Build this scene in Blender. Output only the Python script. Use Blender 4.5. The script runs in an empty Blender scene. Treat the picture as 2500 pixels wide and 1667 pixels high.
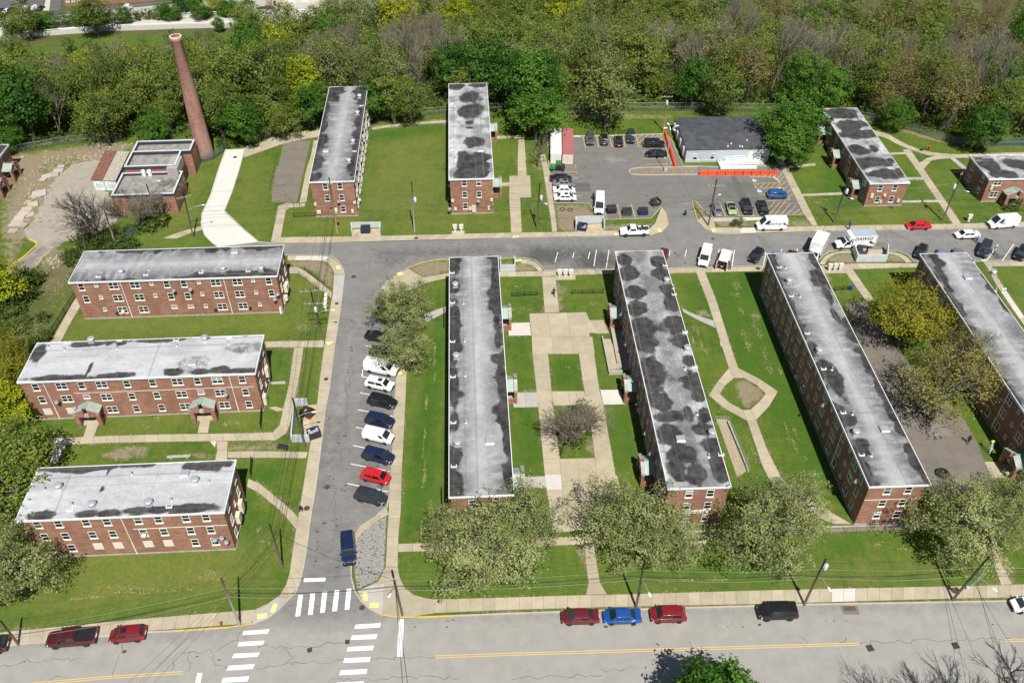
import bpy,bmesh,math,random
import numpy as np
from mathutils import Vector,Matrix
from mathutils.geometry import delaunay_2d_cdt
random.seed(7)
RNG=np.random.default_rng(7)
R=math.radians
C=bpy.context.scene.collection
SC=bpy.context.scene
# ------------------------------------------------------------------ camera
FPX,PITCH,ROLL,CAMH=2176.6,R(41.291),R(0.143),100.0
cam=bpy.data.cameras.new('camera');camo=bpy.data.objects.new('camera',cam);C.objects.link(camo)
cam.sensor_fit='HORIZONTAL';cam.sensor_width=36.0;cam.lens=FPX/2500*36
cam.clip_start=1;cam.clip_end=9000
_f=Vector((0,math.cos(PITCH),-math.sin(PITCH)));_u0=Vector((0,math.sin(PITCH),math.cos(PITCH)));_r0=Vector((1,0,0))
_r=_r0*math.cos(ROLL)+_u0*math.sin(ROLL);_u=-_r0*math.sin(ROLL)+_u0*math.cos(ROLL)
M4=Matrix(((_r.x,_u.x,-_f.x,0),(_r.y,_u.y,-_f.y,0),(_r.z,_u.z,-_f.z,CAMH),(0,0,0,1)))
camo.matrix_world=M4
SC.camera=camo
# ------------------------------------------------------------------ light
SUN_AZ,SUN_EL=166.5,55.5
w=bpy.data.worlds.new('World');SC.world=w;w.use_nodes=True
nt=w.node_tree;sky=nt.nodes.new('ShaderNodeTexSky');sky.sky_type='NISHITA';sky.sun_disc=False
sky.sun_elevation=R(SUN_EL);sky.sun_rotation=R(SUN_AZ);sky.air_density=1.0;sky.dust_density=0.6
bg=nt.nodes['Background'];bg.inputs['Strength'].default_value=0.053;nt.links.new(sky.outputs[0],bg.inputs[0])
sl=bpy.data.lights.new('sun','SUN');sl.energy=5.0;sl.angle=R(0.5);sl.color=(1.0,0.955,0.89)
so=bpy.data.objects.new('sun',sl);C.objects.link(so)
sd=Vector((math.sin(R(SUN_AZ))*math.cos(R(SUN_EL)),math.cos(R(SUN_AZ))*math.cos(R(SUN_EL)),math.sin(R(SUN_EL))))
so.rotation_euler=sd.to_track_quat('Z','Y').to_euler();so.location=(0,0,200)
SC.view_settings.view_transform='Standard';SC.view_settings.look='None'
SC.view_settings.gamma=1.0;SC.view_settings.use_curve_mapping=False
SC.view_settings.exposure=0.33
try:
 SC.cycles.max_bounces=6;SC.cycles.diffuse_bounces=2;SC.cycles.glossy_bounces=2
 SC.cycles.transmission_bounces=3;SC.cycles.transparent_max_bounces=12;SC.cycles.use_denoising=True
except Exception:
 pass
# ------------------------------------------------------------------ survey: photograph pixel -> point on a level plane
def at(px,py,z=0.0):
 d=_f+_r*((px-1250)/FPX)-_u*((py-833.5)/FPX)
 t=(z-CAMH)/d.z
 return Vector((d.x*t,d.y*t,z))
def ats(pts,z=0.0):
 return[at(p[0],p[1],z)for p in pts]
def xy(v):return(v.x,v.y)
FENCE=[(-400,150),(-150,170),(-111,177),(-97,182),(-58,183),(-45,192),(-33,193.6),(-16,197),(12,199.6),(62,199.9),(83,194.8),(95,186.6),(116,182.4),(180,180),(420,175)]
_fx=np.array([p[0]for p in FENCE]);_fy=np.array([p[1]for p in FENCE])
def hill(x,y):
 d=(np.asarray(y)-np.interp(x,_fx,_fy)-2.0)/135.0
 t=np.clip(d,0,1);return-50.0*t*t*(3-2*t)-3.0*np.clip(t*6,0,1)*(1-t)
def hz(x,y):return float(hill(x,y))
def at_hill(px,py,up=0.0):
 d=_f+_r*((px-1250)/FPX)-_u*((py-833.5)/FPX)
 lo=None;t=100.0
 while t<900:
  p=Vector((0,0,CAMH))+d*t
  if p.z<=hz(p.x,p.y)+up:break
  t+=0.5
 return Vector((p.x,p.y,hz(p.x,p.y)))
# ------------------------------------------------------------------ object helpers
def tag(o,label=None,cat=None,group=None,kind=None):
 if label:o['label']=label
 if cat:o['category']=cat
 if group:o['group']=group
 if kind:o['kind']=kind
 return o
def link(o,parent=None):
 C.objects.link(o)
 if parent is not None:o.parent=parent
 return o
def thing(name,label,cat,loc=(0,0,0),rz=0.0,group=None):
 o=bpy.data.objects.new(name,None);o.empty_display_size=0.2
 o.location=loc;o.rotation_euler=(0,0,rz);link(o)
 return tag(o,label,cat,group)
def copy_tree(o,parent=None):
 c=o.copy();C.objects.link(c)
 if parent is not None:c.parent=parent
 for ch in o.children:copy_tree(ch,c)
 return c
class MB:
 def __init__(s):s.v=[];s.f=[];s.m=[]
 def face(s,pts,mi=0):
  n=len(s.v);s.v+=[tuple(p)for p in pts];s.f.append(tuple(range(n,n+len(pts))));s.m.append(mi);return s
 def hexa(s,b,t,mi=0):
  n=len(s.v);s.v+=[tuple(p)for p in b]+[tuple(p)for p in t]
  k=len(b);s.f.append(tuple(range(n+k-1,n-1,-1)));s.f.append(tuple(range(n+k,n+2*k)))
  for i in range(k):
   j=(i+1)%k;s.f.append((n+i,n+j,n+k+j,n+k+i))
  s.m+=[mi]*(k+2);return s
 def box(s,x0,x1,y0,y1,z0,z1,mi=0):
  return s.hexa([(x0,y0,z0),(x1,y0,z0),(x1,y1,z0),(x0,y1,z0)],[(x0,y0,z1),(x1,y0,z1),(x1,y1,z1),(x0,y1,z1)],mi)
 def prism(s,poly,z0,z1,mi=0):
  p=[(q[0],q[1])for q in poly]
  a=sum(p[i][0]*p[(i+1)%len(p)][1]-p[(i+1)%len(p)][0]*p[i][1]for i in range(len(p)))
  if a<0:p=p[::-1]
  return s.hexa([(x,y,z0)for x,y in p],[(x,y,z1)for x,y in p],mi)
 def slab_bar(s,a,b,wd,z0,z1,mi=0):
  a=Vector((a[0],a[1]));b=Vector((b[0],b[1]));d=(b-a).normalized();n=Vector((-d.y,d.x))*wd/2
  return s.prism([a-n,b-n,b+n,a+n],z0,z1,mi)
 def tube(s,pts,rad,n=6,mi=0,cap=True):
  pts=[Vector(p)for p in pts]
  if not hasattr(rad,'__len__'):rad=[rad]*len(pts)
  base=len(s.v)
  for i,p in enumerate(pts):
   d=(pts[min(i+1,len(pts)-1)]-pts[max(i-1,0)]).normalized()
   a=d.cross(Vector((0,0,1))if abs(d.z)<.9 else Vector((1,0,0))).normalized();b=d.cross(a)
   for k in range(n):
    q=2*math.pi*k/n;s.v.append(tuple(p+(a*math.cos(q)+b*math.sin(q))*rad[i]))
  for i in range(len(pts)-1):
   for k in range(n):
    j=(k+1)%n;o=base+i*n
    s.f.append((o+k,o+j,o+n+j,o+n+k));s.m.append(mi)
  if cap:
   s.f.append(tuple(base+k for k in range(n)));s.m.append(mi)
   o=base+(len(pts)-1)*n;s.f.append(tuple(o+n-1-k for k in range(n)));s.m.append(mi)
  return s
 def lathe(s,prof,n=12,mi=0,c=(0,0)):
  base=len(s.v)
  for r_,z in prof:
   for k in range(n):
    q=2*math.pi*k/n;s.v.append((c[0]+r_*math.cos(q),c[1]+r_*math.sin(q),z))
  for i in range(len(prof)-1):
   for k in range(n):
    j=(k+1)%n;o=base+i*n;s.f.append((o+k,o+j,o+n+j,o+n+k));s.m.append(mi)
  o=base+(len(prof)-1)*n;s.f.append(tuple(o+k for k in range(n)));s.m.append(mi)
  return s
 def mesh(s,name,mats,smooth=False,bevel=0.0):
  me=bpy.data.meshes.new(name);me.from_pydata(s.v,[],s.f)
  for m in(mats if isinstance(mats,(list,tuple))else[mats]):me.materials.append(m)
  if any(s.m):me.polygons.foreach_set('material_index',s.m)
  if bevel:
   bm=bmesh.new();bm.from_mesh(me);bmesh.ops.remove_doubles(bm,verts=bm.verts,dist=.0005)
   bmesh.ops.recalc_face_normals(bm,faces=bm.faces)
   ed=[e for e in bm.edges if len(e.link_faces)==2 and e.calc_face_angle(0)>.3]
   bmesh.ops.bevel(bm,geom=ed,offset=bevel,segments=2,affect='EDGES',profile=.6,clamp_overlap=True)
   bm.to_mesh(me);bm.free()
  if smooth:me.polygons.foreach_set('use_smooth',[True]*len(me.polygons))
  me.update();return me
 def build(s,name,mats,parent=None,smooth=False,loc=None,rz=0.0,bevel=0.0):
  o=bpy.data.objects.new(name,s.mesh(name,mats,smooth,bevel))
  if loc is not None:o.location=loc
  o.rotation_euler=(0,0,rz);return link(o,parent)
def inst(name,me,parent=None,loc=(0,0,0),rot=(0,0,0),scale=None):
 o=bpy.data.objects.new(name,me);o.location=loc;o.rotation_euler=rot
 if scale:o.scale=scale
 return link(o,parent)
# ------------------------------------------------------------------ materials
def nodes(name):
 m=bpy.data.materials.new(name);m.use_nodes=True
 return m,m.node_tree,m.node_tree.nodes['Principled BSDF']
def N(nt,t,**kw):
 n=nt.nodes.new(t)
 for k,v in kw.items():
  if k in n.inputs:n.inputs[k].default_value=v
  else:setattr(n,k,v)
 return n
def mixc(nt,fac,a,b,mode='MIX'):
 n=nt.nodes.new('ShaderNodeMix');n.data_type='RGBA';n.blend_type=mode
 for sk,v in((0,fac),(6,a),(7,b)):
  if hasattr(v,'is_output')or hasattr(v,'links'):nt.links.new(v,n.inputs[sk])
  elif sk==0:n.inputs[0].default_value=v
  else:n.inputs[sk].default_value=(*v,1)if len(v)==3 else v
 return n.outputs[2]
def mth(nt,op,a,b=None,c=None):
 n=nt.nodes.new('ShaderNodeMath');n.operation=op
 for i,v in enumerate((a,b,c)):
  if v is None:continue
  if hasattr(v,'links'):nt.links.new(v,n.inputs[i])
  else:n.inputs[i].default_value=v
 return n.outputs[0]
def noise(nt,vec,scale,detail=4,rough=.55,dist=0.0):
 n=N(nt,'ShaderNodeTexNoise',Scale=scale,Detail=detail,Roughness=rough,Distortion=dist)
 if vec is not None:nt.links.new(vec,n.inputs['Vector'])
 return n.outputs['Fac']
def ramp(nt,v,lo,hi):
 n=N(nt,'ShaderNodeMapRange');n.inputs[1].default_value=lo;n.inputs[2].default_value=hi
 nt.links.new(v,n.inputs[0]);return n.outputs[0]
def pos(nt):return nt.nodes.new('ShaderNodeNewGeometry').outputs['Position']
def objc(nt):return nt.nodes.new('ShaderNodeTexCoord').outputs['Object']
def attr(nt,name):
 n=nt.nodes.new('ShaderNodeAttribute');n.attribute_name=name;return n.outputs['Fac']
def orand(nt):return nt.nodes.new('ShaderNodeObjectInfo').outputs['Random']
_mc={}
def plain(name,col,rough=.6,metal=0.0,var=.18,scale=3.0,obj=False,rnd=0.0,spec=None,bump=0.0):
 if name in _mc:return _mc[name]
 m,t,b=nodes(name);v=objc(t)if obj else pos(t)
 f=ramp(t,noise(t,v,scale,5),.3,.7)
 a=tuple(c*(1-var)for c in col);d=tuple(min(1,c*(1+var))for c in col)
 col_=mixc(t,f,a,d)
 if rnd:
  k=mth(t,'MULTIPLY_ADD',orand(t),rnd*2,1-rnd)
  cb=N(t,'ShaderNodeCombineColor');[t.links.new(k,cb.inputs[i])for i in range(3)]
  col_=mixc(t,1.0,col_,cb.outputs[0],'MULTIPLY')
 t.links.new(col_,b.inputs['Base Color']);b.inputs['Roughness'].default_value=rough;b.inputs['Metallic'].default_value=metal
 if spec is not None:b.inputs['Specular IOR Level'].default_value=spec
 if bump:
  bp=N(t,'ShaderNodeBump',Strength=bump,Distance=.05);t.links.new(noise(t,v,scale*6,3),bp.inputs['Height']);t.links.new(bp.outputs[0],b.inputs['Normal'])
 _mc[name]=m;return m
def concrete(name,a,b_,rnd=.10,stain=(.27,.22,.15)):
 m,t,b=nodes(name);p=pos(t)
 c=mixc(t,ramp(t,noise(t,p,.7,6,.6),.3,.7),a,b_)
 c=mixc(t,mth(t,'MULTIPLY',ramp(t,noise(t,p,.23,4),.5,.8),.4),c,stain)
 c=mixc(t,mth(t,'MULTIPLY',ramp(t,noise(t,p,9,3),.35,.65),.12),c,(.12,.10,.08))
 k=mth(t,'MULTIPLY_ADD',orand(t),rnd*2,1-rnd)
 cb=N(t,'ShaderNodeCombineColor');[t.links.new(k,cb.inputs[i])for i in range(3)]
 t.links.new(mixc(t,1.0,c,cb.outputs[0],'MULTIPLY'),b.inputs['Base Color']);b.inputs['Roughness'].default_value=.9
 return m
M_CONC=concrete('tan_concrete',(.37,.32,.225),(.45,.395,.285))
M_CONCW=concrete('new_concrete',(.52,.50,.455),(.60,.575,.53),.04,(.55,.52,.46))
M_CONCG=concrete('grey_concrete',(.36,.35,.32),(.45,.43,.39),.05,(.25,.24,.22))
M_JOINT=plain('joint_dirt',(.17,.135,.095),.95,var=.3)
M_KERB=concrete('kerb_stone',(.42,.385,.32),(.50,.46,.38),.03)
M_YEL=plain('yellow_paint',(.62,.42,.06),.7,var=.15)
M_TACT=plain('tactile_yellow',(.78,.66,.22),.7,var=.08)
def paint_mat(name,col):
 m,t,b=nodes(name);p=pos(t)
 f=ramp(t,noise(t,p,5.5,6,.7),.62,.74)
 t.links.new(mixc(t,mth(t,'MULTIPLY',f,.8),col,(.22,.22,.21)),b.inputs['Base Color']);b.inputs['Roughness'].default_value=.6
 return m
M_WPAINT=paint_mat('white_road_paint',(.82,.82,.80));M_YPAINT=paint_mat('yellow_road_paint',(.70,.47,.09))
M_BLUEP=plain('blue_paint',(.16,.42,.68),.6)
def asphalt(name,base,light,dark,streak_dir=0.0,streak=.5,dk=.5):
 m,t,b=nodes(name);p=pos(t)
 mp=N(t,'ShaderNodeMapping');mp.inputs['Rotation'].default_value=(0,0,streak_dir);mp.inputs['Scale'].default_value=(.05,.55,1)
 t.links.new(p,mp.inputs['Vector'])
 c=mixc(t,ramp(t,noise(t,p,.35,6,.62),.32,.7),base,light)
 c=mixc(t,mth(t,'MULTIPLY',ramp(t,noise(t,mp.outputs[0],1.0,4),.45,.75),streak),c,light)
 c=mixc(t,mth(t,'MULTIPLY',ramp(t,noise(t,p,1.3,6,.7),.52,.72),.22),c,dark)
 c=mixc(t,mth(t,'MULTIPLY',ramp(t,noise(t,p,14,2),.3,.7),.16),c,dark)
 a=attr(t,'dark');c=mixc(t,mth(t,'MULTIPLY',ramp(t,mth(t,'ADD',a,mth(t,'MULTIPLY',mth(t,'SUBTRACT',noise(t,p,.9,5,.65),.5),.9)),.35,.95),dk),c,dark)
 a2=attr(t,'pale');c=mixc(t,mth(t,'MULTIPLY',ramp(t,mth(t,'ADD',a2,mth(t,'MULTIPLY',mth(t,'SUBTRACT',noise(t,p,.8,5,.65),.5),.8)),.3,.9),.75),c,mixc(t,ramp(t,noise(t,p,.5,5,.6),.35,.65),(.305,.292,.265),(.352,.337,.306)))
 t.links.new(c,b.inputs['Base Color']);b.inputs['Roughness'].default_value=.88;b.inputs['Specular IOR Level'].default_value=.25
 return m
def brick_mat(name,c1,c2,mortar,tint=(.2,.08,.05)):
 m,t,b=nodes(name);o=objc(t)
 sx=N(t,'ShaderNodeSeparateXYZ');t.links.new(o,sx.inputs[0])
 cb=N(t,'ShaderNodeCombineXYZ');t.links.new(mth(t,'ADD',sx.outputs[0],sx.outputs[1]),cb.inputs[0]);t.links.new(sx.outputs[2],cb.inputs[1])
 br=N(t,'ShaderNodeTexBrick',Scale=1.0);br.inputs['Brick Width'].default_value=.26;br.inputs['Row Height'].default_value=.088
 br.inputs['Mortar Size'].default_value=.010;br.inputs['Bias'].default_value=-.1
 br.inputs['Color1'].default_value=(*c1,1);br.inputs['Color2'].default_value=(*c2,1);br.inputs['Mortar'].default_value=(*mortar,1)
 t.links.new(cb.outputs[0],br.inputs['Vector'])
 br2=N(t,'ShaderNodeTexBrick',Scale=1.0);br2.inputs['Brick Width'].default_value=.95;br2.inputs['Row Height'].default_value=.176;br2.inputs['Mortar Size'].default_value=0
 br2.inputs['Color1'].default_value=(.72,.70,.68,1);br2.inputs['Color2'].default_value=(1.25,1.25,1.25,1);t.links.new(cb.outputs[0],br2.inputs['Vector'])
 c=mixc(t,.8,br.outputs['Color'],br2.outputs['Color'],'MULTIPLY')
 mp=N(t,'ShaderNodeMapping');mp.inputs['Scale'].default_value=(.5,.5,.12);t.links.new(o,mp.inputs['Vector'])
 c=mixc(t,mth(t,'MULTIPLY',ramp(t,noise(t,mp.outputs[0],1.2,5),.40,.72),.65),c,tint)
 c=mixc(t,mth(t,'MULTIPLY',ramp(t,noise(t,o,5.0,4,.7),.5,.75),.3),c,tuple(x*1.5 for x in c2))
 t.links.new(c,b.inputs['Base Color']);b.inputs['Roughness'].default_value=.9;b.inputs['Specular IOR Level'].default_value=.2
 return m
M_BRICK=brick_mat('red_brick',(.330,.152,.098),(.25,.110,.073),(.33,.25,.195),(.195,.098,.072))
M_BRICKO=brick_mat('orange_brick',(.36,.115,.07),(.30,.10,.06),(.32,.23,.18),(.24,.08,.05))
M_WHITE=plain('white_frame',(.78,.77,.74),.5,var=.05)
M_SILL=plain('limestone_sill',(.60,.57,.50),.8,var=.1)
M_CREAM=plain('cream_metal',(.66,.60,.46),.55,var=.12)
M_STONE=plain('grey_coping',(.36,.345,.32),.85,var=.25,scale=2)
M_COPPER=plain('green_copper_roof',(.31,.40,.34),.6,var=.14,scale=.9)
M_COPPERD=plain('copper_seam',(.24,.32,.27),.6,var=.1)
M_FASCIA=plain('white_fascia',(.72,.73,.74),.5,var=.08)
M_DARK=plain('dark_metal',(.03,.03,.032),.5,var=.2)
M_BLACKR=plain('black_rail',(.02,.018,.017),.5,var=.2)
M_BOARD=plain('cream_board',(.66,.63,.56),.7,var=.06)
M_FENCE=plain('fence_grey',(.20,.21,.21),.5,.3,var=.15)
M_GALV=plain('galvanised',(.62,.64,.66),.38,.55,var=.12,scale=6)
M_RUBBER=plain('black_rubber',(.018,.018,.019),.8)
M_WOOD=plain('weathered_pole',(.085,.066,.052),.9,var=.35,scale=4)
M_WOODT=plain('tan_pole',(.24,.155,.085),.9,var=.25,scale=4)
M_WOODG=plain('grey_crossarm',(.24,.22,.195),.9,var=.25,scale=4)
M_WIRE=plain('cable_black',(.02,.02,.021),.6)
M_WIREG=plain('cable_grey',(.24,.25,.26),.5)
M_TRAFO=plain('transformer_grey',(.50,.54,.58),.5,var=.08)
def glass_mat(name,col,rough=.06):
 m,t,b=nodes(name);k=orand(t)
 b.inputs['Roughness'].default_value=rough;b.inputs['Specular IOR Level'].default_value=.5
 t.links.new(mixc(t,k,tuple(c*.4 for c in col),tuple(c*1.8 for c in col)),b.inputs['Base Color']);return m
M_GLASS=glass_mat('window_glass',(.014,.018,.021));M_CURT=plain('window_blind',(.36,.42,.38),.2,var=.15,rnd=.3)
M_GREENB=plain('green_blind',(.09,.22,.13),.2,var=.15,rnd=.3)
M_CARGLASS=glass_mat('car_glass',(.016,.026,.028),.04)
# ================================================================== GROUND, ROADS, PAVEMENTS
def inpoly(px,py,poly):
 px=np.asarray(px);py=np.asarray(py);ins=np.zeros(px.shape,bool);n=len(poly)
 for i in range(n):
  x0,y0=poly[i];x1,y1=poly[(i+1)%n]
  if y0==y1:continue
  c=((y0>py)!=(y1>py))&(px<(x1-x0)*(py-y0)/(y1-y0)+x0);ins^=c
 return ins
def segdist(px,py,poly,closed=True):
 d=np.full(np.shape(px),1e9);n=len(poly)
 for i in range(n if closed else n-1):
  ax,ay=poly[i];bx,by=poly[(i+1)%n];dx,dy=bx-ax,by-ay
  t=np.clip(((px-ax)*dx+(py-ay)*dy)/(dx*dx+dy*dy+1e-9),0,1)
  d=np.minimum(d,np.hypot(px-ax-t*dx,py-ay-t*dy))
 return d
RZ=-0.12
NK1=[(0,1581),(45,1574),(356,1545),(425,1542),(558,1533),(614,1525),(657,1508),(683.5,1487),(705,1465),(723,1447),(734,1420),(742,1388),(750,1340),(755,1298),(762,1251),(771,1198),(782,1116),(795,1004),(806,946),(818,845),(823,816),(835,736),(842,672),(838,656),(827,638),(811,627),(790,623),(758,622),(702,623),(600,627),(540,626)]
NK2=[(520,610),(532,602),(580,596),(625,591),(661,595),(811,593.5),(997,587),(1250,582),(1447,578),(1560,575),(1593,574),(1617,566),(1630,553),(1632,542),(1625,520),(1614,506)]
NK3=[(1689,491),(1691,502),(1702,539),(1718,558),(1742,570),(1771,572),(1875,569),(2061,564),(2247,562),(2500,555)]
SK=[(2500,638),(2409.6,638),(2300,640.5),(2247,642.5),(2231,638),(2215,622),(2194,614),(2165,611),(2077,611),(2045,611),(2024,615),(2008,624.5),(2000,634),(1985,646),(1864,650),(1636,654.5),(1489,658),(1330,661),(1319,646),(1306,635),(1284,630.5),(1250,630),(1223,632),(1096,634),(1064,635),(1029,642),(997,654),(968,672),(944,688),(931,702),(945,716),(962,735),(968,760),(971,800),(971,887),(967,924),(965,954),(959.6,1020),(957.5,1100),(953.5,1153),(950,1206),(944,1238),(925.5,1251),(917.5,1260.6),(880,1284.6),(870,1300.5),(864,1330),(856,1383),(856,1409.6),(864,1441),(880,1468),(901.6,1487),(931,1502.6),(970.7,1509),(1024,1508),(1250,1499),(1463,1492),(1686,1485),(1976,1477),(2327,1471),(2500,1468)]
def ext(pts,end,d):
 a,b=(pts[-2],pts[-1])if end else(pts[1],pts[0]);v=(Vector(b)-Vector(a)).normalized();return tuple(Vector(b)+v*d)
W1=[xy(p)for p in ats(NK1,RZ)];W2=[xy(p)for p in ats(NK2,RZ)];W3=[xy(p)for p in ats(NK3,RZ)];WS=[xy(p)for p in ats(SK,RZ)]
W1=[ext(W1,0,80)]+W1;W3=W3+[ext(W3,1,80)]
e0=ext([WS[0],WS[3]][::-1],1,80);e1=ext([WS[-2],WS[-1]],1,80);WS=[(W3[-1][0],e0[1])]+WS+[e1]
ROAD=W1+W2+W3+WS+[(e1[0],51.4),(20,51.2),(W1[0][0],45.5)]
LOT_PX=[(1336,334),(1500,331),(1625,327),(1640,342),(1668,405),(1760,408),(1905,404),(1909.6,417),(1964,526),(1875,528),(1737,531),(1715,512),(1700,495),(1689,491),(1614,506),(1600,524),(1590,534),(1476,538),(1450,516),(1436,498),(1354,497),(1348,470),(1340,417)]
LOT=[xy(p)for p in ats(LOT_PX,RZ)]
# ---- lawn / hillside sheet with the carriageways cut out
gx=np.arange(-128,132,1.5);gy=np.arange(40,232,1.5)
G1=np.array(np.meshgrid(gx,gy)).reshape(2,-1).T
gx2=np.arange(-420,421,10.0);gy2=np.arange(20,520,10.0)
G2=np.array(np.meshgrid(gx2,gy2)).reshape(2,-1).T
G2=G2[~((G2[:,0]>-129)&(G2[:,0]<132)&(G2[:,1]>39)&(G2[:,1]<232))]
far=[(-4000,-600),(4000,-600),(4000,6000),(-4000,6000),(-800,-100),(800,-100),(-800,700),(800,700),(0,-100),(0,700),(-800,300),(800,300),(-2000,2000),(2000,2000),(0,2000)]
keep=np.ones(len(G1),bool)
for P in(ROAD,LOT):keep&=segdist(G1[:,0],G1[:,1],P)>.25
G1=G1[keep]
pts=[tuple(p)for p in np.vstack([G1,G2,np.array(far)])]
edges=[];cv=[]
for P in(ROAD,LOT):
 o=len(cv);cv+=P;edges+=[(o+i,o+(i+1)%len(P))for i in range(len(P))]
cdt=delaunay_2d_cdt([Vector(p)for p in cv+pts],edges,[],0,1e-4)
V=np.array([(v.x,v.y)for v in cdt[0]]);F=np.array(cdt[2])
cen=V[F].mean(1);out=~(inpoly(cen[:,0],cen[:,1],ROAD)|inpoly(cen[:,0],cen[:,1],LOT))
F=F[out]
Z=hill(V[:,0],V[:,1])
def mk_mesh(name,V3,F,mat,attrs=None,smooth=False):
 me=bpy.data.meshes.new(name);n=len(F);k=F.shape[1]
 me.vertices.add(len(V3));me.vertices.foreach_set('co',np.asarray(V3,np.float32).ravel())
 me.loops.add(n*k);me.loops.foreach_set('vertex_index',F.astype(np.int32).ravel())
 me.polygons.add(n);me.polygons.foreach_set('loop_start',np.arange(0,n*k,k,dtype=np.int32))
 try:me.polygons.foreach_set('loop_total',np.full(n,k,np.int32))
 except Exception:pass
 for nm,a in(attrs or{}).items():
  at_=me.attributes.new(nm,'FLOAT','POINT');at_.data.foreach_set('value',np.asarray(a,np.float32))
 if smooth:me.polygons.foreach_set('use_smooth',np.ones(n,bool))
 for m in(mat if isinstance(mat,(list,tuple))else[mat]):me.materials.append(m)
 me.update(calc_edges=True);me.validate();return me
def ptsfield(V,polys=(),blobs=(),soft=.9,z=0.0):
 a=np.zeros(len(V))
 for P in polys:
  s=1.0
  if isinstance(P,tuple)and isinstance(P[0],float):s,P=P
  W=[xy(p)for p in ats(P,z)]
  ins=inpoly(V[:,0],V[:,1],W);d=segdist(V[:,0],V[:,1],W);sdist=np.where(ins,d,-d)
  a=np.maximum(a,s*np.clip(sdist/soft*.5+.5,0,1))
 for b in blobs:
  c=at(b[0],b[1],z);e=at(b[0]+b[2],b[1],z);g=at(b[0],b[1]-b[3],z);s=b[4]if len(b)>4 else 1
  rx=abs(e.x-c.x);ry=abs(g.y-c.y)
  q=np.hypot((V[:,0]-c.x)/rx,(V[:,1]-c.y)/ry);a=np.maximum(a,s*np.clip(1.35-q*.75,0,1))
 return a
DIRT=[[(997,654),(1029,642),(1064,636),(1096,635),(1096,666),(1032,678)],[(1223,640),(1255,641),(1285,643),(1303,648),(1316,661),(1223,663)],[(702,636),(758,635),(785,637),(800,642),(812,655),(815,672),(812,706),(800,700),(770,668),(740,655),(713,652)],[(2008,642),(2022,627),(2040,619),(2080,618),(2092,640),(2050,643)],[(2162,612),(2190,622),(2222,640),(2165,641)],[(1352,500),(1432,498),(1448,518),(1452,545),(1480,545),(1478,564),(1363,566)],[(1475,548),(1590,545),(1596,556),(1580,564),(1478,563)],[(1742,533),(1815,536),(1820,556),(1760,553),(1745,548)],[(1925,538),(1975,536),(1983,551),(1927,554)],[(1826,543),(1926,541),(1926,553),(1830,555)],[(1543,417),(1702,412),(1702,425),(1545,425)],[(1690,495),(1712,492),(1725,515),(1735,545),(1730,560),(1708,545)],[(1425,1330),(1433,1330),(1440,1450),(1428,1452)],[(1367,1330),(1425,1330),(1432,1380),(1415,1350)],[(1455,1400),(1470,1438),(1488,1452),(1470,1448)],[(1480,1050),(1492,1060),(1500,1110),(1497,1080)],[(1792,925),(1816,925),(1865,952),(1868,964),(1832,998),(1822,1000),(1800,965)],[(1358,690),(1372,695),(1380,720),(1372,760),(1364,755)],[(1979,1225),(2032,1253),(2003,1284),(1990,1270)],[(2060,660),(2075,680),(2120,735),(2090,700),(2065,672)],[(556,1080),(690,1078),(690,1098),(556,1100)],[(30,380),(100,375),(200,360),(215,352),(230,365),(150,385),(105,400),(95,440),(50,500),(0,570),(0,545),(40,470),(60,425),(30,410)],[(90,440),(130,415),(145,400),(100,480),(80,540),(45,575),(30,590),(60,520)],[(230,352),(300,350),(330,360),(260,375)],[(100,600),(160,610),(165,630),(120,660),(90,670),(110,630)],[(250,1120),(300,1088),(360,1090),(360,1115),(330,1110)],[(465,1110),(520,1105),(522,1118),(470,1122)],[(60,1515),(0,1522),(0,1540),(95,1533)],[(700,1240),(715,1248),(705,1200)],[(1250,950),(1320,955),(1320,1000),(1312,990)],[(908,308),(1090,288),(1090,296),(908,318)],[(1375,278),(1640,282),(1650,290),(1375,288)],[(2105,296),(2160,308),(2255,338),(2330,355),(2500,360),(2500,352),(2325,345),(2255,328),(2160,298)],[(1985,655),(2020,668),(2035,690),(2005,690)]]
DIRTB=[(1375,706,9,30,.8),(1450,1090,22,16,.9),(1846,770,14,10,.8),(1720,765,26,10,.8),(1880,1250,90,20,.5),(295,1108,40,16,.9),(345,1098,26,10,.8),(490,1085,18,6,.9),(1655,750,25,8,.6),(1240,1350,60,25,.5),(940,770,20,40,.6),(985,900,12,30,.5),(1545,1375,40,20,.5),(2255,1430,40,10,.6),(2380,1430,60,8,.7),(2420,1380,10,40,.8),(2455,1370,9,45,.8),(1475,1150,9,40,.6),(1328,930,6,200,.35),(290,785,10,6,.9),(395,700,3,3,.1),(1130,1330,40,12,.6),(1200,338,9,14,.4),(1316,400,22,40,.55),(1050,420,10,60,.3),(640,560,14,60,.35),(1085,300,70,6,.6),(230,370,40,10,.6),(80,700,40,60,.4),(150,640,20,20,.5)]
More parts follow.
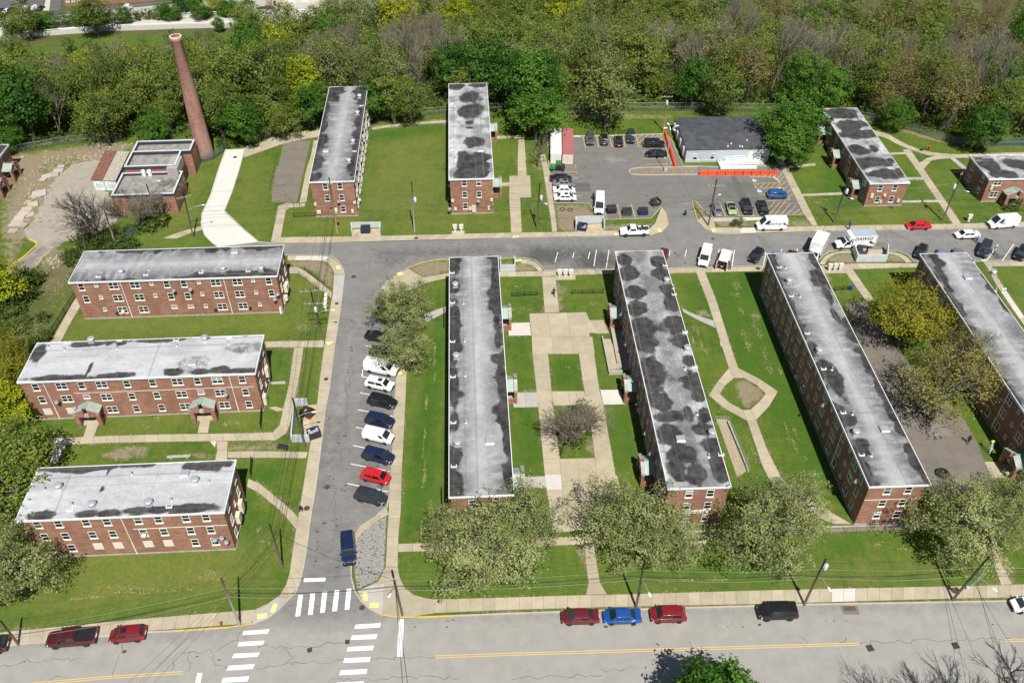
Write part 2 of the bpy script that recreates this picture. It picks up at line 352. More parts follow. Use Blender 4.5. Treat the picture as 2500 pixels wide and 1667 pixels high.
DRYB=[(960+z*0.0,1050,14,60,.5)for z in(0,)]+[(1058,900,7,40,.9),(1050,930,8,50,.8),(1040,1050,6,60,.8),(1032,1180,6,70,.9),(1030,1290,8,40,.9),(1060,860,6,30,.9),(1258,760,20,12,.7),(1262,700,10,8,.7),(1290,755,14,8,.7),(1445,742,14,6,.9),(1795,690,14,18,.9),(1790,722,18,8,.9),(1812,755,10,20,.8),(1845,800,14,30,.9),(1830,830,20,30,.8),(1870,880,12,40,.9),(1700,800,12,22,.9),(1715,850,12,30,.8),(1690,830,10,30,.7),(1905,900,10,20,.8),(1930,1060,14,40,.7),(1950,1100,16,30,.7),(1830,1080,10,50,.6),(1760,1010,10,20,.6),(300,1440,90,12,.8),(420,1440,60,10,.9),(510,1410,40,14,.9),(220,1460,60,10,.7),(350,1420,60,20,.5),(480,1385,60,16,.4),(380,1015,30,10,.9),(350,1045,20,8,.8),(560,1035,40,14,.6),(640,520,30,40,.3),(900,700+60,30,30,.4),(745,800,40,20,.6),(735,795,20,10,.6),(945,450,50,30,.45),(1000,480,60,20,.5),(930,500,30,18,.5),(1010,360,60,40,.4),(640,1330,14,20,.8),(633,1290,10,20,.8),(1650,1418,60,8,.9),(1760,1412,40,8,.9),(2160,1330,30,8,.8),(2210,1340,25,8,.8),(2300,1400,30,12,.9),(2180,1370,80,20,.4),(1990,490,30,8,.8),(2075,490,30,8,.5),(2150,530,80,10,.5),(110,540,20,10,.6),(430,520,40,40,.5),(480,560,60,30,.4),(350,590,40,16,.5),(100,790,40,60,.7),(140,700,40,40,.8),(200,660,30,20,.7),(90,380,12,6,1),(140,395,10,6,.6),(1460,990,10,8,.6),(1300,1030,10,8,.5),(1265,860,8,20,.5),(1385,893,8,6,.8),(1890,760,6,6,.5),(1755,1035,8,14,.6),(1830,1120,6,20,.6),(2450,720,30,40,.4),(2490,770,20,30,.5),(2400,470,40,20,.4),(2020,520,40,20,.3)]
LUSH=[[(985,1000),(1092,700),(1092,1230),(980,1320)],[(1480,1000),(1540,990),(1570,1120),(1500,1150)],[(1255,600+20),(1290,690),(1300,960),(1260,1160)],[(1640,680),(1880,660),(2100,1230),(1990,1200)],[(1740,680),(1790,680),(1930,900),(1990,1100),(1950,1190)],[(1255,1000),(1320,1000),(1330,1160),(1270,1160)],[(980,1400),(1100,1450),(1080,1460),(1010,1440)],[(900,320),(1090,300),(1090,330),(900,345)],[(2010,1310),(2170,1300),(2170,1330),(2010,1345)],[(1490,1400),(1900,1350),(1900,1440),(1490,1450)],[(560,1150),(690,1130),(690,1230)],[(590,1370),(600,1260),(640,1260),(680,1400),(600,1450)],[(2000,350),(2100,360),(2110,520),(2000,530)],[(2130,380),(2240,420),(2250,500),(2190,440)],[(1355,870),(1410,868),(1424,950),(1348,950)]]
WOODF=hill(V[:,0],V[:,1])<-.6
DIRT+=[[(1062,1498),(1250,1490),(1500,1483),(1875,1475),(2316,1463),(2580,1457),(2580,1466),(2316,1473),(1875,1482),(1250,1500),(1062,1508)],[(356,1541),(558,1527),(558,1536),(356,1547)],[(20,500),(70,480),(140,420),(150,440),(100,560),(95,600),(60,580),(20,600)],[(150,640),(175,620),(230,585),(200,640),(150,690),(110,720),(100,690)],(.66,[(0,380),(230,350),(232,395),(150,420),(80,540),(30,690),(0,700)]),[(225,350),(330,350),(300,372),(235,392),(180,400),(186,380)]]
dirt=ptsfield(V,DIRT,DIRTB);yel=ptsfield(V,[[(0,1400),(120,1300),(560,1290),(700,1290),(690,1430),(560,1480),(0,1530)],[(170,760),(690,750),(770,790),(640,830),(150,835)],[(230,1010),(640,1000),(620,1055),(150,1060)],[(900,340),(1090,320),(1090,530),(880,540)],[(440,400),(520,400),(480,560),(330,610)],[(530,500),(640,350),(660,500),(640,580)],[(690,520),(1190,510),(1230,560),(700,575)],[(700,650),(800,680),(790,800),(700,790)],[(1990,500),(2300,490),(2320,545),(2000,548)],[(2450,660),(2600,640),(2600,850)],[(1480,1400),(2300,1360),(2300,1430),(1490,1450)],[(740,860),(790,860),(770,980),(730,960)]],[(1000,1000,18,260,.8),(1070,1100,16,200,.7),(1040,850,14,150,.6)],4.0);dry=ptsfield(V,(),DRYB);lush=ptsfield(V,LUSH,(),2.5)
fieldp=[xy(p)for p in ats([(-400,95),(100,92),(250,76),(560,66),(640,66),(560,112),(420,125),(200,138),(100,150),(-200,165)],-48)]
flat=inpoly(V[:,0],V[:,1],fieldp)
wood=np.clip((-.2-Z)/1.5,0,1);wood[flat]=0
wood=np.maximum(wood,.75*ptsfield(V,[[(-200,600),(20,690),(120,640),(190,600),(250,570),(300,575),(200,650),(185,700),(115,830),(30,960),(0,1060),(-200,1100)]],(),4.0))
m,t,b=nodes('lawn_grass');p=pos(t)
mp=N(t,'ShaderNodeMapping');mp.inputs['Scale'].default_value=(1.6,.18,1);mp.inputs['Rotation'].default_value=(0,0,.06);t.links.new(p,mp.inputs['Vector'])
g=mixc(t,ramp(t,noise(t,p,.11,6,.65),.36,.62),(0.102,0.152,0.021),(0.044,0.105,0.012))
g=mixc(t,mth(t,'MULTIPLY',ramp(t,noise(t,mp.outputs[0],1.0,3),.4,.7),.45),g,(0.132,0.166,0.027))
g=mixc(t,mth(t,'MULTIPLY',ramp(t,noise(t,p,.55,6,.65),.46,.70),.7),g,(0.161,0.168,0.042))
g=mixc(t,mth(t,'MULTIPLY',ramp(t,noise(t,p,2.6,5,.7),.44,.68),.62),g,(0.030,0.073,0.009))
g=mixc(t,mth(t,'MULTIPLY',ramp(t,noise(t,p,9,3,.7),.5,.72),.5),g,(0.166,0.189,0.053))
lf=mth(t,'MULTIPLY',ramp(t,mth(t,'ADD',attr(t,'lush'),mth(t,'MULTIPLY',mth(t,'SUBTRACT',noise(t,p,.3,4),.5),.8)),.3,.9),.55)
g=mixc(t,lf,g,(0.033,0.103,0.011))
yf=ramp(t,mth(t,'ADD',attr(t,'yel'),mth(t,'MULTIPLY',mth(t,'SUBTRACT',noise(t,p,.33,6,.7),.5),2.0)),.35,1.1)
g=mixc(t,mth(t,'MULTIPLY',yf,.55),g,mixc(t,ramp(t,noise(t,p,1.9,5,.7),.35,.65),(0.112,0.131,0.024),(0.200,0.194,0.060)))
df=ramp(t,mth(t,'ADD',attr(t,'dry'),mth(t,'MULTIPLY',mth(t,'SUBTRACT',noise(t,p,2.2,5,.75),.5),2.4)),.75,1.1)
g=mixc(t,mth(t,'MULTIPLY',df,.8),g,(0.244,0.220,0.079))
ndf=mth(t,'MULTIPLY',mth(t,'SUBTRACT',noise(t,p,.8,6,.7),.5),1.6)
sf=ramp(t,mth(t,'ADD',attr(t,'dirt'),ndf),.42,.78)
soil=mixc(t,ramp(t,noise(t,p,1.6,6,.7),.3,.7),(.20,.155,.105),(.29,.235,.165))
g=mixc(t,mth(t,'MULTIPLY',sf,.92),g,soil)
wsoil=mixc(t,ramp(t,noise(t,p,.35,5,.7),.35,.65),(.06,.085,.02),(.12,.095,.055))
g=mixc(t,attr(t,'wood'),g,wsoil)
t.links.new(g,b.inputs['Base Color']);b.inputs['Roughness'].default_value=.95;b.inputs['Specular IOR Level'].default_value=.1
bp=N(t,'ShaderNodeBump',Strength=.5,Distance=.12);t.links.new(noise(t,p,5,4,.7),bp.inputs['Height']);t.links.new(bp.outputs[0],b.inputs['Normal'])
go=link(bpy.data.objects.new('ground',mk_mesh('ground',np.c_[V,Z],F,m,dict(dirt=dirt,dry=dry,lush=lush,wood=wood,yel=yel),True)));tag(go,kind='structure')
# ---- carriageways
def sheet(name,poly,z,mat,cell=0,attrs=None,kind='structure',parent=None):
 if cell:
  P=np.array(poly);X,Y=np.meshgrid(np.arange(P[:,0].min(),P[:,0].max(),cell),np.arange(P[:,1].min(),P[:,1].max(),cell))
  q=np.c_[X.ravel(),Y.ravel()];q=q[inpoly(q[:,0],q[:,1],poly)];q=q[segdist(q[:,0],q[:,1],poly)>.2]
  q=[tuple(p)for p in q]
 else:q=[]
 n=len(poly);r=delaunay_2d_cdt([Vector(p)for p in list(poly)+q],[(i,(i+1)%n)for i in range(n)],[],1,1e-4)
 v=np.array([(a.x,a.y)for a in r[0]]);f=np.array(r[2])
 nx=v[f];ar=(nx[:,1,0]-nx[:,0,0])*(nx[:,2,1]-nx[:,0,1])-(nx[:,1,1]-nx[:,0,1])*(nx[:,2,0]-nx[:,0,0])
 f[ar<0]=f[ar<0][:,::-1]
 o=bpy.data.objects.new(name,mk_mesh(name,np.c_[v,np.full(len(v),z)],f,mat,attrs(v)if attrs else None));link(o,parent)
 return tag(o,kind=kind)
M_ROAD=asphalt('street_asphalt',(.175,.172,.166),(.225,.22,.208),(.06,.058,.056),.05,.45,.8)
M_LOT=asphalt('car_park_asphalt',(.155,.15,.142),(.195,.188,.175),(.05,.047,.044),.3,.3,.6)
M_OLD=asphalt('old_pale_paving',(.30,.265,.21),(.37,.34,.285),(.13,.11,.09),.6,.5,.6)
def rattr(v):
 d=ptsfield(v,[(.75,[(1230,590),(1500,600),(1500,640),(1380,640),(1300,612)]),(.6,[(900,600),(1250,590),(1250,625),(1000,640),(960,665),(900,640)]),(.55,[(880,700),(965,740),(955,1080),(930,1240),(830,1300),(870,900)]),(.55,[(770,1000),(880,1000),(760,1400),(740,1400)]),(.5,[(735,1330),(870,1300),(860,1440),(735,1440)])],[(1330,625,60,20,1),(1460,635,60,22,1),(1440,655,40,6,1),(1655,648,10,5,1),(1520,650,30,8,.7),(2440,630,14,6,1),(2430,618,10,4,1),(2290,618,20,6,.5),(760,720,30,120,.45),(2460,625,14,8,.6),(2150,600,25,10,.6),(2000,630,40,8,.5)],2.0,RZ)
 pl=ptsfield(v,[(.95,[(-900,1570),(0,1570),(560,1525),(660,1505),(800,1515),(960,1495),(1500,1480),(2500,1460),(3500,1440),(3500,1800),(-900,1800)]),(.42,[(1640,575),(2500,565),(2500,600),(1640,610)])],[(830,1000,14,300,.55),(905,830,14,200,.4),(1300,650,20,8,.4)],2.5,RZ)
 return dict(dark=d,pale=pl)
ROADO=sheet('road',ROAD,RZ,M_ROAD,1.6,rattr)
LOTO=sheet('car_park',LOT,RZ+.004,M_LOT,2.0,lambda v:dict(dark=ptsfield(v,[(.55,[(1690,495),(1760,440),(1910,418),(1964,526),(1740,530)])],[(1480,395,20,6,.5),(1430,410,30,10,.5),(1600,395,30,10,.4)],2,RZ),pale=ptsfield(v,(),[(1500,390,30,10,.6),(1450,450,120,20,.25)],1,RZ)))
OLDP=[(150,420),(186,399),(234,392),(262,400),(225,455),(266,470),(290,541),(229,579),(165,587),(114,619),(77,659),(29,682),(-30,720),(-60,690),(5,668),(64,624),(90,600),(93,592),(72,583),(53,577),(82,535),(112,480),(133,438)]
OLDQ=[]
for i in range(len(OLDP)):
 a,b_=at(*OLDP[i]).xy,at(*OLDP[(i+1)%len(OLDP)]).xy;n=max(1,int((b_-a).length/.9))
 OLDQ+=[xy(a.lerp(b_,k/n)+Vector((random.uniform(-.45,.45),random.uniform(-.45,.45))))for k in range(n)]
OLD=sheet('old_car_park',OLDQ,.012,M_OLD,2.0,lambda v:dict(dark=ptsfield(v,[(1.0,[(90,600),(130,600),(77,659),(-30,720),(-60,690),(24,651)])],[(165,550,20,6,1),(140,595,25,10,.9),(190,545,12,4,1)],1.5),pale=np.zeros(len(v))))
CRT=sheet('asphalt_court',[xy(p)for p in ats([(663,494),(665,460),(673,417),(681,400),(691,356),(706,346),(758,343),(750,380),(741,417),(725,494)])],.012,asphalt('worn_brown_asphalt',(.17,.148,.122),(.215,.19,.155),(.08,.065,.05),.4,.3,.6),2.0,lambda v:dict(dark=np.full(len(v),.35),pale=np.zeros(len(v))))
COURT=sheet('asphalt_yard',[xy(p)for p in ats([(2062,740),(2112,735),(2140,780),(2230,900),(2300,960),(2351,1020),(2386,1079),(2404,1127),(2420,1153),(2440,1200),(2300,1230),(2240,1180),(2200,1090),(2150,960)])],.010,asphalt('yard_asphalt',(.15,.135,.115),(.20,.18,.15),(.06,.05,.04),.2,.3),2.0,lambda v:dict(dark=np.full(len(v),.2),pale=ptsfield(v,(),[(2290,1050,40,30,.5)],1)))
# ---- kerbs
def kerb(name,pts,wd,side,mat,z1=.03,z0=-.2,kind='structure',parent=None):
 """stone kerb along a line; side +1 puts its width on the left of the walking direction"""
 v=[Vector(p)for p in pts];mb=MB();off=[]
 for i,p in enumerate(v):
  d=(v[min(i+1,len(v)-1)]-v[max(i-1,0)]).normalized();off.append(p+Vector((-d.y,d.x))*wd*side)
 for i in range(len(v)-1):
  q=[v[i],v[i+1],off[i+1],off[i]]
  if side<0:q=q[::-1]
  mb.hexa([(*a,z0)for a in q],[(*a,z1)for a in q])
 return tag(mb.build(name,mat,parent),kind=kind)
kerb('kerb',W1,.17,1,M_KERB,.02);kerb('kerb',W2[2:],.17,1,M_KERB,.021);kerb('kerb',W3,.17,1,M_KERB,.022);kerb('kerb',WS,.17,1,M_KERB,.023)
LK=LOT+LOT[:1]
kerb('kerb',LOT[:14],.15,1 if 0 else-1,M_KERB,.019);kerb('kerb',LOT[14:]+LOT[:1],.15,-1,M_KERB,.017)
def ykerb(px):
 kerb('yellow_kerb',[xy(p)for p in ats(px,RZ)],.15,1,M_YEL,.034,-.10)
ykerb([(931,1502.6),(970.7,1509),(1024,1508),(1100,1505)][::1]);ykerb([(425,1542),(520,1535),(558,1533),(614,1525)])
ykerb([(1096,634),(1064,635),(1029,642),(997,654)]);ykerb([(1593,574),(1617,566),(1630,553),(1632,542),(1625,520),(1614,506)]);ykerb([(1689,491),(1691,502),(1702,539),(1718,558)])
kerb('yellow_kerb',[xy(p)for p in ats([(24,651),(64,624.5),(90,600),(93,592),(72,583)])],.25,1,M_YEL,.14,-.1)
isl=[(1702,426),(1560,427),(1543,425),(1537,420),(1542,414),(1560,411),(1702,409)]
kerb('kerb',[xy(p)for p in ats(isl,RZ)],.25,1,M_KERB,.03)
tag(MB().prism([xy(p)for p in ats([(1702,425),(1560,426),(1545,424),(1539,420),(1544,415),(1560,412),(1702,410)],RZ)],RZ-.02,.0).build('island',plain('island_soil',(.22,.175,.125),.95,var=.3,scale=1.5)),kind='structure')
# ---- slab pavements: a bed with recessed joints and single slabs
_rk=[0];EDGES=[]
def resample(P,n):
 P=[Vector(p)for p in P];L=[0]
 for i in range(len(P)-1):L.append(L[-1]+(P[i+1]-P[i]).length)
 o=[]
 for k in range(n+1):
  s=L[-1]*k/n;i=0
  while i<len(P)-2 and L[i+1]<s:i+=1
  o.append(P[i].lerp(P[i+1],(s-L[i])/max(1e-6,L[i+1]-L[i])))
 return o
def ribbon(A,B,slab=1.55,special=(),name='pavement',mat=None,z=.034,split=1,world=False,gap=.022):
 k=_rk[0]%12;_rk[0]+=1;z=z+k*.0022
 if not world:A=[p.xy for p in ats(A)];B=[p.xy for p in ats(B)]
 LA=sum((Vector(A[i+1])-Vector(A[i])).length for i in range(len(A)-1));LB=sum((Vector(B[i+1])-Vector(B[i])).length for i in range(len(B)-1))
 n=max(1,round((LA+LB)/2/slab));A=resample(A,n);B=resample(B,n)
 EDGES.append(A);EDGES.append(B)
 zb=.006+k*.0022;mb=MB()
 for i in range(n):
  q=[A[i],B[i],B[i+1],A[i+1]]
  if(q[1]-q[0]).cross(q[2]-q[0])<0:q=q[::-1]
  mb.hexa([(*a,zb-.03)for a in q],[(*a,zb+.010)for a in q])
 bed=tag(mb.build(name,M_JOINT),kind='structure')
 for i in range(n):
  for s in range(split):
   a0=A[i].lerp(B[i],s/split);b0=A[i].lerp(B[i],(s+1)/split);a1=A[i+1].lerp(B[i+1],s/split);b1=A[i+1].lerp(B[i+1],(s+1)/split)
   c=(a0+b0+a1+b1)/4;q=[]
   for v in(a0,b0,b1,a1):
    d=c-v;l=d.length
    q.append(v+d*min(.45,gap*1.3/l)if l>1e-4 else v)
   if(q[1]-q[0]).cross(q[2]-q[0])<0:q=q[::-1]
   h=z+random.uniform(-.0006,.0006)
   MB().hexa([(*a,zb)for a in q],[(*a,h)for a in q]).build('slab',M_CONCW if i in special else(mat or M_CONC),bed)
 return bed
def pad(px,mat=None,z=.03,name='pavement'):
 k=_rk[0]%12;_rk[0]+=1
 return tag(MB().prism([xy(p)for p in ats(px)],-.05,z+.0022*k).build(name,mat or M_CONC),kind='structure')
ribbon([(-60,1550),(0,1543),(354,1509),(625,1487)],[(-60,1584),(0,1577),(356,1540),(614,1521)],1.6)
ribbon([(625,1486),(657,1471),(681,1455),(697,1431),(707,1399),(715,1340),(723,1290),(730,1250),(750,1127),(758,1081),(762,1060)],[(616,1521),(656,1505),(682,1484),(704,1462),(721,1444),(732,1418),(740,1386),(748,1338),(753,1296),(769,1196),(786,1062)],1.7)
ribbon([(762,1060),(774,986),(782,914),(791,849),(795,827),(806,750),(814,710),(816.5,670)],[(786,1062),(793,1002),(804,944),(816,843),(821,814),(833,734),(837,700),(840,672)],1.6)
ribbon([(816.5,669),(811,654),(798,640.5),(785,637),(758,635.5),(702,636)],[(840,671),(836,656),(825,639),(810,628.5),(789,624.5),(702,624.6)],1.5,special=(4,5,6,7))
ribbon([(1060,1462.5),(1250,1457.5),(1423,1452),(1489,1451),(1875,1440),(2433,1428),(2500,1425.5),(2580,1423)],[(1060,1496),(1250,1488),(1430,1483),(1500,1481),(1875,1473.4),(2316,1461),(2500,1457.5),(2580,1455)],1.55,special=(33,34))
ribbon([(971,887),(967,924),(965,954),(959.6,1020),(957.5,1100),(953.5,1153),(950,1206),(949,1250),(945.5,1303),(941.5,1383)],[(995,887),(992,924),(990.7,962),(988,1020),(984,1100),(981,1153),(979.5,1206),(978.7,1251),(973,1303),(971,1383)],1.6)
ribbon([(944,1240),(925.5,1253),(917,1262),(880,1287),(871,1302),(866,1330)],[(949,1256),(935,1263),(925,1270),(890,1294),(877,1306),(869,1332)],1.5,name='pavement')
pad([(873,1441),(905,1428),(925,1418),(941,1384),(971,1384),(976,1410),(989,1436),(1010,1452),(1040,1460),(1060,1463),(1060,1496),(1005,1504.5),(970,1506),(933,1499.5),(904,1484.5),(883,1466)],M_CONC,.026)
pad([(875,1442),(906,1430),(937,1424.5),(933,1499),(904,1484),(885,1466)],M_CONCG,.030)
pad([(617,1520),(656,1505),(682,1485),(703,1463),(690,1458),(672,1466),(640,1485),(615,1499)],M_CONCG,.032)
pad([(816,671),(840,672),(835,734),(812,731)],M_CONCG,.05)
for q in([(669,1472.7),(678.7,1475),(670,1495),(659,1493)],[(629,1499),(652.4,1496),(651.6,1507),(628,1510)],[(885,1446),(896.3,1445.3),(898.5,1465),(888,1467)],[(904.3,1470.3),(926,1472),(923.7,1483.3),(900.8,1482)],[(821,650),(830,649),(831,657),(822,658)],[(972,912),(985,902),(988,907),(975,917)],[(1252,577),(1267,576),(1267,580),(1252,581)],[(1255,634),(1272,633),(1272,638),(1256,639)],[(1605,560),(1613,559),(1616,567),(1607,568)],[(1736,559),(1744,558),(1748,566),(1739,567)],[(795,835),(812,834),(808,840),(800,843)],[(1500,570),(1510,569.5),(1510,574),(1500,574.5)],[(968,668),(980,664),(985,669),(974,674)]):
 tag(MB().prism([xy(p)for p in ats(q)],.0,.068).build('tactile_panel',M_TACT),kind='structure')
ribbon([(606,1169),(625,1174),(644,1188),(665,1206),(705,1238),(728,1263)],[(603,1188),(620,1194),(638,1209),(660,1225),(689,1251),(723,1292)],1.9)
ribbon([(133,1069),(266,1064),(399,1060),(560,1058),(625,1057),(666,1055)],[(130,1087),(266,1081),(399,1078.6),(558,1076),(625,1074.7),(673,1074.7)],1.9,special=(0,))
ribbon([(666,1055),(681,1044),(705,940),(718,849)],[(673,1074.7),(703.5,1055),(729,940),(741,849)],1.9)
ribbon([(646,834),(791,831)],[(650,848),(790,848)],1.9);ribbon([(556,1102.6),(625,1101),(752,1103)],[(556,1117),(705,1117.5),(747,1119)],1.9)
ribbon([(528,1077),(530.6,1100),(525,1123)],[(556,1077),(555,1100),(554.5,1123)],1.9);ribbon([(213,1035),(203.5,1067)],[(241,1035),(228.7,1067)],1.8);ribbon([(489,1024),(482.7,1057)],[(514,1024),(508,1057)],1.8)
pad([(512,1077),(528,1077),(525,1092)],M_CONCW)
ribbon([(188,716),(160,771),(125,834),(70,920),(20,1010),(5,1045)],[(207,730),(172,789),(149,834),(95,930),(62,995),(30,1045)],1.9)
pad([(139,1068),(170,1068),(160,1087),(139,1130),(122,1130)],M_CONCW,.02)
ribbon([(702,653),(731,652),(770,681),(812,712)],[(705,668),(730,668),(770,700),(808,729)],1.7)
ribbon([(686,579.6),(856,578),(931,576.6),(1250,568.6),(1404,566.5),(1476,563.5),(1582,564)],[(661,594),(811,592.5),(931,589),(1250,581),(1404,578),(1476,576),(1582,573.5)],1.6)
pad([(1582,563),(1600,545),(1614,508),(1625,520),(1630,550),(1617,564),(1595,572.5),(1582,573.5)],M_CONC)
ribbon([(748,497),(731,496),(681,497),(661,592)],[(747,504),(725,507),(699,508),(686,580)],1.8)
ribbon([(766,343),(759,380),(747,417),(731,496)],[(777,343),(771,380),(760,417),(748,496)],1.8)
ribbon([(597,358),(625,353),(678,330),(730,322),(788,317)],[(595,385),(625,375),(689,352),(758,337),(775,335)],2.2)
ribbon([(908,312),(971,303),(1060,296),(1095,294)],[(908,317.5),(971,308),(1060,301.5),(1095,300)],2.2,special=(12,13,14))
ribbon([(1243,483),(1248,568)],[(1270,483),(1274,568)],1.8);pad([(1244,430),(1294,429),(1297,482),(1243,483)],M_CONC);ribbon([(1266,336),(1264,380),(1264,430)],[(1280,336),(1283,380),(1286,430)],1.9)
ribbon([(1200,333),(1266,331)],[(1200,340.5),(1267,338)],1.9);ribbon([(1208,447),(1244,446)],[(1210,456),(1244,455)],1.9)
ribbon([(1317,378),(1326,417),(1331,450),(1345,540),(1348,567)],[(1331,378),(1341,417),(1345,450),(1358,540),(1360,566)],1.9)
ribbon([(1880,368),(1901.6,401.6),(1909.6,417),(1964,526),(1984,552)],[(1890,366),(1918,401),(1928,417),(1981,520),(1996,551)],1.6)
ribbon([(1957,474),(2055,470)],[(1960,479.5),(2057,476)],1.9);ribbon([(1918,404),(1990,399)],[(1922,411),(1992,405)],1.9)
ribbon([(2130,318),(2167,327),(2194,343),(2226,359),(2274,372),(2327,377.6),(2500,372),(2600,369)],[(2136,330),(2165,338),(2190,353),(2218,364),(2262,379),(2327,386),(2500,381),(2600,378)],1.9)
ribbon([(2203,366),(2239,417),(2327,548)],[(2221,364),(2258,417),(2348,548)],1.9)
ribbon([(2285,380),(2262,387),(2243,399),(2238,412)],[(2372,385),(2300,388),(2274,392),(2254,415)],1.9)
ribbon([(2173,373.6),(2210,372)],[(2175,378),(2213,377)],1.9,mat=M_CONC);ribbon([(2205,434),(2255,433)],[(2208,440),(2258,439)],1.9,mat=M_CONCG);ribbon([(2195,490),(2300,488.5)],[(2197,495.5),(2303,494)],1.9,mat=M_CONCG);ribbon([(2319,387),(2354,417),(2385,440)],[(2331,386),(2368,417),(2398,440)],1.9,mat=M_CONCG)
ribbon([(1747,556),(1822,556.6),(1925.5,554),(2061,551),(2327,547),(2500,542),(2600,539)],[(1747,569),(1822,570),(1925,567),(2061,562.8),(2247,560.8),(2500,553.5),(2600,551)],1.6,special=(3,4))
pad([(1700,540),(1717,529),(1740,532),(1747,556),(1747,569),(1722,557)],M_CONC,.02);pad([(1813,531),(1880,530),(1880,537),(1822,539)],M_CONCW,.03);pad([(1737,532),(1813,531),(1822,540),(1740,541)],M_CONCG,.02);pad([(2460,548),(2500,545),(2560,540),(2560,549),(2500,553),(2462,556)],M_CONCG,.06)
ribbon([(1219,664.5),(1330,662),(1496,658.8)],[(1219,676),(1330,675),(1496,668)],1.6);ribbon([(1630,656),(1867,651)],[(1632,667.5),(1859,662)],1.6);ribbon([(1990,650),(2088,643.5),(2260,643)],[(1998,661),(2082,657.7),(2258,652)],1.6)
pad([(2003,658),(2060,656),(2066,667),(2012,668)],M_CONC);ribbon([(2400,639.5),(2500,639),(2600,638.5)],[(2408,651),(2500,650),(2600,649)],1.6);ribbon([(2409,650),(2428,690),(2500,795),(2540,850)],[(2420,650),(2443,690),(2512,790),(2552,845)],1.9,special=(4,5,6,7))
ribbon([(1270,632.5),(1290,634),(1306,639),(1318,650),(1326,662)],[(1272,643),(1287,645),(1300,649),(1308,655),(1314,662)],1.3);ribbon([(2000,645),(2012,627),(2028,618.5),(2050,614),(2080,613.5)],[(2013,647),(2022,631),(2036,622),(2054,618.5),(2080,618)],1.3);ribbon([(2165,613.5),(2192,617),(2212,625),(2226,640)],[(2165,619),(2187,623),(2202,631),(2212,642)],1.3)
pad([(1355,664),(1404,662),(1405,683),(1356,684)],M_CONC)
pad([(931,703),(944,690),(968,674),(997,656),(1032,678),(1096,667),(1096,678),(1045,689),(1012,704),(1000,730),(985,790),(985,890),(972,890),(972,800),(966,745)],M_CONC)
ribbon([(1323,676),(1330,764)],[(1356,676),(1366,762)],2.2);ribbon([(1292,766),(1431,762.5)],[(1298,822),(1440,822)],3.0,split=2);ribbon([(1431,762.5),(1436,782),(1473,781)],[(1438,812),(1450,815),(1487,814)],2.6);ribbon([(1298,822),(1446,822)],[(1300,864),(1452,864)],3.0)
ribbon([(1300,864),(1314,994),(1330,1161),(1340,1235)],[(1338,864),(1350,991),(1367,1120),(1376,1235)],3.0,special=(9,));ribbon([(1413,864),(1426,955),(1437,991),(1452,1117),(1464,1210)],[(1451,864),(1463,951),(1474,988),(1482,1040),(1503,1160)],3.0)
ribbon([(1346,955),(1426,955)],[(1351,990),(1437,990)],3.0);ribbon([(1367,1120),(1452,1118)],[(1376,1235),(1465,1215)],3.0,split=2)
pad([(1450,1180),(1506,1160),(1530,1250),(1460,1260)],M_CONC,.01);pad([(1340,1230),(1470,1215),(1480,1290),(1350,1300)],M_CONC,.012)
ribbon([(1250,959),(1311,957.7)],[(1254,995),(1315,994)],2.4,mat=M_CONCG);ribbon([(1275,1164),(1331,1162)],[(1281,1191),(1336,1190)],2.4,mat=M_CONCG);ribbon([(1240,789),(1293,787)],[(1242,820),(1297,819)],3,special=(0,1));ribbon([(1465,952),(1512,951)],[(1474,988),(1526,987)],3.4,special=(0,1))
ribbon([(1699,664),(1728,738),(1760,838),(1779,899)],[(1721,664),(1750,736),(1780,834),(1802,898)],3.0)
pad([(1757,835),(1770,834),(1761,847)],M_CONCW,.03)
ribbon([(1779,899),(1729,959),(1731,972),(1779,1004),(1824,1027)],[(1792,923),(1756,953),(1758,971),(1786,986),(1814,1001)],3.0,special=(5,));ribbon([(1802,898),(1898,948),(1900,964),(1876,994),(1846,1025)],[(1816,923),(1867,951),(1870,964),(1850,984),(1832,1000)],3.0)
ribbon([(1792,923),(1779,899)],[(1816,923),(1802,898)],3);ribbon([(1814,1001),(1824,1027)],[(1832,1000),(1846,1025)],3)
ribbon([(1824,1027),(1862,1140),(1900,1215),(1960,1250),(2037,1279)],[(1846,1025),(1875,1103),(1915,1180),(1979,1222),(2079,1279)],3.0)
ribbon([(1665,752),(1690,766),(1742,783)],[(1668,762),(1700,780),(1747,801)],1.8,mat=M_CONCG);ribbon([(1035,768),(1090,748)],[(1040,788),(1090,762)],1.8,mat=M_CONCG)
ribbon([(972,1327),(1072,1324),(1314,1312),(1425,1309)],[(972,1347),(1072,1344),(1364,1331),(1427,1328)],1.9);ribbon([(1427,1330),(1431,1380),(1440,1441),(1430,1451)],[(1449,1328),(1456,1370),(1468,1439),(1482,1450)],2.2)
ribbon([(1427,1305),(1640,1296),(1755,1293),(2003,1284),(2240,1277),(2420,1272)],[(1429,1326),(1640,1314),(1755,1311),(2005,1300),(2240,1292),(2420,1290)],1.9)
ribbon([(2428,1383),(2444,1427)],[(2447,1378),(2471,1426)],1.7);pad([(2403,1127),(2452,1127),(2470,1165),(2424,1168)],M_CONC)
ribbon([(2058.5,657),(2114,735)],[(2082,657.7),(2135,733)],1.9)
ribbon([(398,582),(440,566),(497,551)],[(430,583),(470,568),(505,558)],1.9)
pad([(656,995),(672,992),(700,1000),(676,1004)],M_CONC,.02);pad([(660,933),(695,930),(698,937),(664,938)],M_CONCG,.02)
DR=[(553,366),(597,364),(590,392),(582.5,417),(566.5,467.5),(549,511),(547,516),(552,522),(590,558),(628,590),(581,596),(532,602),(519,592.5),(501,574),(493,547),(495,523),(516,478),(534.6,417)]
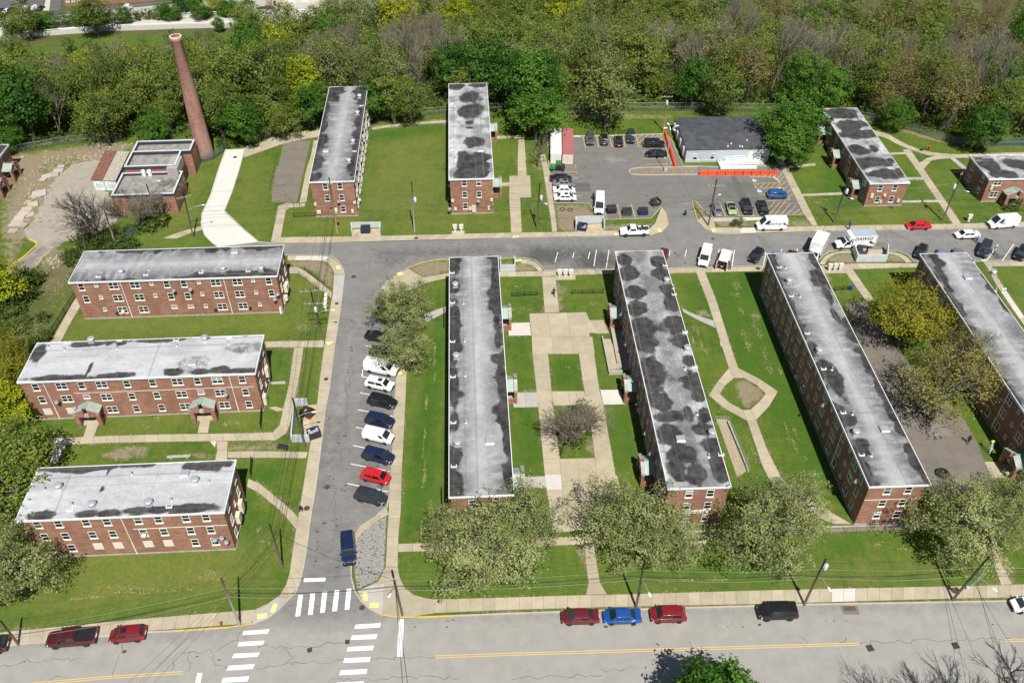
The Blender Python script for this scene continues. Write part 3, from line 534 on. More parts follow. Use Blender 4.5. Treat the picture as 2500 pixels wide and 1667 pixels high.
tag(MB().prism([xy(p)for p in ats(DR)],-.2,.05).build('drive',concrete('drive_concrete',(.58,.56,.51),(.66,.63,.575),.0,(.55,.53,.48))),kind='structure')
kerb('kerb',[xy(p)for p in ats([(597,364),(582.5,417),(566.5,467.5),(549,511),(547,516),(590,558),(628,590)])],.2,1,M_KERB,.16);kerb('kerb',[xy(p)for p in ats([(532,602),(519,592.5),(501,574),(493,547),(495,523),(516,478),(534.6,417),(553,366)])],.2,1,M_CONCW,.16)
# ---- road paint
def mark(px,mat=M_WPAINT,z=.0,par=None,name='road_marking',zz=.004):
 return tag(MB().face([(p.x,p.y,RZ+zz+z)for p in ats(px,RZ)][::-1],0).build(name,mat,par or ROADO))
def line(a,b,wd=.12,mat=M_WPAINT,par=None,zz=.004,name='road_marking'):
 p=at(*a,RZ);q=at(*b,RZ);d=(q-p).normalized();n=Vector((-d.y,d.x,0))*wd/2
 z=Vector((0,0,zz));MB().face([p-n+z,q-n+z,q+n+z,p+n+z]).build(name,mat,par or ROADO)
for q in([(595,1539.5),(658.8,1535),(653,1545.5),(591.8,1549)],[(583.8,1566.5),(646,1563),(641,1573),(580,1577)],[(572,1594.5),(634,1592),(629,1601.7),(566.6,1605.6)],[(558.6,1624.5),(622,1620),(617,1631.7),(552.7,1635.7)],[(545,1654),(608.6,1649.5),(604,1662),(540,1665.5)],[(868,1524),(930,1520),(927,1530.6),(865,1534)],[(859,1550.6),(921.6,1547),(918,1558.6),(856,1560.7)],[(850,1578.5),(913,1575),(910,1585.7),(846,1589)],[(841,1606),(905,1603),(902,1614.4),(838,1617)],[(832,1635.7),(897,1631.7),(894,1643.7),(828,1647)],[(822,1665.5),(888,1662),(885,1674),(818,1677)],[(728.7,1451.4),(740,1451),(732.7,1503),(721,1504)],[(758,1447.4),(769.5,1447),(763.3,1499.3),(752,1500)],[(787,1444),(799,1443),(793,1494),(781.4,1495.3)],[(817,1440),(828.7,1439.4),(822.6,1490.7),(811,1491.5)],[(846.3,1436.7),(858,1435.6),(853,1486.8),(841.5,1487.8)]):
 mark(q,name='crosswalk_bar')
for q in([(742.6,1410.7),(795,1409),(794,1418),(741,1420)],[(973.5,1511),(986,1511),(981.4,1602.5),(969.5,1602.5)],[(482,1642),(494,1642),(486,1680),(474,1680)]):mark(q,name='stop_line')
def dbl(pts):
 for s in(-.14,.14):
  P=[at(*p,RZ)for p in pts]
  for i in range(len(P)-1):
   d=(P[i+1]-P[i]).normalized();n=Vector((-d.y,d.x,0));a,b_=P[i]+n*s,P[i+1]+n*s;w_=n*.042;z=Vector((0,0,.004))
   MB().face([a-w_+z,b_-w_+z,b_+w_+z,a+w_+z]).build('centre_line',M_YPAINT,ROADO)
dbl([(-200,1700),(96,1667),(270,1652),(445,1641)]);dbl([(1063,1602.5),(1250,1596),(1875,1577.5),(2098,1571)]);dbl([(2455,1562.3),(2600,1559)])
for a,b_ in[((893,844),(972,860)),((879,958.5),(965,975)),((874,1000),(960,1016)),((868,1042.5),(956,1060)),((862,1087),(955,1106)),((856,1132),(952,1150)),((849,1180),(948,1200)),((899,809),(960,822)),((884,919),(966,934))]:line(a,b_)
line((888,880),(884,919));line((888,880),(893,881))
for a,b_ in[((1362,616),(1355,639)),((1402,616),(1398,630)),((1440,615),(1436,632)),((1636,611),(1633,626)),((1676,610),(1672,627)),((1756,608),(1746,650)),((1793,610),(1787,651)),((1456,610),(1450,650)),((1714,610),(1706,652)),((1870,616),(1864,648)),((1909,608),(1905,620)),((2437,597),(2408,638)),((2475,596),(2447,637)),((1487,610),(1480,655)),((1947,607),(1944,622))]:line(a,b_)
Y=dict(mat=M_YPAINT,par=LOTO,zz=.009,name='bay_line')
for a,b_ in[((1423,333),(1430,362)),((1456,331),(1462,361)),((1489,338),(1495,360)),((1521,330),(1527,360)),((1552,330),(1560,359)),((1558,358),(1566,358)),((1552,328),(1620,327)),((1570,372),(1600,372)),((1567,388),(1636,386.5)),((1573,402),(1641,401)),((1613,328),(1640,400)),((1555,340),(1570,329)),((1558,351),(1583,329)),((1566,358),(1597,329)),((1580,350),(1608,330)),((1600,340),(1614,332)),((1605,348),(1618,338)),((1620,345),(1630,350)),((1379,420),(1407,420)),((1398,434),(1411,434)),((1398,447.5),(1414,447.5)),((1400,462),(1418,462)),((1408,479),(1420,479)),((1507,498),(1516,535)),((1541,498),(1552,534)),((1477,520),(1482,536)),((1757,494),(1772,529)),((1799,512),(1806,528)),((1838,522),(1842,529)),((1832,432),(1891,433)),((1891,433),(1906,446.5)),((1840,448),(1906,446.5)),((1840,448),(1846,460)),((1846,460),(1904,459)),((1852,474.5),(1873,475)),((1872,490.5),(1928,489)),((1904,457),(1916,463)),((1924,480),(1928,489)),((1830,430),(1833,433)),((1893,434),(1900,436)),((1910,458),(1916,463))]:line(a,b_,.11,**Y)
for i in range(5):line((1843+i*13.2,458),(1853+i*13.2,448),.1,**Y)
for i in range(5):line((1838+i*13.2,432),(1842+i*13.2,428),.1,**Y)
for k,(x0,y0)in enumerate([(1905,430),(1906,440),(1908,453),(1915,460),(1922,470),(1925,481)]):line((x0-6,y0+6),(x0+11+k*1.6,y0-14),.1,**Y)
for k in range(9):line((1862+k*14,527),(1880+k*12.6+12,492+max(0,k-2)*5.5),.1,**Y)
for q in([(1836,438),(1845,438),(1848,443.5),(1838,443.5)],[(1848,463.5),(1857,463.5),(1861,470),(1850,470)]):
 o=mark(q,M_BLUEP,.006,LOTO,'accessible_bay_symbol')
 c=sum((at(*p,RZ)for p in q),Vector())/4
 mb=MB()
 for a,b_,w_ in(((-.15,.45),(-.05,-.05),.14),((-.05,-.05),(.3,-.1),.14),((.3,-.1),(.4,-.45),.14),((-.35,.05),(-.4,-.3),.1),((-.4,-.3),(-.1,-.5),.1),((-.1,-.5),(.2,-.4),.1)):
  a=Vector(a)+c.xy;b_=Vector(b_)+c.xy;d=(b_-a).normalized();n=Vector((-d.y,d.x))*w_/2;mb.face([(*v,RZ+.015)for v in(a-n,b_-n,b_+n,a+n)])
 mb.lathe([(0.1,RZ+.0151),(.0,RZ+.0152)],8,0,(c.x-.17,c.y+.6));mb.build('wheelchair_symbol',M_WPAINT,o)
mark([(1783,430),(1797,430),(1823,482),(1806,484),(1795,463),(1793,457),(1786,455),(1790,451)],asphalt('patch_asphalt',(.11,.107,.10),(.13,.127,.12),(.06,.06,.055)),.006,LOTO,'asphalt_patch')
mark([(1845,575),(1858,574),(1885,606),(1870,607)],asphalt('patch_grey',(.16,.16,.155),(.18,.18,.17),(.08,.08,.08)),.001,ROADO,'asphalt_patch');mark([(818,1276),(857,1276),(857,1298),(812,1321),(810,1321)],bpy.data.materials['patch_grey'],.001,ROADO,'asphalt_patch');mark([(1401,447),(1440,447),(1443,468),(1403,468)],bpy.data.materials['patch_asphalt'],.0065,LOTO,'asphalt_patch')
# ---- sealed cracks: thin dark ribbons of sealant on the asphalt
M_SEAL=plain('crack_sealant',(.055,.053,.05),.7)
def crack(px,wd=.044,jit=.28,par=None,base=RZ,zz=.0025):
 P=[at(*p,base)for p in px];Q=[]
 for i in range(len(P)-1):
  n=max(2,int((P[i+1]-P[i]).length/.5))
  for k in range(n):Q.append(P[i].lerp(P[i+1],k/n+random.uniform(-.2,.2)/n)+Vector((random.uniform(-jit,jit),random.uniform(-jit,jit),0)))
 Q.append(P[-1]);mb=MB()
 for i in range(len(Q)-1):
  d=(Q[i+1]-Q[i]);
  if d.length<1e-3:continue
  d.normalize();n=Vector((-d.y,d.x,0))*wd*random.uniform(.3,.7);z=Vector((0,0,zz));mb.face([Q[i]-n+z,Q[i+1]-n+z,Q[i+1]+n+z,Q[i]+n+z])
 tag(mb.build('crack_sealant',M_SEAL,par or ROADO),kind='stuff')
for P in([(860,834),(858,870),(851,905),(845,935),(847,990),(845,1060),(838,1100),(830,1140)],[(861,900),(854,925),(853,950)],[(845,918),(841,945),(845,970)],[(819,920),(822,912),(850,911)],[(808,983),(825,981),(840,985),(865,983)],[(771,1190),(800,1188),(812,1190),(830,1193),(865,1193)],[(820,1195),(817,1240),(815,1300)],[(823,741),(880,741),(905,740)],[(848,768),(850,760)],[(858,810),(862,780),(870,790)],[(825,809),(860,810)],[(937,610),(960,630),(977,648)],[(905,618),(900,660)],[(1118,587),(1120,605),(1116,625)],[(920,670),(945,650),(960,640),(1000,622),(1040,618),(1090,622),(1115,620)],[(1060,617),(1100,620)],[(1088,612),(1092,625)],[(1294,585),(1292,605)],[(1385,583),(1390,605),(1387,618)],[(1440,582),(1470,597)],[(1590,580),(1610,590),(1608,600)],[(1625,580),(1650,600)],[(2160,565),(2165,580),(2170,600)],[(2260,568),(2270,595)],[(2430,575),(2470,590),(2490,600)],[(1700,585),(1720,595)],[(1850,560),(1890,610)],[(0,1624),(60,1615),(150,1610),(205,1604)],[(100,1667),(150,1650)],[(270,1650),(285,1620),(300,1572)],[(420,1640),(425,1605),(440,1595),(520,1588),(560,1572),(580,1560),(587,1541)],[(460,1590),(465,1630),(450,1640)],[(520,1595),(530,1625),(560,1632),(620,1628)],[(625,1631),(700,1618),(800,1614),(905,1607),(1062,1602)],[(625,1575),(690,1580),(740,1580),(790,1571),(850,1567)],[(690,1580),(720,1600),(700,1615)],[(700,1475),(760,1476),(860,1470)],[(770,1510),(795,1525)],[(800,1660),(960,1655),(1000,1650),(1120,1655)],[(1250,1655),(1320,1652),(1400,1650),(1440,1645),(1470,1648)],[(1470,1634),(1520,1633),(1555,1629)],[(1670,1580),(1690,1575),(1686,1565)],[(1935,1565),(1965,1575)],[(2100,1568),(2350,1560),(2500,1558)],[(1960,1550),(1970,1570),(1965,1582)],[(2050,1570),(2068,1555)],[(2330,1585),(2350,1600),(2370,1640)],[(2440,1610),(2500,1605)]):
 crack(P)
for P in([(640,440),(680,455),(720,440)],[(690,460),(700,480),(716,494)],[(668,470),(700,478)]):crack(P,.06,.25,CRT,.016,.003)
for P in([(170,430),(200,440),(230,420)],[(120,560),(160,530),(200,520)],[(230,480),(200,540),(160,580)]):crack(P,.06,.3,OLD,.016,.003)
# ---- manholes, drains
def disc(px,r_,mat,name,label,cat,z=0.0,grp=None):
 c=at(*px,z);o=MB().lathe([(r_,0),(r_,.012),(r_*.86,.014),(r_*.84,.006),(r_*.1,.008)],18).build(name,mat,None,loc=c);return tag(o,label,cat,grp)
M_IRON=plain('cast_iron',(.085,.06,.045),.7,.3,var=.3,scale=9)
for px,r_,z,l in[((863.5,675.5),.45,RZ,'round iron manhole cover in the bend of the street'),((799,1188),.42,RZ,'round dark manhole in the lower side street beside the crack'),((796,925),.36,.06,'brown round manhole cover in the pavement left of the white vans'),((822,741),.34,.06,'round manhole cover in the pavement by the ramp railing'),((749,1240),.42,.065,'open round ring lying on the pavement beside the crouching person'),((1016,581.5),.4,.066,'round manhole cover in the far pavement near the twin mailboxes'),((1851,655.5),.45,.06,'round manhole cover in the pavement by the black parked car'),((1740,583),.36,RZ,'round manhole cover in the road below the white lettered van'),((884,1482.5),.38,RZ,'rusty round manhole beside the kerb at the junction corner'),((2330,1441),.45,.06,'brown round manhole at the foot of the leaning pole'),((574,384),.45,.05,'dark round cover set in the new pale drive'),((2174,506),.5,.02,'round concrete lid in the grass in front of the small block'),((1503,1020),.01,0,'')]:
 if l:disc(px,r_,M_IRON,'manhole_cover',l,'manhole cover',z,'manhole covers in streets and pavements')
def grate(px,sx,sy,rz,label,mat=M_IRON):
 c=at(*px,RZ);t=thing('drain_grate',label,'drain',(c.x,c.y,RZ+.003),rz,'iron drain grates in the road')
 MB().box(-sx,sx,-sy,sy,0,.006).build('frame',M_DARK,t)
 for i in range(7):
  x=-sx*.85+i*sx*1.7/6;MB().box(x-sx*.08,x+sx*.08,-sy*.85,sy*.85,.006,.016).build('bar',mat,t)
grate((848,1566),.28,.28,.1,'small square drain grate between the two crosswalks');grate((756,1586),.30,.30,.3,'dark square drain in the middle of the junction');grate((2124,1581),.42,.42,.2,'square drain grate at the end of the double yellow line');grate((2333,1575),.42,.42,.2,'square drain grate near the bottom right bare twigs')
mark([(2049,1479),(2093,1478),(2098,1499),(2060,1499)],bpy.data.materials['patch_grey'],.002,ROADO,'asphalt_patch');grate((2074,1484),.75,.32,0,'wide rusty kerb drain grate in a grey patch',plain('rust',(.24,.09,.05),.85,var=.3))
# ---- cobbled corner: small setts, too many to pick apart one by one
M_SETT=plain('granite_sett',(.31,.30,.285),.9,var=.4,scale=3.5,rnd=0)
CP=[xy(p)for p in ats([(946,1258),(941,1356),(938.5,1391),(922,1417),(873,1439),(864,1407),(863,1378),(871,1308),(892,1287)])]
tag(MB().prism(CP,-.1,.004).build('cobble_bed',plain('bed_soil',(.10,.085,.055),.95,var=.4,scale=2)),kind='structure')
mb=MB();P=np.array(CP);y=P[:,1].min();row=0
while y<P[:,1].max():
 x=P[:,0].min()+(row%2)*.13
 while x<P[:,0].max():
  if inpoly([x],[y],CP)[0]and segdist(np.array([x]),np.array([y]),CP)[0]>.12 and random.random()>.05+.55*max(0,(y-75.5)/4.5)**2:
   a=random.uniform(-.02,.02);h=random.uniform(.02,.055);mb.prism([(x-.11+a,y-.065),(x+.11+a,y-.065),(x+.11,y+.06),(x-.11,y+.06)],0,h)
  x+=.26
 y+=.165;row+=1
tag(mb.build('cobbles',M_SETT),'patch of small pale granite setts at the side street corner','cobbles',kind='stuff')
# ---- drifts of dead leaves and cut grass left on the lawns
lv=[];rg=np.random.default_rng(12)
for q in DRYB:
 c=at(q[0],q[1]);e=at(q[0]+q[2],q[1]);g_=at(q[0],q[1]-q[3]);s_=q[4]if len(q)>4 else 1;rx=abs(e.x-c.x);ry=abs(g_.y-c.y)
 if s_<.55:continue
 n=int(min(420,13*rx*ry*s_*3.1));k=rg.normal(0,1,(max(3,n//22),2))*.45;j=rg.integers(0,len(k),n);P=np.clip(k[j]+rg.normal(0,.17,(n,2)),-1.3,1.3)*[rx,ry]+[c.x,c.y];lv.append(P)
lv=np.vstack(lv);lv=lv[~inpoly(lv[:,0],lv[:,1],ROAD)];n=len(lv);ag=rg.uniform(0,6.28,n);sz=rg.uniform(.05,.14,n);du=np.c_[np.cos(ag),np.sin(ag)]*sz[:,None];dv=np.c_[-du[:,1],du[:,0]]*.6;zz=rg.uniform(.02,.09,n)
v=np.stack([np.c_[lv-du,zz],np.c_[lv-dv,zz*.6],np.c_[lv+du,zz],np.c_[lv+dv,zz*1.3]],1).reshape(-1,3)
tag(link(bpy.data.objects.new('fallen_leaves',mk_mesh('fallen_leaves',v,np.arange(4*n).reshape(-1,4),plain('dead_leaves',(.28,.23,.105),.9,var=.35,scale=3)))),'drifts of tan dead leaves scattered over the lawns','fallen leaves',kind='stuff')
# ---- grass creeping over the pavement edges
gp=[];rg=np.random.default_rng(5)
for L_ in EDGES:
 for i in range(len(L_)-1):
  a,b_=np.array(L_[i]),np.array(L_[i+1]);l=np.hypot(*(b_-a));n=int(l*9)
  if n<1 or l>6:continue
  u=rg.random((n,1));clump=np.clip(abs(math.sin(a[0]*.9+1.3*math.sin(a[1]*.7)))*1.5,.2,1.6);gp.append(a+(b_-a)*u+rg.normal(0,.055*clump,(n,2)))
gp=np.vstack(gp);gp=gp[~(inpoly(gp[:,0],gp[:,1],ROAD)|inpoly(gp[:,0],gp[:,1],LOT))];gp=gp[segdist(gp[:,0],gp[:,1],ROAD)>.35];n=len(gp);ag=rg.uniform(0,6.28,n);sz=rg.uniform(.05,.13,n);du=np.c_[np.cos(ag),np.sin(ag)]*sz[:,None];zz=rg.uniform(.05,.11,n)
v=np.stack([np.c_[gp-du,np.full(n,.0)],np.c_[gp+du,np.full(n,.0)],np.c_[gp+du[:,::-1]*.6,zz]],1).reshape(-1,3)
tag(link(bpy.data.objects.new('edge_grass',mk_mesh('edge_grass',v,np.arange(3*n).reshape(-1,3),plain('edge_grass_blades',(.10,.135,.03),.9,var=.4,scale=2)))),'ragged grass growing over the pavement edges','grass',kind='stuff')
# ---- soil worn along the pavement edges
sp=[]
for L_ in EDGES:
 for i in range(len(L_)-1):
  a,b_=np.array(L_[i]),np.array(L_[i+1]);l=np.hypot(*(b_-a));c_=max(0,math.sin(a[0]*.31+2*math.sin(a[1]*.23)))
  n=int(l*7*c_)
  if n<1 or l>6:continue
  sp.append(np.c_[a+(b_-a)*rg.random((n,1))+rg.normal(0,.16*c_+.05,(n,2)),np.full(n,c_)])
sp=np.vstack(sp);sp=sp[~(inpoly(sp[:,0],sp[:,1],ROAD)|inpoly(sp[:,0],sp[:,1],LOT))];sp=sp[segdist(sp[:,0],sp[:,1],ROAD)>.35];n=len(sp)
zz=.004+.002*rg.random(n)+np.arange(n)%7*2e-4;sz=rg.uniform(.06,.22,n);q=[]
for k in range(5):an=rg.uniform(0,.5,n)+k*1.257;q.append(np.c_[sp[:,0]+np.cos(an)*sz*rg.uniform(.6,1.2,n),sp[:,1]+np.sin(an)*sz*rg.uniform(.5,1.0,n),zz])
v=np.stack(q,1).reshape(-1,3);tag(link(bpy.data.objects.new('bare_soil',mk_mesh('bare_soil',v,np.arange(5*n).reshape(-1,5),plain('worn_soil',(.20,.155,.10),.95,var=.3,scale=2)))),'bare soil worn along the pavement edges','soil',kind='stuff')
# ---- oil drips and grime on the asphalt
q=[];n=0
for x0,y0,x1,y1,N_ in[(880,1200,950,1230,26),(890,1130,960,1190,20),(890,1000,960,1120,40),(900,880,970,1000,40),(900,700,965,870,40),(1000,1512,2500,1530,34),(0,1585,600,1620,10),(1340,620,1500,655,70),(1640,610,1860,650,60),(2300,600,2500,636,60),(1420,335,1560,365,40),(1345,420,1420,495,40),(1740,495,1880,525,30),(760,1250,860,1400,40),(780,760,870,1200,50),(900,600,1600,640,70),(1400,370,1700,480,60)]:
 for _ in range(N_):
  c=at(random.uniform(x0,x1),random.uniform(y0,y1),RZ)
  if not(inpoly([c.x],[c.y],ROAD)[0]or inpoly([c.x],[c.y],LOT)[0]):continue
  r_=random.choice((.04,.06,.06,.09,.12,.2))*random.uniform(.6,1.3);n+=1;q.append([(c.x+math.cos(k*.9)*r_*random.uniform(.5,1.2)*1.4,c.y+math.sin(k*.9)*r_*random.uniform(.5,1.2),RZ+.0062+n%9*2e-4)for k in range(7)])
v=np.array(q).reshape(-1,3);tag(link(bpy.data.objects.new('oil_stains',mk_mesh('oil_stains',v,np.arange(7*n).reshape(-1,7),plain('oil_stain',(.075,.07,.064),.8,var=.3))),ROADO),kind='stuff')
# ================================================================== BUILDINGS
def fbm(x,y,seed,oct=4):
 out=np.zeros_like(x);amp=1.0;tot=0
 for o in range(oct):
  r=np.random.default_rng(seed*17+o);T=r.random((64,64));xi=np.floor(x).astype(int);yi=np.floor(y).astype(int);fx=x-xi;fy=y-yi
  fx=fx*fx*(3-2*fx);fy=fy*fy*(3-2*fy);a=T[xi%64,yi%64];b=T[(xi+1)%64,yi%64];c=T[xi%64,(yi+1)%64];d=T[(xi+1)%64,(yi+1)%64]
  out+=amp*((a*(1-fx)+b*fx)*(1-fy)+(c*(1-fx)+d*fx)*fy);tot+=amp;amp*=.55;x=x*2.03+11;y=y*2.03+7
 return out/tot
m,t,b=nodes('roof_membrane');o=objc(t)
c=mixc(t,ramp(t,noise(t,o,.8,8,.7),.25,.75),(.30,.303,.308),(.43,.435,.44))
sx=N(t,'ShaderNodeSeparateXYZ');t.links.new(o,sx.inputs[0])
c=mixc(t,mth(t,'MULTIPLY',attr(t,'white'),ramp(t,noise(t,o,1.6,7,.7),.1,.55)),c,(.52,.535,.55))
gr=attr(t,'grime');c=mixc(t,mth(t,'MULTIPLY',gr,mth(t,'MULTIPLY_ADD',noise(t,o,4.5,6,.78),1.7,.05)),c,(.11,.109,.112))
spk=noise(t,o,6.0,5,.8);c=mixc(t,mth(t,'MULTIPLY',ramp(t,spk,.56,.70),.35),c,(.10,.10,.10))
wr=N(t,'ShaderNodeTexNoise',Scale=1.5,Detail=6,Roughness=.68,Distortion=2.2);t.links.new(o,wr.inputs['Vector'])
lines=mth(t,'SUBTRACT',1.0,ramp(t,mth(t,'ABSOLUTE',mth(t,'SUBTRACT',wr.outputs['Fac'],.5)),.0,.12))
c=mixc(t,mth(t,'MULTIPLY',lines,mth(t,'MULTIPLY',attr(t,'wrinkle'),.85)),c,(.085,.085,.09))
st=attr(t,'stain');n1=mth(t,'MULTIPLY',mth(t,'SUBTRACT',noise(t,o,.9,8,.72),.5),1.1);n2=mth(t,'MULTIPLY',mth(t,'SUBTRACT',noise(t,o,4.0,5,.75),.5),.55);sm=ramp(t,mth(t,'ADD',st,mth(t,'ADD',n1,n2)),.34,.78)
c=mixc(t,mth(t,'MULTIPLY',sm,.96),c,mixc(t,ramp(t,noise(t,o,.8,6,.7),.35,.68),(.013,.012,.012),(.075,.069,.065)))
c=mixc(t,mth(t,'MULTIPLY',ramp(t,attr(t,'seam'),.2,.9),.62),c,(.15,.15,.15))
t.links.new(c,b.inputs['Base Color']);b.inputs['Roughness'].default_value=.55;b.inputs['Specular IOR Level'].default_value=.35
M_ROOF=m
_wm={}
def window_meshes(wd,ht,kind):
 k=(round(wd,2),round(ht,2),kind)
 if k in _wm:return _wm[k]
 f=MB();t_=.075;x=wd/2;y=ht/2
 f.box(-x,-x+t_,-.05,0,-y,y);f.box(x-t_,x,-.05,0,-y,y);f.box(-x+t_,x-t_,-.05,0,y-t_,y);f.box(-x+t_,x-t_,-.05,0,-y,-y+t_)
 f.box(-x+t_,x-t_,-.045,0,-.035,.035)
 if kind=='W2':f.box(-.05,.05,-.048,0,-y+t_,-.035);f.box(-.05,.05,-.048,0,.035,y-t_)
 g=MB().box(-x+t_,x-t_,-.018,-.006,.035,y-t_);g2=MB().box(-x+t_,x-t_,-.026,-.014,-y+t_,-.035)
 s=MB().hexa([(-x-.06,-.13,-y-.17),(x+.06,-.13,-y-.17),(x+.06,0,-y-.17),(-x-.06,0,-y-.17)],[(-x-.06,-.12,-y-.05),(x+.06,-.12,-y-.05),(x+.06,0,-y-.002),(-x-.06,0,-y-.002)])
 r=[f.mesh('window',M_WHITE),[g.mesh('pane',mm)for mm in(M_GLASS,M_CURT,M_GREENB)],[g2.mesh('pane',mm)for mm in(M_GLASS,M_CURT,M_GREENB)],s.mesh('sill',M_SILL)]
 _wm[k]=r;return r
SIZES=dict(W1=(.98,1.36),W2=(1.62,1.30),S=(.56,.66),H=(.95,.70),T=(1.0,.62))
FACE=dict(front=0.0,right=math.pi/2,back=math.pi,left=-math.pi/2)
class Bldg:
 def __init__(s,name,label,cx,cy,th,sx,sy,h,brick=None,group='three storey brick blocks',bands=True):
  s.t=thing(name,label,'building',(cx,cy,0),R(th),group);s.h=h;s.ro=(sx/2,sy/2);s.w=(sx/2-.27,sy/2-.27);s.th=R(th);s.c=Vector((cx,cy,0))
  x,y=s.w;mb=MB().box(-x,x,-y,y,-.3,h-.12);s.wall=mb.build('wall',brick or M_BRICK,s.t)
  MB().box(-x-.05,x+.05,-y-.05,y+.05,-.2,.22).build('plinth',M_STONE,s.t)
  s.mat=Matrix.Rotation(s.th,3,'Z');s.inv=s.mat.inverted()
  X,Y=s.ro;f=MB()
  for(x0,x1,y0,y1)in((-X,X,-Y,-Y+.10),(-X,X,Y-.10,Y),(-X,-X+.10,-Y+.10,Y-.10),(X-.10,X,-Y+.10,Y-.10)):f.box(x0,x1,y0,y1,h-.26,h+.07)
  f.build('fascia',M_FASCIA,s.t)
 def loc(s,p):return s.inv@(Vector(p)-s.c)
 def plane(s,face,px,py):
  """where the sight line of a photo pixel meets one wall: (along, z)"""
  d=_f+_r*((px-1250)/FPX)-_u*((py-833.5)/FPX);o=s.inv@(Vector((0,0,CAMH))-s.c);d=s.inv@d
  if face in('front','back'):k=((-s.w[1]if face=='front' else s.w[1])-o.y)/d.y;p=o+d*k;return(p.x if face=='front' else-p.x),p.z
  k=((s.w[0]if face=='right' else-s.w[0])-o.x)/d.x;p=o+d*k;return(p.y if face=='right' else-p.y),p.z
 def put(s,face,u,z,off=0.0):
  a=FACE[face];D=s.w[1]if face in('front','back')else s.w[0]
  return Vector((u*math.cos(a)+(D+off)*math.sin(a),u*math.sin(a)-(D+off)*math.cos(a),z)),a
 def window(s,face,u,top,kind):
  if kind=='B':
   p,a=s.put(face,u,top-.62);o=inst('boarded_window',s.bm(),s.t,p,(0,0,a));o['label']='window closed with a cream board';return
  if kind=='K':
   p,a=s.put(face,u,top-.55);inst('brick_infill',s.ki(),s.t,p,(0,0,a));return
  wd,ht=SIZES[kind];fm,g1,g2,sm_=window_meshes(wd,ht,'W2' if kind=='W2' else 'W1');p,a=s.put(face,u,top-ht/2)
  o=inst('window',fm,s.t,p,(0,0,a));r_=random.random();i=0 if r_<.88 else(1 if r_<.96 else 2);j=0 if random.random()<.8 else i
  inst('pane',g1[i],o);inst('pane',g2[j],o);inst('sill',sm_,o)
  if random.random()<.04 and kind!='S':
   MB().box(-.28,.28,-.42,-.02,-ht/2+.08,-ht/2+.46).build('air_conditioner',M_CREAM,o)
 _b=None;_k=None
 def bm(s):
  if Bldg._b is None:Bldg._b=MB().box(-.62,.62,-.035,0,-.66,.66).mesh('boarded_window',M_BOARD)
  return Bldg._b
 def ki(s):
  if Bldg._k is None:Bldg._k=MB().box(-.6,.6,-.012,0,-.6,.6).mesh('brick_infill',M_BRICKO)
  return Bldg._k
 def rows(s,face,rows,ox=0,oy=0,k=.26596):
  for row in rows:
   q=[(s.plane(face,ox+x*k,oy+y*k),kd)for x,y,kd in row]
   tops=[z+SIZES.get(kd,(1,1.3))[1]/2 for(u,z),kd in q if kd in('W1','W2')]or[z+.4 for(u,z),kd in q]
   top=float(np.median(tops))
   for(u,z),kd in q:s.window(face,u,top,kd)
 def autorows(s,face,tops,spec,L=None):
  for ti,top in enumerate(tops):
   for u,kd in spec:s.window(face,u,top,kd if not(ti==len(tops)-1 and kd=='W1' and random.random()<.15)else 'B')
 def pipe(s,face,u0,z0=None):
  z1=s.h-.25;p0,a=s.put(face,u0,0,.06);pts=[(p0.x,p0.y,.12),(p0.x,p0.y,2.6)];o=MB().tube(pts,.085,6).tube([(p0.x,p0.y,2.55),(p0.x,p0.y,z1)],.055,6).build('downspout',M_WHITE,s.t);return o
 def strip(s,face,u0,u1,z):
  p,a=s.put(face,(u0+u1)/2,z,.0);l=(u1-u0)/2;MB().box(-l,l,-.06,0,-.04,.04).build('conduit',M_SILL,s.t,loc=p,rz=a)
 def boxon(s,face,px,py,wd,ht,dp=.3,mat=None,name='meter_box'):
  u,z=s.plane(face,px,py);p,a=s.put(face,u,z);MB().box(-wd/2,wd/2,-dp,0,-ht/2,ht/2).build(name,mat or M_CREAM,s.t,loc=p,rz=a,bevel=.02)
 def dish(s,face,px,py,r_=.34):
  u,z=s.plane(face,px,py);p,a=s.put(face,u,z,.0);mb=MB();T=[]
  prof=[(0.0,.0),(r_*.5,.03),(r_*.85,.09),(r_,.14)]
  q=MB().lathe(prof[::-1],14);rot=Matrix.Rotation(R(62),4,'X');mb.v=[tuple((rot@Vector(v))+Vector((0,-.62,.25)))for v in q.v];mb.f=q.f;mb.m=q.m
  mb.tube([(0,0,0),(0,-.45,.05),(0,-.6,.25)],.03,5).tube([(0,-.55,.1),(0,-1.05,.1)],.018,4).box(-.05,.05,-1.1,-1.0,.06,.16)
  mb.build('satellite_dish',plain('dish_grey',(.25,.26,.28),.5,var=.1),s.t,loc=p,rz=a)
 def roof(s,style,blobs=(),seed=1,dirn=None,nat=1.0,whites=()):
  X,Y=s.ro[0]-.1,s.ro[1]-.1;nx=int(2*X/.3);ny=int(2*Y/.3);xs=np.linspace(-X,X,nx);ys=np.linspace(-Y,Y,ny);gx_,gy_=np.meshgrid(xs,ys)
  long_y=Y>X;U=gy_ if long_y else gx_;Vv=gx_ if long_y else gy_;HU=Y if long_y else X;HV=X if long_y else Y
  crown=.10*(1-np.abs(Vv)/HV);zz=s.h+.005+crown*1.0
  e=HV-np.abs(Vv);eu=HU-np.abs(U);lob=fbm(U*.42+50,np.sign(Vv)*9+40+Vv*.1,seed,3);lob2=fbm(U*.16+50,np.sign(Vv)*5+20,seed+5,2)
  stain=np.zeros_like(U);grime=np.zeros_like(U);wrk=np.zeros_like(U)
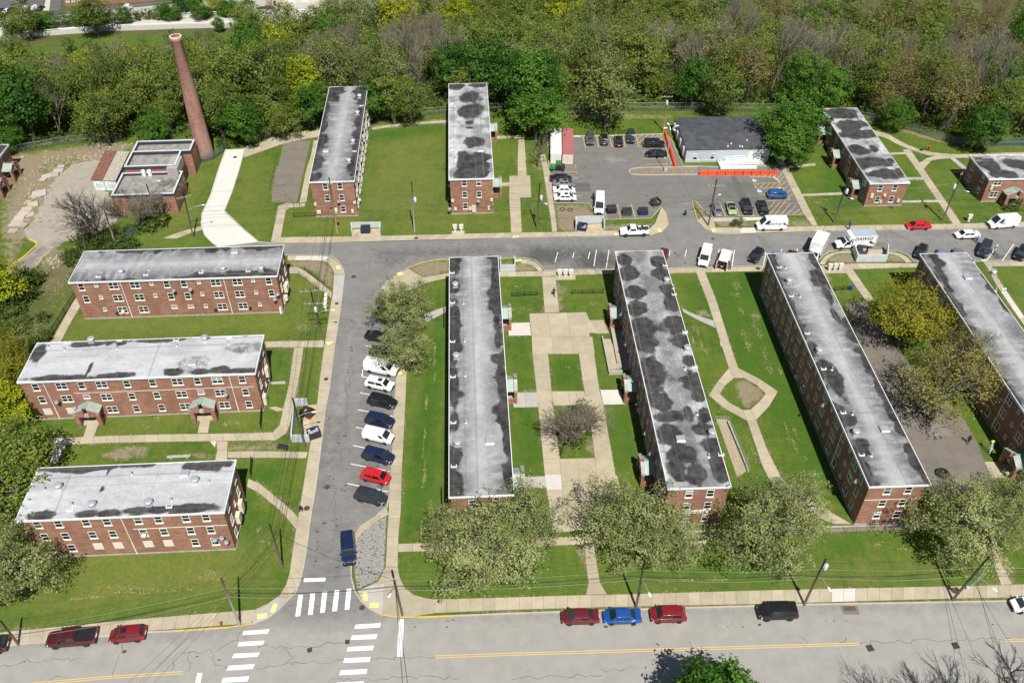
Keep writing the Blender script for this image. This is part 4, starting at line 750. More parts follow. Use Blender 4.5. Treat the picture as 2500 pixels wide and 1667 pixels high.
  if style=='edge':
   wdt=np.clip((lob-.36)*6.0,.0,2.0)*np.clip((lob2-.22)*3.6,.2,1.25)*nat;stain=np.clip((wdt-e+.35)/1.1,0,1);stain=np.maximum(stain,np.clip((.38-eu)/.6,0,.5))
   grime=np.clip(fbm(U*1.5+10,Vv*.45+10,seed+2,4)*4.2-1.35,0,.95)*np.clip(np.abs(Vv)/HV*1.5,.22,1)*np.clip(fbm(U*.12+9,Vv*.12+9,seed+7,2)*1.8,.4,1);wrk=np.clip(np.abs(Vv)/HV*1.1+.2,0,1)*np.clip(fbm(U*.2+2,Vv*.3+2,seed+8,3)*3.2-.8,.15,1)
  elif style=='clean':
   wdt=np.clip((lob-.47)*6.5,0,1.3)*np.clip((lob2-.30)*4,0,1.2)*nat;stain=np.clip((wdt-e+.1)/.7,0,1);grime=np.clip(fbm(U*.25+10,Vv*.8+10,seed+2,3)*1.2-.52,0,.14);wrk=np.clip(lob2-.45,0,.3)
  else:
   grime=np.clip(fbm(U*.5+10,Vv*.5+10,seed+2,4)*2.6-.95,0,.75);wrk=np.clip(1-np.abs(Vv)/HV*1.6,0,.9)*nat
  WQ=fbm(gx_*.55+30,gy_*.55+30,seed+9,4)
  for bq in blobs:
   p0=s.loc(at(bq[0],bq[1],s.h));p1=s.loc(at(bq[0]+bq[2],bq[1],s.h));p2=s.loc(at(bq[0],bq[1]+bq[3],s.h));rx=(p1-p0).length*1.12;ry=(p2-p0).length*1.12
   q=np.hypot((gx_-p0.x)/rx,(gy_-p0.y)/ry)*(.38+1.2*WQ);stain=np.maximum(stain,np.clip((1.45-q)*1.6,0,1)*(bq[4]if len(bq)>4 else 1))
  wh=np.full_like(U,.8)if style=='clean' else np.clip(1.15-np.abs(Vv)/HV*2.2,0,1)*np.clip(fbm(U*.3+5,Vv*2.0+5,seed+4,3)*2.2-.45,0,1)*.55 if style=='edge' else np.clip(fbm(U*.22+5,Vv*.5+5,seed+4,3)*3-1.3,0,.6)+(.5 if nat<1 else 0)
  dv=np.minimum(np.abs(((Vv+50)%1.5)-.0),1.5-((Vv+50)%1.5));seam=np.clip(1-dv/.17,0,1)*.8;du_=np.abs((U+300+HU*.33)%11.6-5.8);seam=np.maximum(seam,np.clip(1-du_/.17,0,1)*.7)
  V3=np.c_[gx_.ravel(),gy_.ravel(),zz.ravel()];i=np.arange(nx*ny).reshape(ny,nx);Fq=np.c_[i[:-1,:-1].ravel(),i[:-1,1:].ravel(),i[1:,1:].ravel(),i[1:,:-1].ravel()]
  o=bpy.data.objects.new('roof',mk_mesh('roof',V3,Fq,M_ROOF,dict(stain=stain.ravel(),grime=grime.ravel(),wrinkle=wrk.ravel(),seam=seam.ravel(),white=wh.ravel()),True));link(o,s.t);s.roofo=o;return o
 def rp(s,px,py):p=s.loc(at(px,py,s.h));return Vector((p.x,p.y,s.h+.03))
 def fan(s,px,py):
  p=s.rp(px,py);o=inst('roof_fan',FANM,s.roofo,p)
 def stub(s,px,py):inst('vent_pipe',STUBM,s.roofo,s.rp(px,py))
 def hatch(s,px,py):inst('roof_hatch',HATCHM,s.roofo,s.rp(px,py))
 def scup(s,px,py):inst('roof_drain',SCUPM,s.roofo,s.rp(px,py))
FANM=MB().box(-.42,.42,-.42,.42,0,.35).lathe([(.30,.35),(.30,.62),(.52,.60),(.56,.74),(.44,.88),(.18,.93)],16).mesh('roof_fan',M_GALV)
STUBM=MB().lathe([(.30,0),(.12,.10),(.10,.12),(.10,.5),(.14,.5),(.14,.62)],10).mesh('vent_pipe',M_GALV)
HATCHM=MB().box(-.55,.55,-.55,.55,0,.30).hexa([(-.62,-.62,.30),(.62,-.62,.30),(.62,.62,.30),(-.62,.62,.30)],[(-.5,-.5,.40),(.5,-.5,.40),(.5,.5,.40),(-.5,.5,.40)]).mesh('roof_hatch',M_GALV)
SCUPM=MB().box(-.4,.4,-.07,.07,0,.16).box(-.4,-.3,.07,.4,0,.16).box(.3,.4,.07,.4,0,.16).mesh('roof_drain',M_FASCIA)
def porch(bl,face,u,wid=3.2,dep=2.05,pier_h=2.75):
 """gabled entrance porch: free-standing brick gable with stone coping, green standing-seam roof, slab"""
 p,a=bl.put(face,u,0);t=bpy.data.objects.new('porch',None);t.location=p;t.rotation_euler=(0,0,a);link(t,bl.t);h=wid/2;y=-dep
 w_=.62
 mb=MB();T=.42
 for sx in(-1,1):mb.hexa([(sx*h-w_/2*1,y,0),(sx*h+w_/2,y,0),(sx*h+w_/2,y+T,0),(sx*h-w_/2,y+T,0)],[(sx*h-w_/2,y,pier_h),(sx*h+w_/2,y,pier_h),(sx*h+w_/2,y+T,pier_h),(sx*h-w_/2,y+T,pier_h)])
 mb.box(-h+w_/2,-.32,y+.01,y+T-.01,2.15,pier_h);mb.box(.32,h-w_/2,y+.01,y+T-.01,2.15,pier_h)
 for sx in(-1,1):
  x0,x1=sx*(h+w_/2),sx*.32;zA,zB=pier_h,pier_h+.95
  q=[(x0,zA),(x1,zA),(x1,zB),(x0,zA+.12)]
  b_=[(x,y+.005,z)for x,z in q];c_=[(x,y+T-.005,z)for x,z in q]
  mb.hexa(b_ if sx<0 else b_[::-1],c_ if sx<0 else c_[::-1])
 o=mb.build('gable_wall',M_BRICK,t)
 cp=MB()
 for sx in(-1,1):
  x0,x1=sx*(h+w_/2+.06),sx*.30;zA,zB=pier_h+.125,pier_h+.965;d=.13
  b_=[(x0,y-.06,zA),(x1,y-.06,zB),(x1,y+T+.06,zB),(x0,y+T+.06,zA)];c_=[(q[0],q[1],q[2]+d)for q in b_]
  cp.hexa(b_ if sx<0 else b_[::-1],c_ if sx<0 else c_[::-1])
  cp.box(min(x0,x0+sx*-.5),max(x0,x0+sx*-.5),y-.05,y+T+.05,pier_h-.18,pier_h-.002)
 cp.box(-.34,.34,y-.03,y+T+.03,2.12,2.62)
 cp.build('coping',M_STONE,t)
 rf=[]
 for sx in(-1,1):
  xe,ze,zr=sx*(h+.22),pier_h-.15,pier_h+.80;y0,y1=y+T+.07,-.01
  b_=[(xe,y0,ze),(0,y0,zr),(0,y1,zr),(xe,y1,ze)];c_=[(q[0],q[1],q[2]+.07)for q in b_]
  r_=MB().hexa(b_ if sx<0 else b_[::-1],c_ if sx<0 else c_[::-1]).build('roof_panel',M_COPPER,t)
  sm_=MB()
  for k in range(5):
   yy=y0+.04+(y1-y0-.1)*k/4;sm_.hexa([(xe,yy,ze+.06),(0,yy,zr+.06),(0,yy+.05,zr+.06),(xe,yy+.05,ze+.06)][::-1 if sx>0 else 1],[(xe,yy,ze+.13),(0,yy,zr+.13),(0,yy+.05,zr+.13),(xe,yy+.05,ze+.13)][::-1 if sx>0 else 1])
  sm_.build('seam',M_COPPERD,r_)
 MB().box(-.09,.09,y+T+.07,-.01,pier_h+.82,pier_h+.93).build('ridge_cap',M_COPPERD,t)
 MB().box(-h,h,y+T,0,.0,.16).build('floor_slab',M_CONC,t)
 wl=MB()
 for sx in(-1,1):wl.box(sx*h-.14,sx*h+.14,y+T,-.005,.0,.95)
 wl.build('side_wall',M_BRICK,t)
 MB().box(-.95,.95,-.05,.0,.16,2.25).build('entrance_door',M_DARK,t)
 return t
# --- left side blocks
A1=Bldg('brick_block','long brick block with streaked grey roof beside the T-junction',-57.65,124.73,3.32,34.94,9.1,8.2)
A1.rows('front',[[(748,1070,'W1'),(882,1048,'S'),(1042,1057,'W2'),(1240,1050,'W2'),(1388,1030,'S'),(1530,1040,'W1'),(1688,1035,'W1'),(1824,1016,'S'),(1980,1025,'W2'),(2178,1015,'W2'),(2322,998,'S'),(2465,1005,'W1')],[(795,1180,'W1'),(928,1160,'S'),(1085,1168,'W2'),(1280,1160,'W2'),(1427,1143,'S'),(1570,1150,'W1'),(1724,1145,'W1'),(1856,1126,'S'),(2010,1137,'W2'),(2202,1128,'W2'),(2350,1110,'S'),(2493,1118,'W1')],[(840,1290,'K'),(963,1268,'S'),(1127,1276,'W2'),(1320,1270,'W2'),(1600,1244,'T'),(1752,1240,'T'),(1889,1236,'S'),(2040,1236,'W2'),(2232,1238,'W2'),(2385,1217,'S'),(2520,1230,'K')]],0,417)
A1.roof('edge',[(500,678,60,9),(590,668,40,8),(300,690,70,7),(480,600,90,6),(650,668,20,10),(640,602,40,4)],3,nat=.8)
for q in((297,669),(546,661),(625+50*.266,417+915*.266)):A1.fan(*q)
for q in((247,665),(363,660),(494,660)):A1.stub(*q)
for q in((240,678),(356,673),(491,668),(606,664)):A1.scup(*q)
A1.hatch(574,617)
for q in((1130,1100),(2070,1060)):A1.pipe('front',A1.plane('front',q[0]*.266,417+q[1]*.266)[0])
for q in((427,706),(468,703),(680,715),(673,727)):A1.dish('front',*q)
for q in((287,763),(527,755),(611,751)):A1.boxon('front',*q,.5,.4,.3,M_DARK,'vent_grille')
A1.boxon('front',686,757,.35,1.5,.35,M_WHITE)
A1.autorows('right',(7.6,4.9,2.2),[(-2.4,'W1'),(-.4,'S'),(2.3,'W1')])
for u,z,wd,ht in((-.6,2.6,.9,1.5),(.5,2.4,.7,1.2),(-1.9,1.4,.6,1.0)):
 p,a=A1.put('right',u,z);MB().box(-wd/2,wd/2,-.6,0,-ht/2,ht/2).build('meter_box',M_CREAM,A1.t,loc=p,rz=a,bevel=.03)
A1.autorows('left',(7.6,4.9,2.2),[(-2.4,'W1'),(2.3,'W1')]);A1.autorows('back',(7.6,4.9,2.2),[(-14+4.6*i,'W1' if i%2 else 'W2')for i in range(7)])
A2=Bldg('brick_block','middle left brick block with pale roof and two green porches',-56.14,100.47,3.36,35.0,8.9,8.2)
A2.rows('front',[[(328,415,'W1'),(565,408,'W2'),(748,400,'W1'),(933,392,'W2'),(1165,385,'W1'),(1400,375,'W1'),(1628,365,'W2'),(1812,358,'W1'),(1993,350,'W2'),(2222,345,'W1')],[(388,530,'W1'),(618,520,'W2'),(797,505,'H'),(980,507,'W2'),(1212,500,'W1'),(1440,490,'W1'),(1668,480,'W2'),(1847,467,'H'),(2025,467,'W2'),(2255,460,'W1')],[(440,640,'B'),(655,635,'B'),(1033,620,'W2'),(1255,615,'W1'),(1485,602,'W1'),(1703,592,'W2'),(2062,580,'W2'),(2285,570,'W1')]],0,834)
A2.roof('clean',[(130,923,55,6),(265,918,30,6),(300,915,30,6),(420,908,18,8),(490,908,16,5),(590,905,60,5),(540,900,20,6),(220,840,30,6),(95,860,14,20),(385,830,50,5),(600,850,50,12,.55),(470,890,40,16,.5),(215,905,3,14),(222,897,3,10)],11)
for q in((225,835),(501,831)):A2.fan(*q)
for q in((158,855),(118,848),(285,852),(432,845),(558,839)):A2.stub(*q)
for q in((165,838),(292,834),(430,833),(560,826)):A2.scup(*q)
A2.hatch(471,889)
for q in((430,450),(2120,380)):A2.pipe('front',A2.plane('front',q[0]*.266,834+q[1]*.266)[0])
A2.strip('front',*(A2.plane('front',180,958)[0],A2.plane('front',620,941)[0]),5.35)
for q in((143,976),(187,990),(554,958)):A2.dish('front',*q)
for q in(A2.plane('front',218,985)[0],A2.plane('front',496,972)[0]):porch(A2,'front',q)
A2.autorows('right',(7.6,4.9,2.2),[(-2.4,'W1'),(0,'S'),(2.3,'W1')])
for u,z in((-2.9,1.3),(1.4,3.2)):
 p,a=A2.put('right',u,z);MB().box(-.45,.45,-.5,0,-.9,.9).build('meter_box',M_CREAM,A2.t,loc=p,rz=a,bevel=.03)
A2.autorows('left',(7.6,4.9,2.2),[(-2.4,'W1'),(2.3,'W1')]);A2.autorows('back',(7.6,4.9,2.2),[(-14+4.6*i,'W1' if i%2 else 'W2')for i in range(7)])
A3=Bldg('brick_block','bottom left brick block with clean pale roof and boarded ground floor windows',-50.1,74.89,3.3,26.3,8.9,8.22)
A3.rows('front',[[(345,115,'W1'),(537,107,'W1'),(790,95,'W1'),(980,83,'W1'),(1265,72,'W1'),(1453,65,'W1'),(1705,53,'W1'),(1890,45,'W1')],[(413,225,'W1'),(603,215,'W1'),(852,207,'W1'),(1038,198,'W1'),(1318,185,'W1'),(1505,175,'W1'),(1750,165,'W1'),(1935,158,'W1')],[(475,332,'W1'),(663,325,'W1'),(905,313,'B'),(1088,303,'B'),(1365,292,'B'),(1548,283,'B'),(1793,275,'W1'),(1975,265,'W1')]],0,1250)
A3.roof('clean',[(180,1145,60,8),(250,1140,40,6),(330,1135,40,6),(490,1138,40,10),(540,1128,20,6),(470,1240,50,10),(95,1258,30,8),(210,1255,28,8),(270,1253,30,8),(350,1245,60,7),(560,1130,10,10),(236,1143,3,6),(266,1150,3,10),(250,1193,3,6),(451,1135,3,5)],23,nat=.6)
for q in((145,1192),(478,1177),(227,1236),(365,1232)):A3.fan(*q)
for q in((110,1196),(322,1159),(511,1178),(177,1233),(419,1222)):A3.stub(*q)
for q in((171,1248),(413,1240)):A3.scup(*q)
A3.hatch(452,1158)
A3.pipe('front',A3.plane('front',1160*.266,1250+160*.266)[0]);A3.strip('front',A3.plane('front',323,1285)[0],A3.plane('front',553,1276)[0],5.35)
for q in((528,1310),(545,1305),(556,1315)):A3.dish('front',*q)
A3.autorows('right',(7.6,4.9,2.2),[(-2.4,'W1'),(0,'S'),(2.3,'W1')])
for u,z,ht in((1.2,2.4,2.0),(-.8,2.5,1.6)):
 p,a=A3.put('right',u,z);MB().box(-.5,.5,-.55,0,-ht/2,ht/2).build('meter_box',M_CREAM,A3.t,loc=p,rz=a,bevel=.03)
A3.autorows('back',(7.6,4.9,2.2),[(-10+4.6*i,'W1')for i in range(5)]);A3.autorows('left',(7.6,4.9,2.2),[(-2.4,'W1'),(2.3,'W1')])
# --- long blocks running away from the main street
SPEC=[(-23.8,'W1'),(-21.3,'W2'),(-18.4,'S'),(-16.2,'W2'),(-13.2,'W1'),(-10.4,'W2'),(-7.8,'S'),(-5.4,'W2'),(-2.4,'W1'),(.4,'W2'),(3.0,'S'),(5.3,'W1'),(8.1,'W2'),(10.8,'S'),(13.2,'W2'),(16.1,'W1'),(18.7,'S'),(21.0,'W2'),(23.6,'W1')]
TOPS=(7.62,4.92,2.25)
C1=Bldg('brick_block','long brick block with streaked roof right of the parked cars',-5.32,100.39,3.05,8.6,52.98,8.22)
C1.rows('front',[[(1985,1482,'W1')]],625,834);C1.autorows('front',TOPS,[(-1.9,'W1'),(1.9,'W1')][1:]);C1.autorows('front',TOPS[1:],[(-1.9,'W1')])
C1.roof('edge',[(1112,655,10,14),(1111,700,9,14),(1110,790,12,50),(1210,720,9,80),(1216,830,8,20),(1223,920,9,40),(1231,1010,10,50),(1238,1080,9,40),(1107,870,9,25),(1109,950,9,40),(1110,1030,9,20),(1113,1115,14,20),(1113,1190,16,30),(1240,1160,10,30)],31)
for q in((1112,700),(1114,874),(1117,1087)):C1.fan(*q)
for q in((1132,742),(1136,918),(1138,1032),(1135,834)):C1.stub(*q)
for q in((1104,668),(1105,741),(1105,836),(1106,922),(1107,1034),(1108,1141)):C1.scup(*q)
C1.hatch(1196,1080)
for q in((1237,790),(1252,965),(1265,1195)):
 g=C1.loc(at(q[0]+14,q[1],0));porch(C1,'right',g.y)
C1.autorows('right',TOPS,[(u,k)for u,k in SPEC if k!='S']);C1.autorows('left',TOPS,SPEC)
C2=Bldg('brick_block','long brick block whose roof is covered in dark round stains',23.51,102.04,2.6,8.5,53.4,8.24)
C2.rows('front',[[(1625,1395,'W1'),(1820,1390,'W1')],[(1603,1505,'W1'),(1795,1500,'W1')]],1250,834);C2.rows('front',[[(1590,50,'W1'),(1770,45,'W1')]],1250,1250)
k=.26596
bl=[(1250+x*k,417+y*k,a*k,c*k)for x,y,a,c in[(1030,820,55,50),(1070,940,75,65),(1120,1120,80,55),(1140,1270,75,60),(1190,1430,90,80),(1350,830,70,55),(1370,950,75,50),(1450,1110,60,55),(1470,1230,80,60),(1490,1410,95,80),(1560,1560,90,40),(1200,1560,80,40)]]
bl+=[(1250+x*k,834+y*k,a*k,c*k)for x,y,a,c in[(1220,10,85,80),(1280,270,95,115),(1300,430,40,40),(1290,500,50,60),(1380,570,80,65),(1430,690,115,45),(1440,850,90,90),(1540,1030,110,80),(1500,1170,90,70),(1530,1250,35,25),(1560,0,80,60),(1620,170,60,40),(1690,370,85,70),(1720,500,70,55),(1770,680,60,60),(1780,810,80,50),(1830,950,95,70),(1900,1120,70,90),(1700,1220,80,70),(1620,650,40,60),(1920,1230,70,60)]]
C2.roof('blot',bl,41)
for q in((1627,689),(1677,855),(1737,1061)):C2.fan(*q)
for q in((1672,901),(1730,1115),(1702,1012),(1644,704)):C2.stub(*q)
for q in((1624,650),(1646,721),(1673,813),(1697,899),(1761,1113)):C2.scup(*q)
C2.hatch(1661,1074)
for q in((1487,790),(1522,965),(1562,1165)):
 g=C2.loc(at(q[0],q[1],0));porch(C2,'left',-g.y)
C2.autorows('left',TOPS,SPEC);C2.autorows('right',TOPS,[(u,k_)for u,k_ in SPEC if k_!='S']);C2.pipe('left',-2.0);C2.pipe('left',11.5)
for q in((1540,843),(1558,932),(1568,988),(1600,1110),(1588,1060),(1527,770)):C2.dish('left',*q,r_=.36)
u_,z_=C2.plane('front',1698,1248);p_,a_=C2.put('front',u_,z_)
sg=MB().box(-1.75,1.75,-.06,0,-.3,.3).build('name_board',M_WHITE,C2.t,loc=p_,rz=a_)
mb=MB()
for i in range(13):
 x=-1.35+i*.22;mb.box(x,x+.05,-.07,-.06,-.14,.14);mb.box(x,x+.14,-.07,-.06,random.choice((-.14,-.02,.09)),random.choice((.14,.13)))
mb.build('lettering',plain('faded_grey_print',(.33,.34,.37),.6),sg)
D=Bldg('brick_block','long brick block left of the big yellow tree',49.99,101.91,2.62,8.4,52.4,8.3)
D.rows('front',[[(1097,1362,'W1'),(1287,1360,'W1')],[(1047,1480,'W1'),(1232,1470,'W1')]],1875,834);D.rows('front',[[(1000,22,'W1'),(1183,17,'W1')]],1875,1250)
D.roof('edge',[(1890,645,9,14),(1915,720,9,16),(1935,760,8,16),(1955,810,10,16),(1900,690,7,10),(2000,680,16,20),(1990,640,9,20),(2020,720,8,20),(2040,770,7,16),(1985,850,12,12),(2010,890,14,10),(2040,930,14,40),(2070,1025,18,12),(2100,1090,17,16),(2110,1140,9,20),(2100,855,12,8),(2120,890,10,30),(2150,950,9,30),(2175,1010,10,20),(2200,1050,12,14),(2220,1095,12,12),(2240,1135,16,16),(2260,1160,10,20)],51,nat=.7)
for q in((1925,690),(1998,860),(2088,1060)):D.fan(*q)
for q in((1918,655),(1953,725),(2031,903),(2081,1012),(2127,1113)):D.stub(*q)
for q in((1903,655),(1932,725),(1971,816),(2011,903),(2059,1010),(2104,1113)):D.scup(*q)
D.hatch(2158,1050)
D.autorows('left',TOPS,SPEC);D.autorows('right',TOPS,[(u,k_)for u,k_ in SPEC if k_!='S']);D.pipe('left',15.5);D.pipe('left',-9.5);D.strip('front',-3.9,3.9,5.3)
for q in((1913,866),(1977,943),(2022,992),(2103,1178)):D.dish('left',*q,r_=.36)
E_=Bldg('brick_block','brick block cut off by the right edge of the picture',77.0,101.5,2.6,8.5,53.4,8.3)
E_.roof('edge',[(2278,625,9,14),(2300,680,9,25),(2330,740,9,25),(2390,640,8,25),(2420,690,10,20),(2450,740,8,16),(2470,760,10,10),(2290,640,12,8)],61,nat=.55);E_.fan(2423,670);E_.hatch(2361,680);E_.stub(2377,640);E_.stub(2430,710);E_.scup(2401,637);E_.scup(2451,707)
E_.autorows('left',TOPS,SPEC);E_.autorows('front',TOPS,[(-1.9,'W1'),(1.9,'W1')]);E_.pipe('left',7.5);g=E_.loc(at(2470,1150,0));porch(E_,'left',-g.y);E_.pipe('left',-8)
# --- blocks beyond the upper street
B1=Bldg('brick_block','brick block beside the asphalt court right of the pale drive',-36.63,172.55,3.4,8.92,41.8,8.25)
B1.rows('front',[[(637,145,'W1'),(770,140,'W1')],[(655,250,'W1'),(787,245,'W1')],[(800,350,'W1')]],625,417)
B1.roof('edge',[(815,220,20,10),(810,240,14,8),(885,225,14,20),(880,290,9,30),(870,350,8,30),(865,400,12,20),(790,310,8,14),(780,350,12,14),(770,400,14,16),(775,430,8,8)],71,nat=.9)
for q in((878,240),(873,280),(862,350),(852,397)):B1.fan(*q)
B1.hatch(796,371);B1.scup(883,260);B1.scup(866,371)
B1.autorows('right',TOPS,[(u*.78,k_)for u,k_ in SPEC]);B1.pipe('right',-8);B1.pipe('right',10);B1.autorows('left',TOPS,[(u*.78,k_)for u,k_ in SPEC if k_!='S'])
for q in((770,498,.5,.6),(866,494,.5,.6),(779,517,.8,.7),(861,515,.45,.8)):B1.boxon('front',*q,mat=M_CREAM)
B1.dish('front',828,490)
B2=Bldg('brick_block','brick block with broad dark roof patches left of the big maples',-9.25,173.99,3.16,8.95,42.4,8.25)
B2.rows('front',[[(1912,112,'W1'),(2045,108,'W1')],[(1917,218,'W1'),(2048,215,'W1')],[(1922,322,'W1')]],625,417)
B2.roof('blot',[(625+x*k,y*k,a*k,c*k)for x,y,a,c in[(1960,900,90,45),(1965,1020,95,50),(1930,1050,40,30),(2010,1310,90,40),(1910,1490,60,80),(2050,1455,95,42),(2030,1530,120,50),(1830,800,60,30),(2050,785,70,18),(1940,1590,90,50),(2080,1590,60,30),(1960,1130,30,12),(1960,1180,30,8)]],81,nat=.5)
B2.hatch(625+2062*k,1390*k);B2.scup(1103,255);B2.scup(1104,367);B2.stub(1112,273);B2.stub(1112,388)
for q in((1205,317),(1211,452)):
 g=B2.loc(at(q[0]+8,q[1]+20,0));porch(B2,'right',g.y)
B2.autorows('right',TOPS,[(u*.78,k_)for u,k_ in SPEC if k_!='S']);B2.autorows('left',TOPS,[(u*.78,k_)for u,k_ in SPEC])
for q in((1105,489,.5,.6),(1200,487,.5,.6),(1112,509,.5,.7),(1148,508,.6,.7),(1157,509,.8,1.5),(1193,507,.4,.9)):B2.boxon('front',*q)
B2.dish('front',1168,489);B2.dish('front',1098,508)
Fb=Bldg('brick_block','two storey brick block with three green porches on its shaded side',75.41,172.37,2.5,8.3,32.57,5.54,group='two storey brick blocks')
Fb.rows('front',[[(1030,158,'W1'),(1163,155,'W1')],[(1003,262,'W1'),(1130,260,'W1')]],1875,417)
Fb.roof('blot',[(1875+x*k,y*k,a*k,c*k)for x,y,a,c in[(660,1040,120,40),(740,1155,120,35),(850,1140,60,25),(830,1240,150,35),(930,1220,60,25),(830,1380,75,40),(970,1370,35,25),(960,1490,130,40),(1100,1600,130,40)]],91,nat=.4)
Fb.stub(2106,289);Fb.stub(2145,346);Fb.stub(2189,408)
for q in((2001,345),(2037,402),(2075,477)):
 g=Fb.loc(at(q[0],q[1],0));porch(Fb,'left',-g.y,3.2,2.1,2.75)
Fb.autorows('left',(4.95,2.25),[(-14,'W2'),(-9,'W1'),(-4.5,'W2'),(0,'W1'),(4.2,'W2'),(9,'W1'),(13.5,'W2')]);Fb.pipe('left',5);Fb.pipe('left',-5);Fb.autorows('right',(4.95,2.25),[(-12,'W1'),(-4,'W2'),(4,'W2'),(12,'W1')])
for q in((2128,477,.6,1.0),(2159,476,.5,.5),(2149,491,.4,.6),(2192,489,.6,.8)):Fb.boxon('front',*q)
Gb=Bldg('brick_block','low brick block with a gabled porch at the upper right edge',111.2,157.5,2.5,32.0,9.6,5.54,group='two storey brick blocks')
p0=at(2415,438.3,5.54);Gb.t.location=Vector((p0.x,p0.y,0))-Matrix.Rotation(R(2.5),3,'Z')@Vector((-16,-4.8,0));Gb.c=Gb.t.location.copy()
Gb.rows('front',[[(2110,108,'W2')],[(2070,215,'W2')]],1875,417);Gb.roof('blot',[(2415,404,22,11),(2480,402,24,9),(2450,425,30,8)],95,nat=.4);Gb.stub(2440,386)
porch(Gb,'front',Gb.loc(at(2468,502,0)).x,3.6,2.3,2.75);Gb.autorows('left',(4.95,2.25),[(-2.5,'W2'),(2.4,'W1')]);Gb.autorows('front',(4.95,2.25),[(-2,'W2'),(3,'W1'),(9,'W2')]);Gb.boxon('front',2420,457,.5,1.2)
Hb=Bldg('brick_block','low brick block with green porches cut off by the left edge',-125,160,3.0,9.0,33.0,5.54,group='two storey brick blocks')
p0=at(22,353,5.54);Hb.t.location=Vector((p0.x,p0.y,0))-Matrix.Rotation(R(3),3,'Z')@Vector((4.5,16.5,0));Hb.c=Hb.t.location.copy()
Hb.roof('blot',[(0,365,14,10),(-20,380,20,10)],97);
for q in((40,440),(12,480)):porch(Hb,'right',Hb.loc(at(q[0],q[1],0)).y+.8,3.2,2.1,2.75)
Hb.autorows('right',(4.95,2.25),[(12,'W1'),(6,'W2'),(-2,'W2'),(-9,'W1')]);Hb.autorows('front',(4.95,2.25),[(-2,'W1'),(2,'W1')])
# --- brick chimney stack
cb=at(502,381);ch=thing('chimney_stack','tall round red brick chimney stack with a pale rim','chimney',cb)
H_=27.3
M_CHB=brick_mat('chimney_brick',(.30,.125,.088),(.22,.088,.064),(.32,.24,.2),(.42,.31,.265))
MB().lathe([(1.98,-.3),(1.93,1),(1.50,14),(1.08,H_-1.0),(1.12,H_-.95),(1.14,H_-.3)],40).build('shaft',M_CHB,ch,smooth=True)
rim=MB();prof=[(1.20,H_-.32),(1.20,H_),(.92,H_),(.90,H_-3.0)]
n0=32
for i in range(len(prof)-1):
 for k_ in range(n0):
  q0,q1=2*math.pi*k_/n0,2*math.pi*(k_+1)/n0;(ra,za),(rb,zb_)=prof[i],prof[i+1]
  rim.face([(ra*math.cos(q0),ra*math.sin(q0),za),(ra*math.cos(q1),ra*math.sin(q1),za),(rb*math.cos(q1),rb*math.sin(q1),zb_),(rb*math.cos(q0),rb*math.sin(q0),zb_)],0 if i<2 else 1)
rim.build('rim',[plain('pale_rim',(.66,.55,.45),.85),M_BRICK],ch)
for k_ in range(3):
 q=1.2+k_*2.1;MB().tube([(1.2*math.cos(q),1.2*math.sin(q),H_-1),(1.32*math.cos(q),1.32*math.sin(q),H_+1.5)],.025,4).build('lightning_rod',M_GALV,ch)
for z in(H_-.75,):MB().lathe([(1.145,z),(1.19,z),(1.19,z+.1),(1.145,z+.1)],32).build('iron_band',plain('rusty_band',(.30,.12,.07),.8),ch)
# --- disused flat-roofed brick building by the chimney
def px2(px,py,z):v=at(px,py,z);return(v.x,v.y)
hz_=4.6;a0=Vector(px2(271,478,hz_));a1=Vector(px2(424,473,hz_));b0=Vector(px2(331,358,hz_));b1=Vector(px2(455,355,hz_))
ex=(a1-a0).normalized();ey=Vector((-ex.y,ex.x));W_=(a1-a0).length;L_=(b0-a0).dot(ey);rz_=math.atan2(ex.y,ex.x)
ru=thing('disused_building','disused brick building with stepped flat roofs and pale parapets below the chimney','building',(a0.x,a0.y,0),rz_)
M_TAR=plain('tar_roof',(.24,.23,.215),.9,var=.35,scale=.8);M_PARA=plain('pale_parapet',(.52,.54,.58),.7,var=.15,scale=2);M_SLATE=plain('slate_tile',(.035,.037,.05),.5,var=.2)
y1_,y2_,y3_=L_*.44,L_*.66,L_
def vol(y0,y1,x0,x1,h,par,nm):
 MB().box(x0,x1,y0,y1,-.3,h-.01).build('wall',M_BRICK,ru)
 MB().box(x0+.3,x1-.3,y0+.3,y1-.3,h-.01,h+.03).build('roof',M_TAR,ru)
 for q in((x0,x0+.3,y0,y1),(x1-.3,x1,y0,y1),(x0+.3,x1-.3,y0,y0+.3),(x0+.3,x1-.3,y1-.3,y1)):
  MB().box(*q,h-.01,h+par).build('parapet',M_SLATE,ru);MB().box(q[0]-.04,q[1]+.04,q[2]-.04,q[3]+.04,h+par,h+par+.1).build('coping',M_PARA,ru)
vol(0,y1_,0,W_,4.0,.6,'a');vol(y1_+.01,y2_+2,.7,W_-1.2,5.2,.8,'b');vol(y2_+2.01,y3_,.6,W_+.5,5.0,.8,'c')
MB().box(.9,W_-3.3,y1_-.06,y1_+.005,4.75,5.15).build('rust_band',plain('rust_panel',(.33,.09,.05),.7,var=.2),ru)
for i in range(9):MB().box(1.1+i*(W_-4.6)/9,1.1+(i+.8)*(W_-4.6)/9,y1_-.05,y1_+.006,4.35,4.72).build('strip_window',M_GLASS,ru)
MB().box(W_-2.9,W_-.7,y1_-1.0,y2_-.3,4.03,5.9).build('penthouse',plain('concrete_roof',(.33,.31,.28),.9,var=.2),ru)
for x in(W_*.36,W_*.46,W_*.47):MB().lathe([(.38,0),(.42,.1),(.42,1.2),(.36,1.35),(.1,1.4)],14).build('roof_tank',M_FASCIA,ru,loc=(x,y1_-.5+(1.0 if x==W_*.47 else 0),4.04))
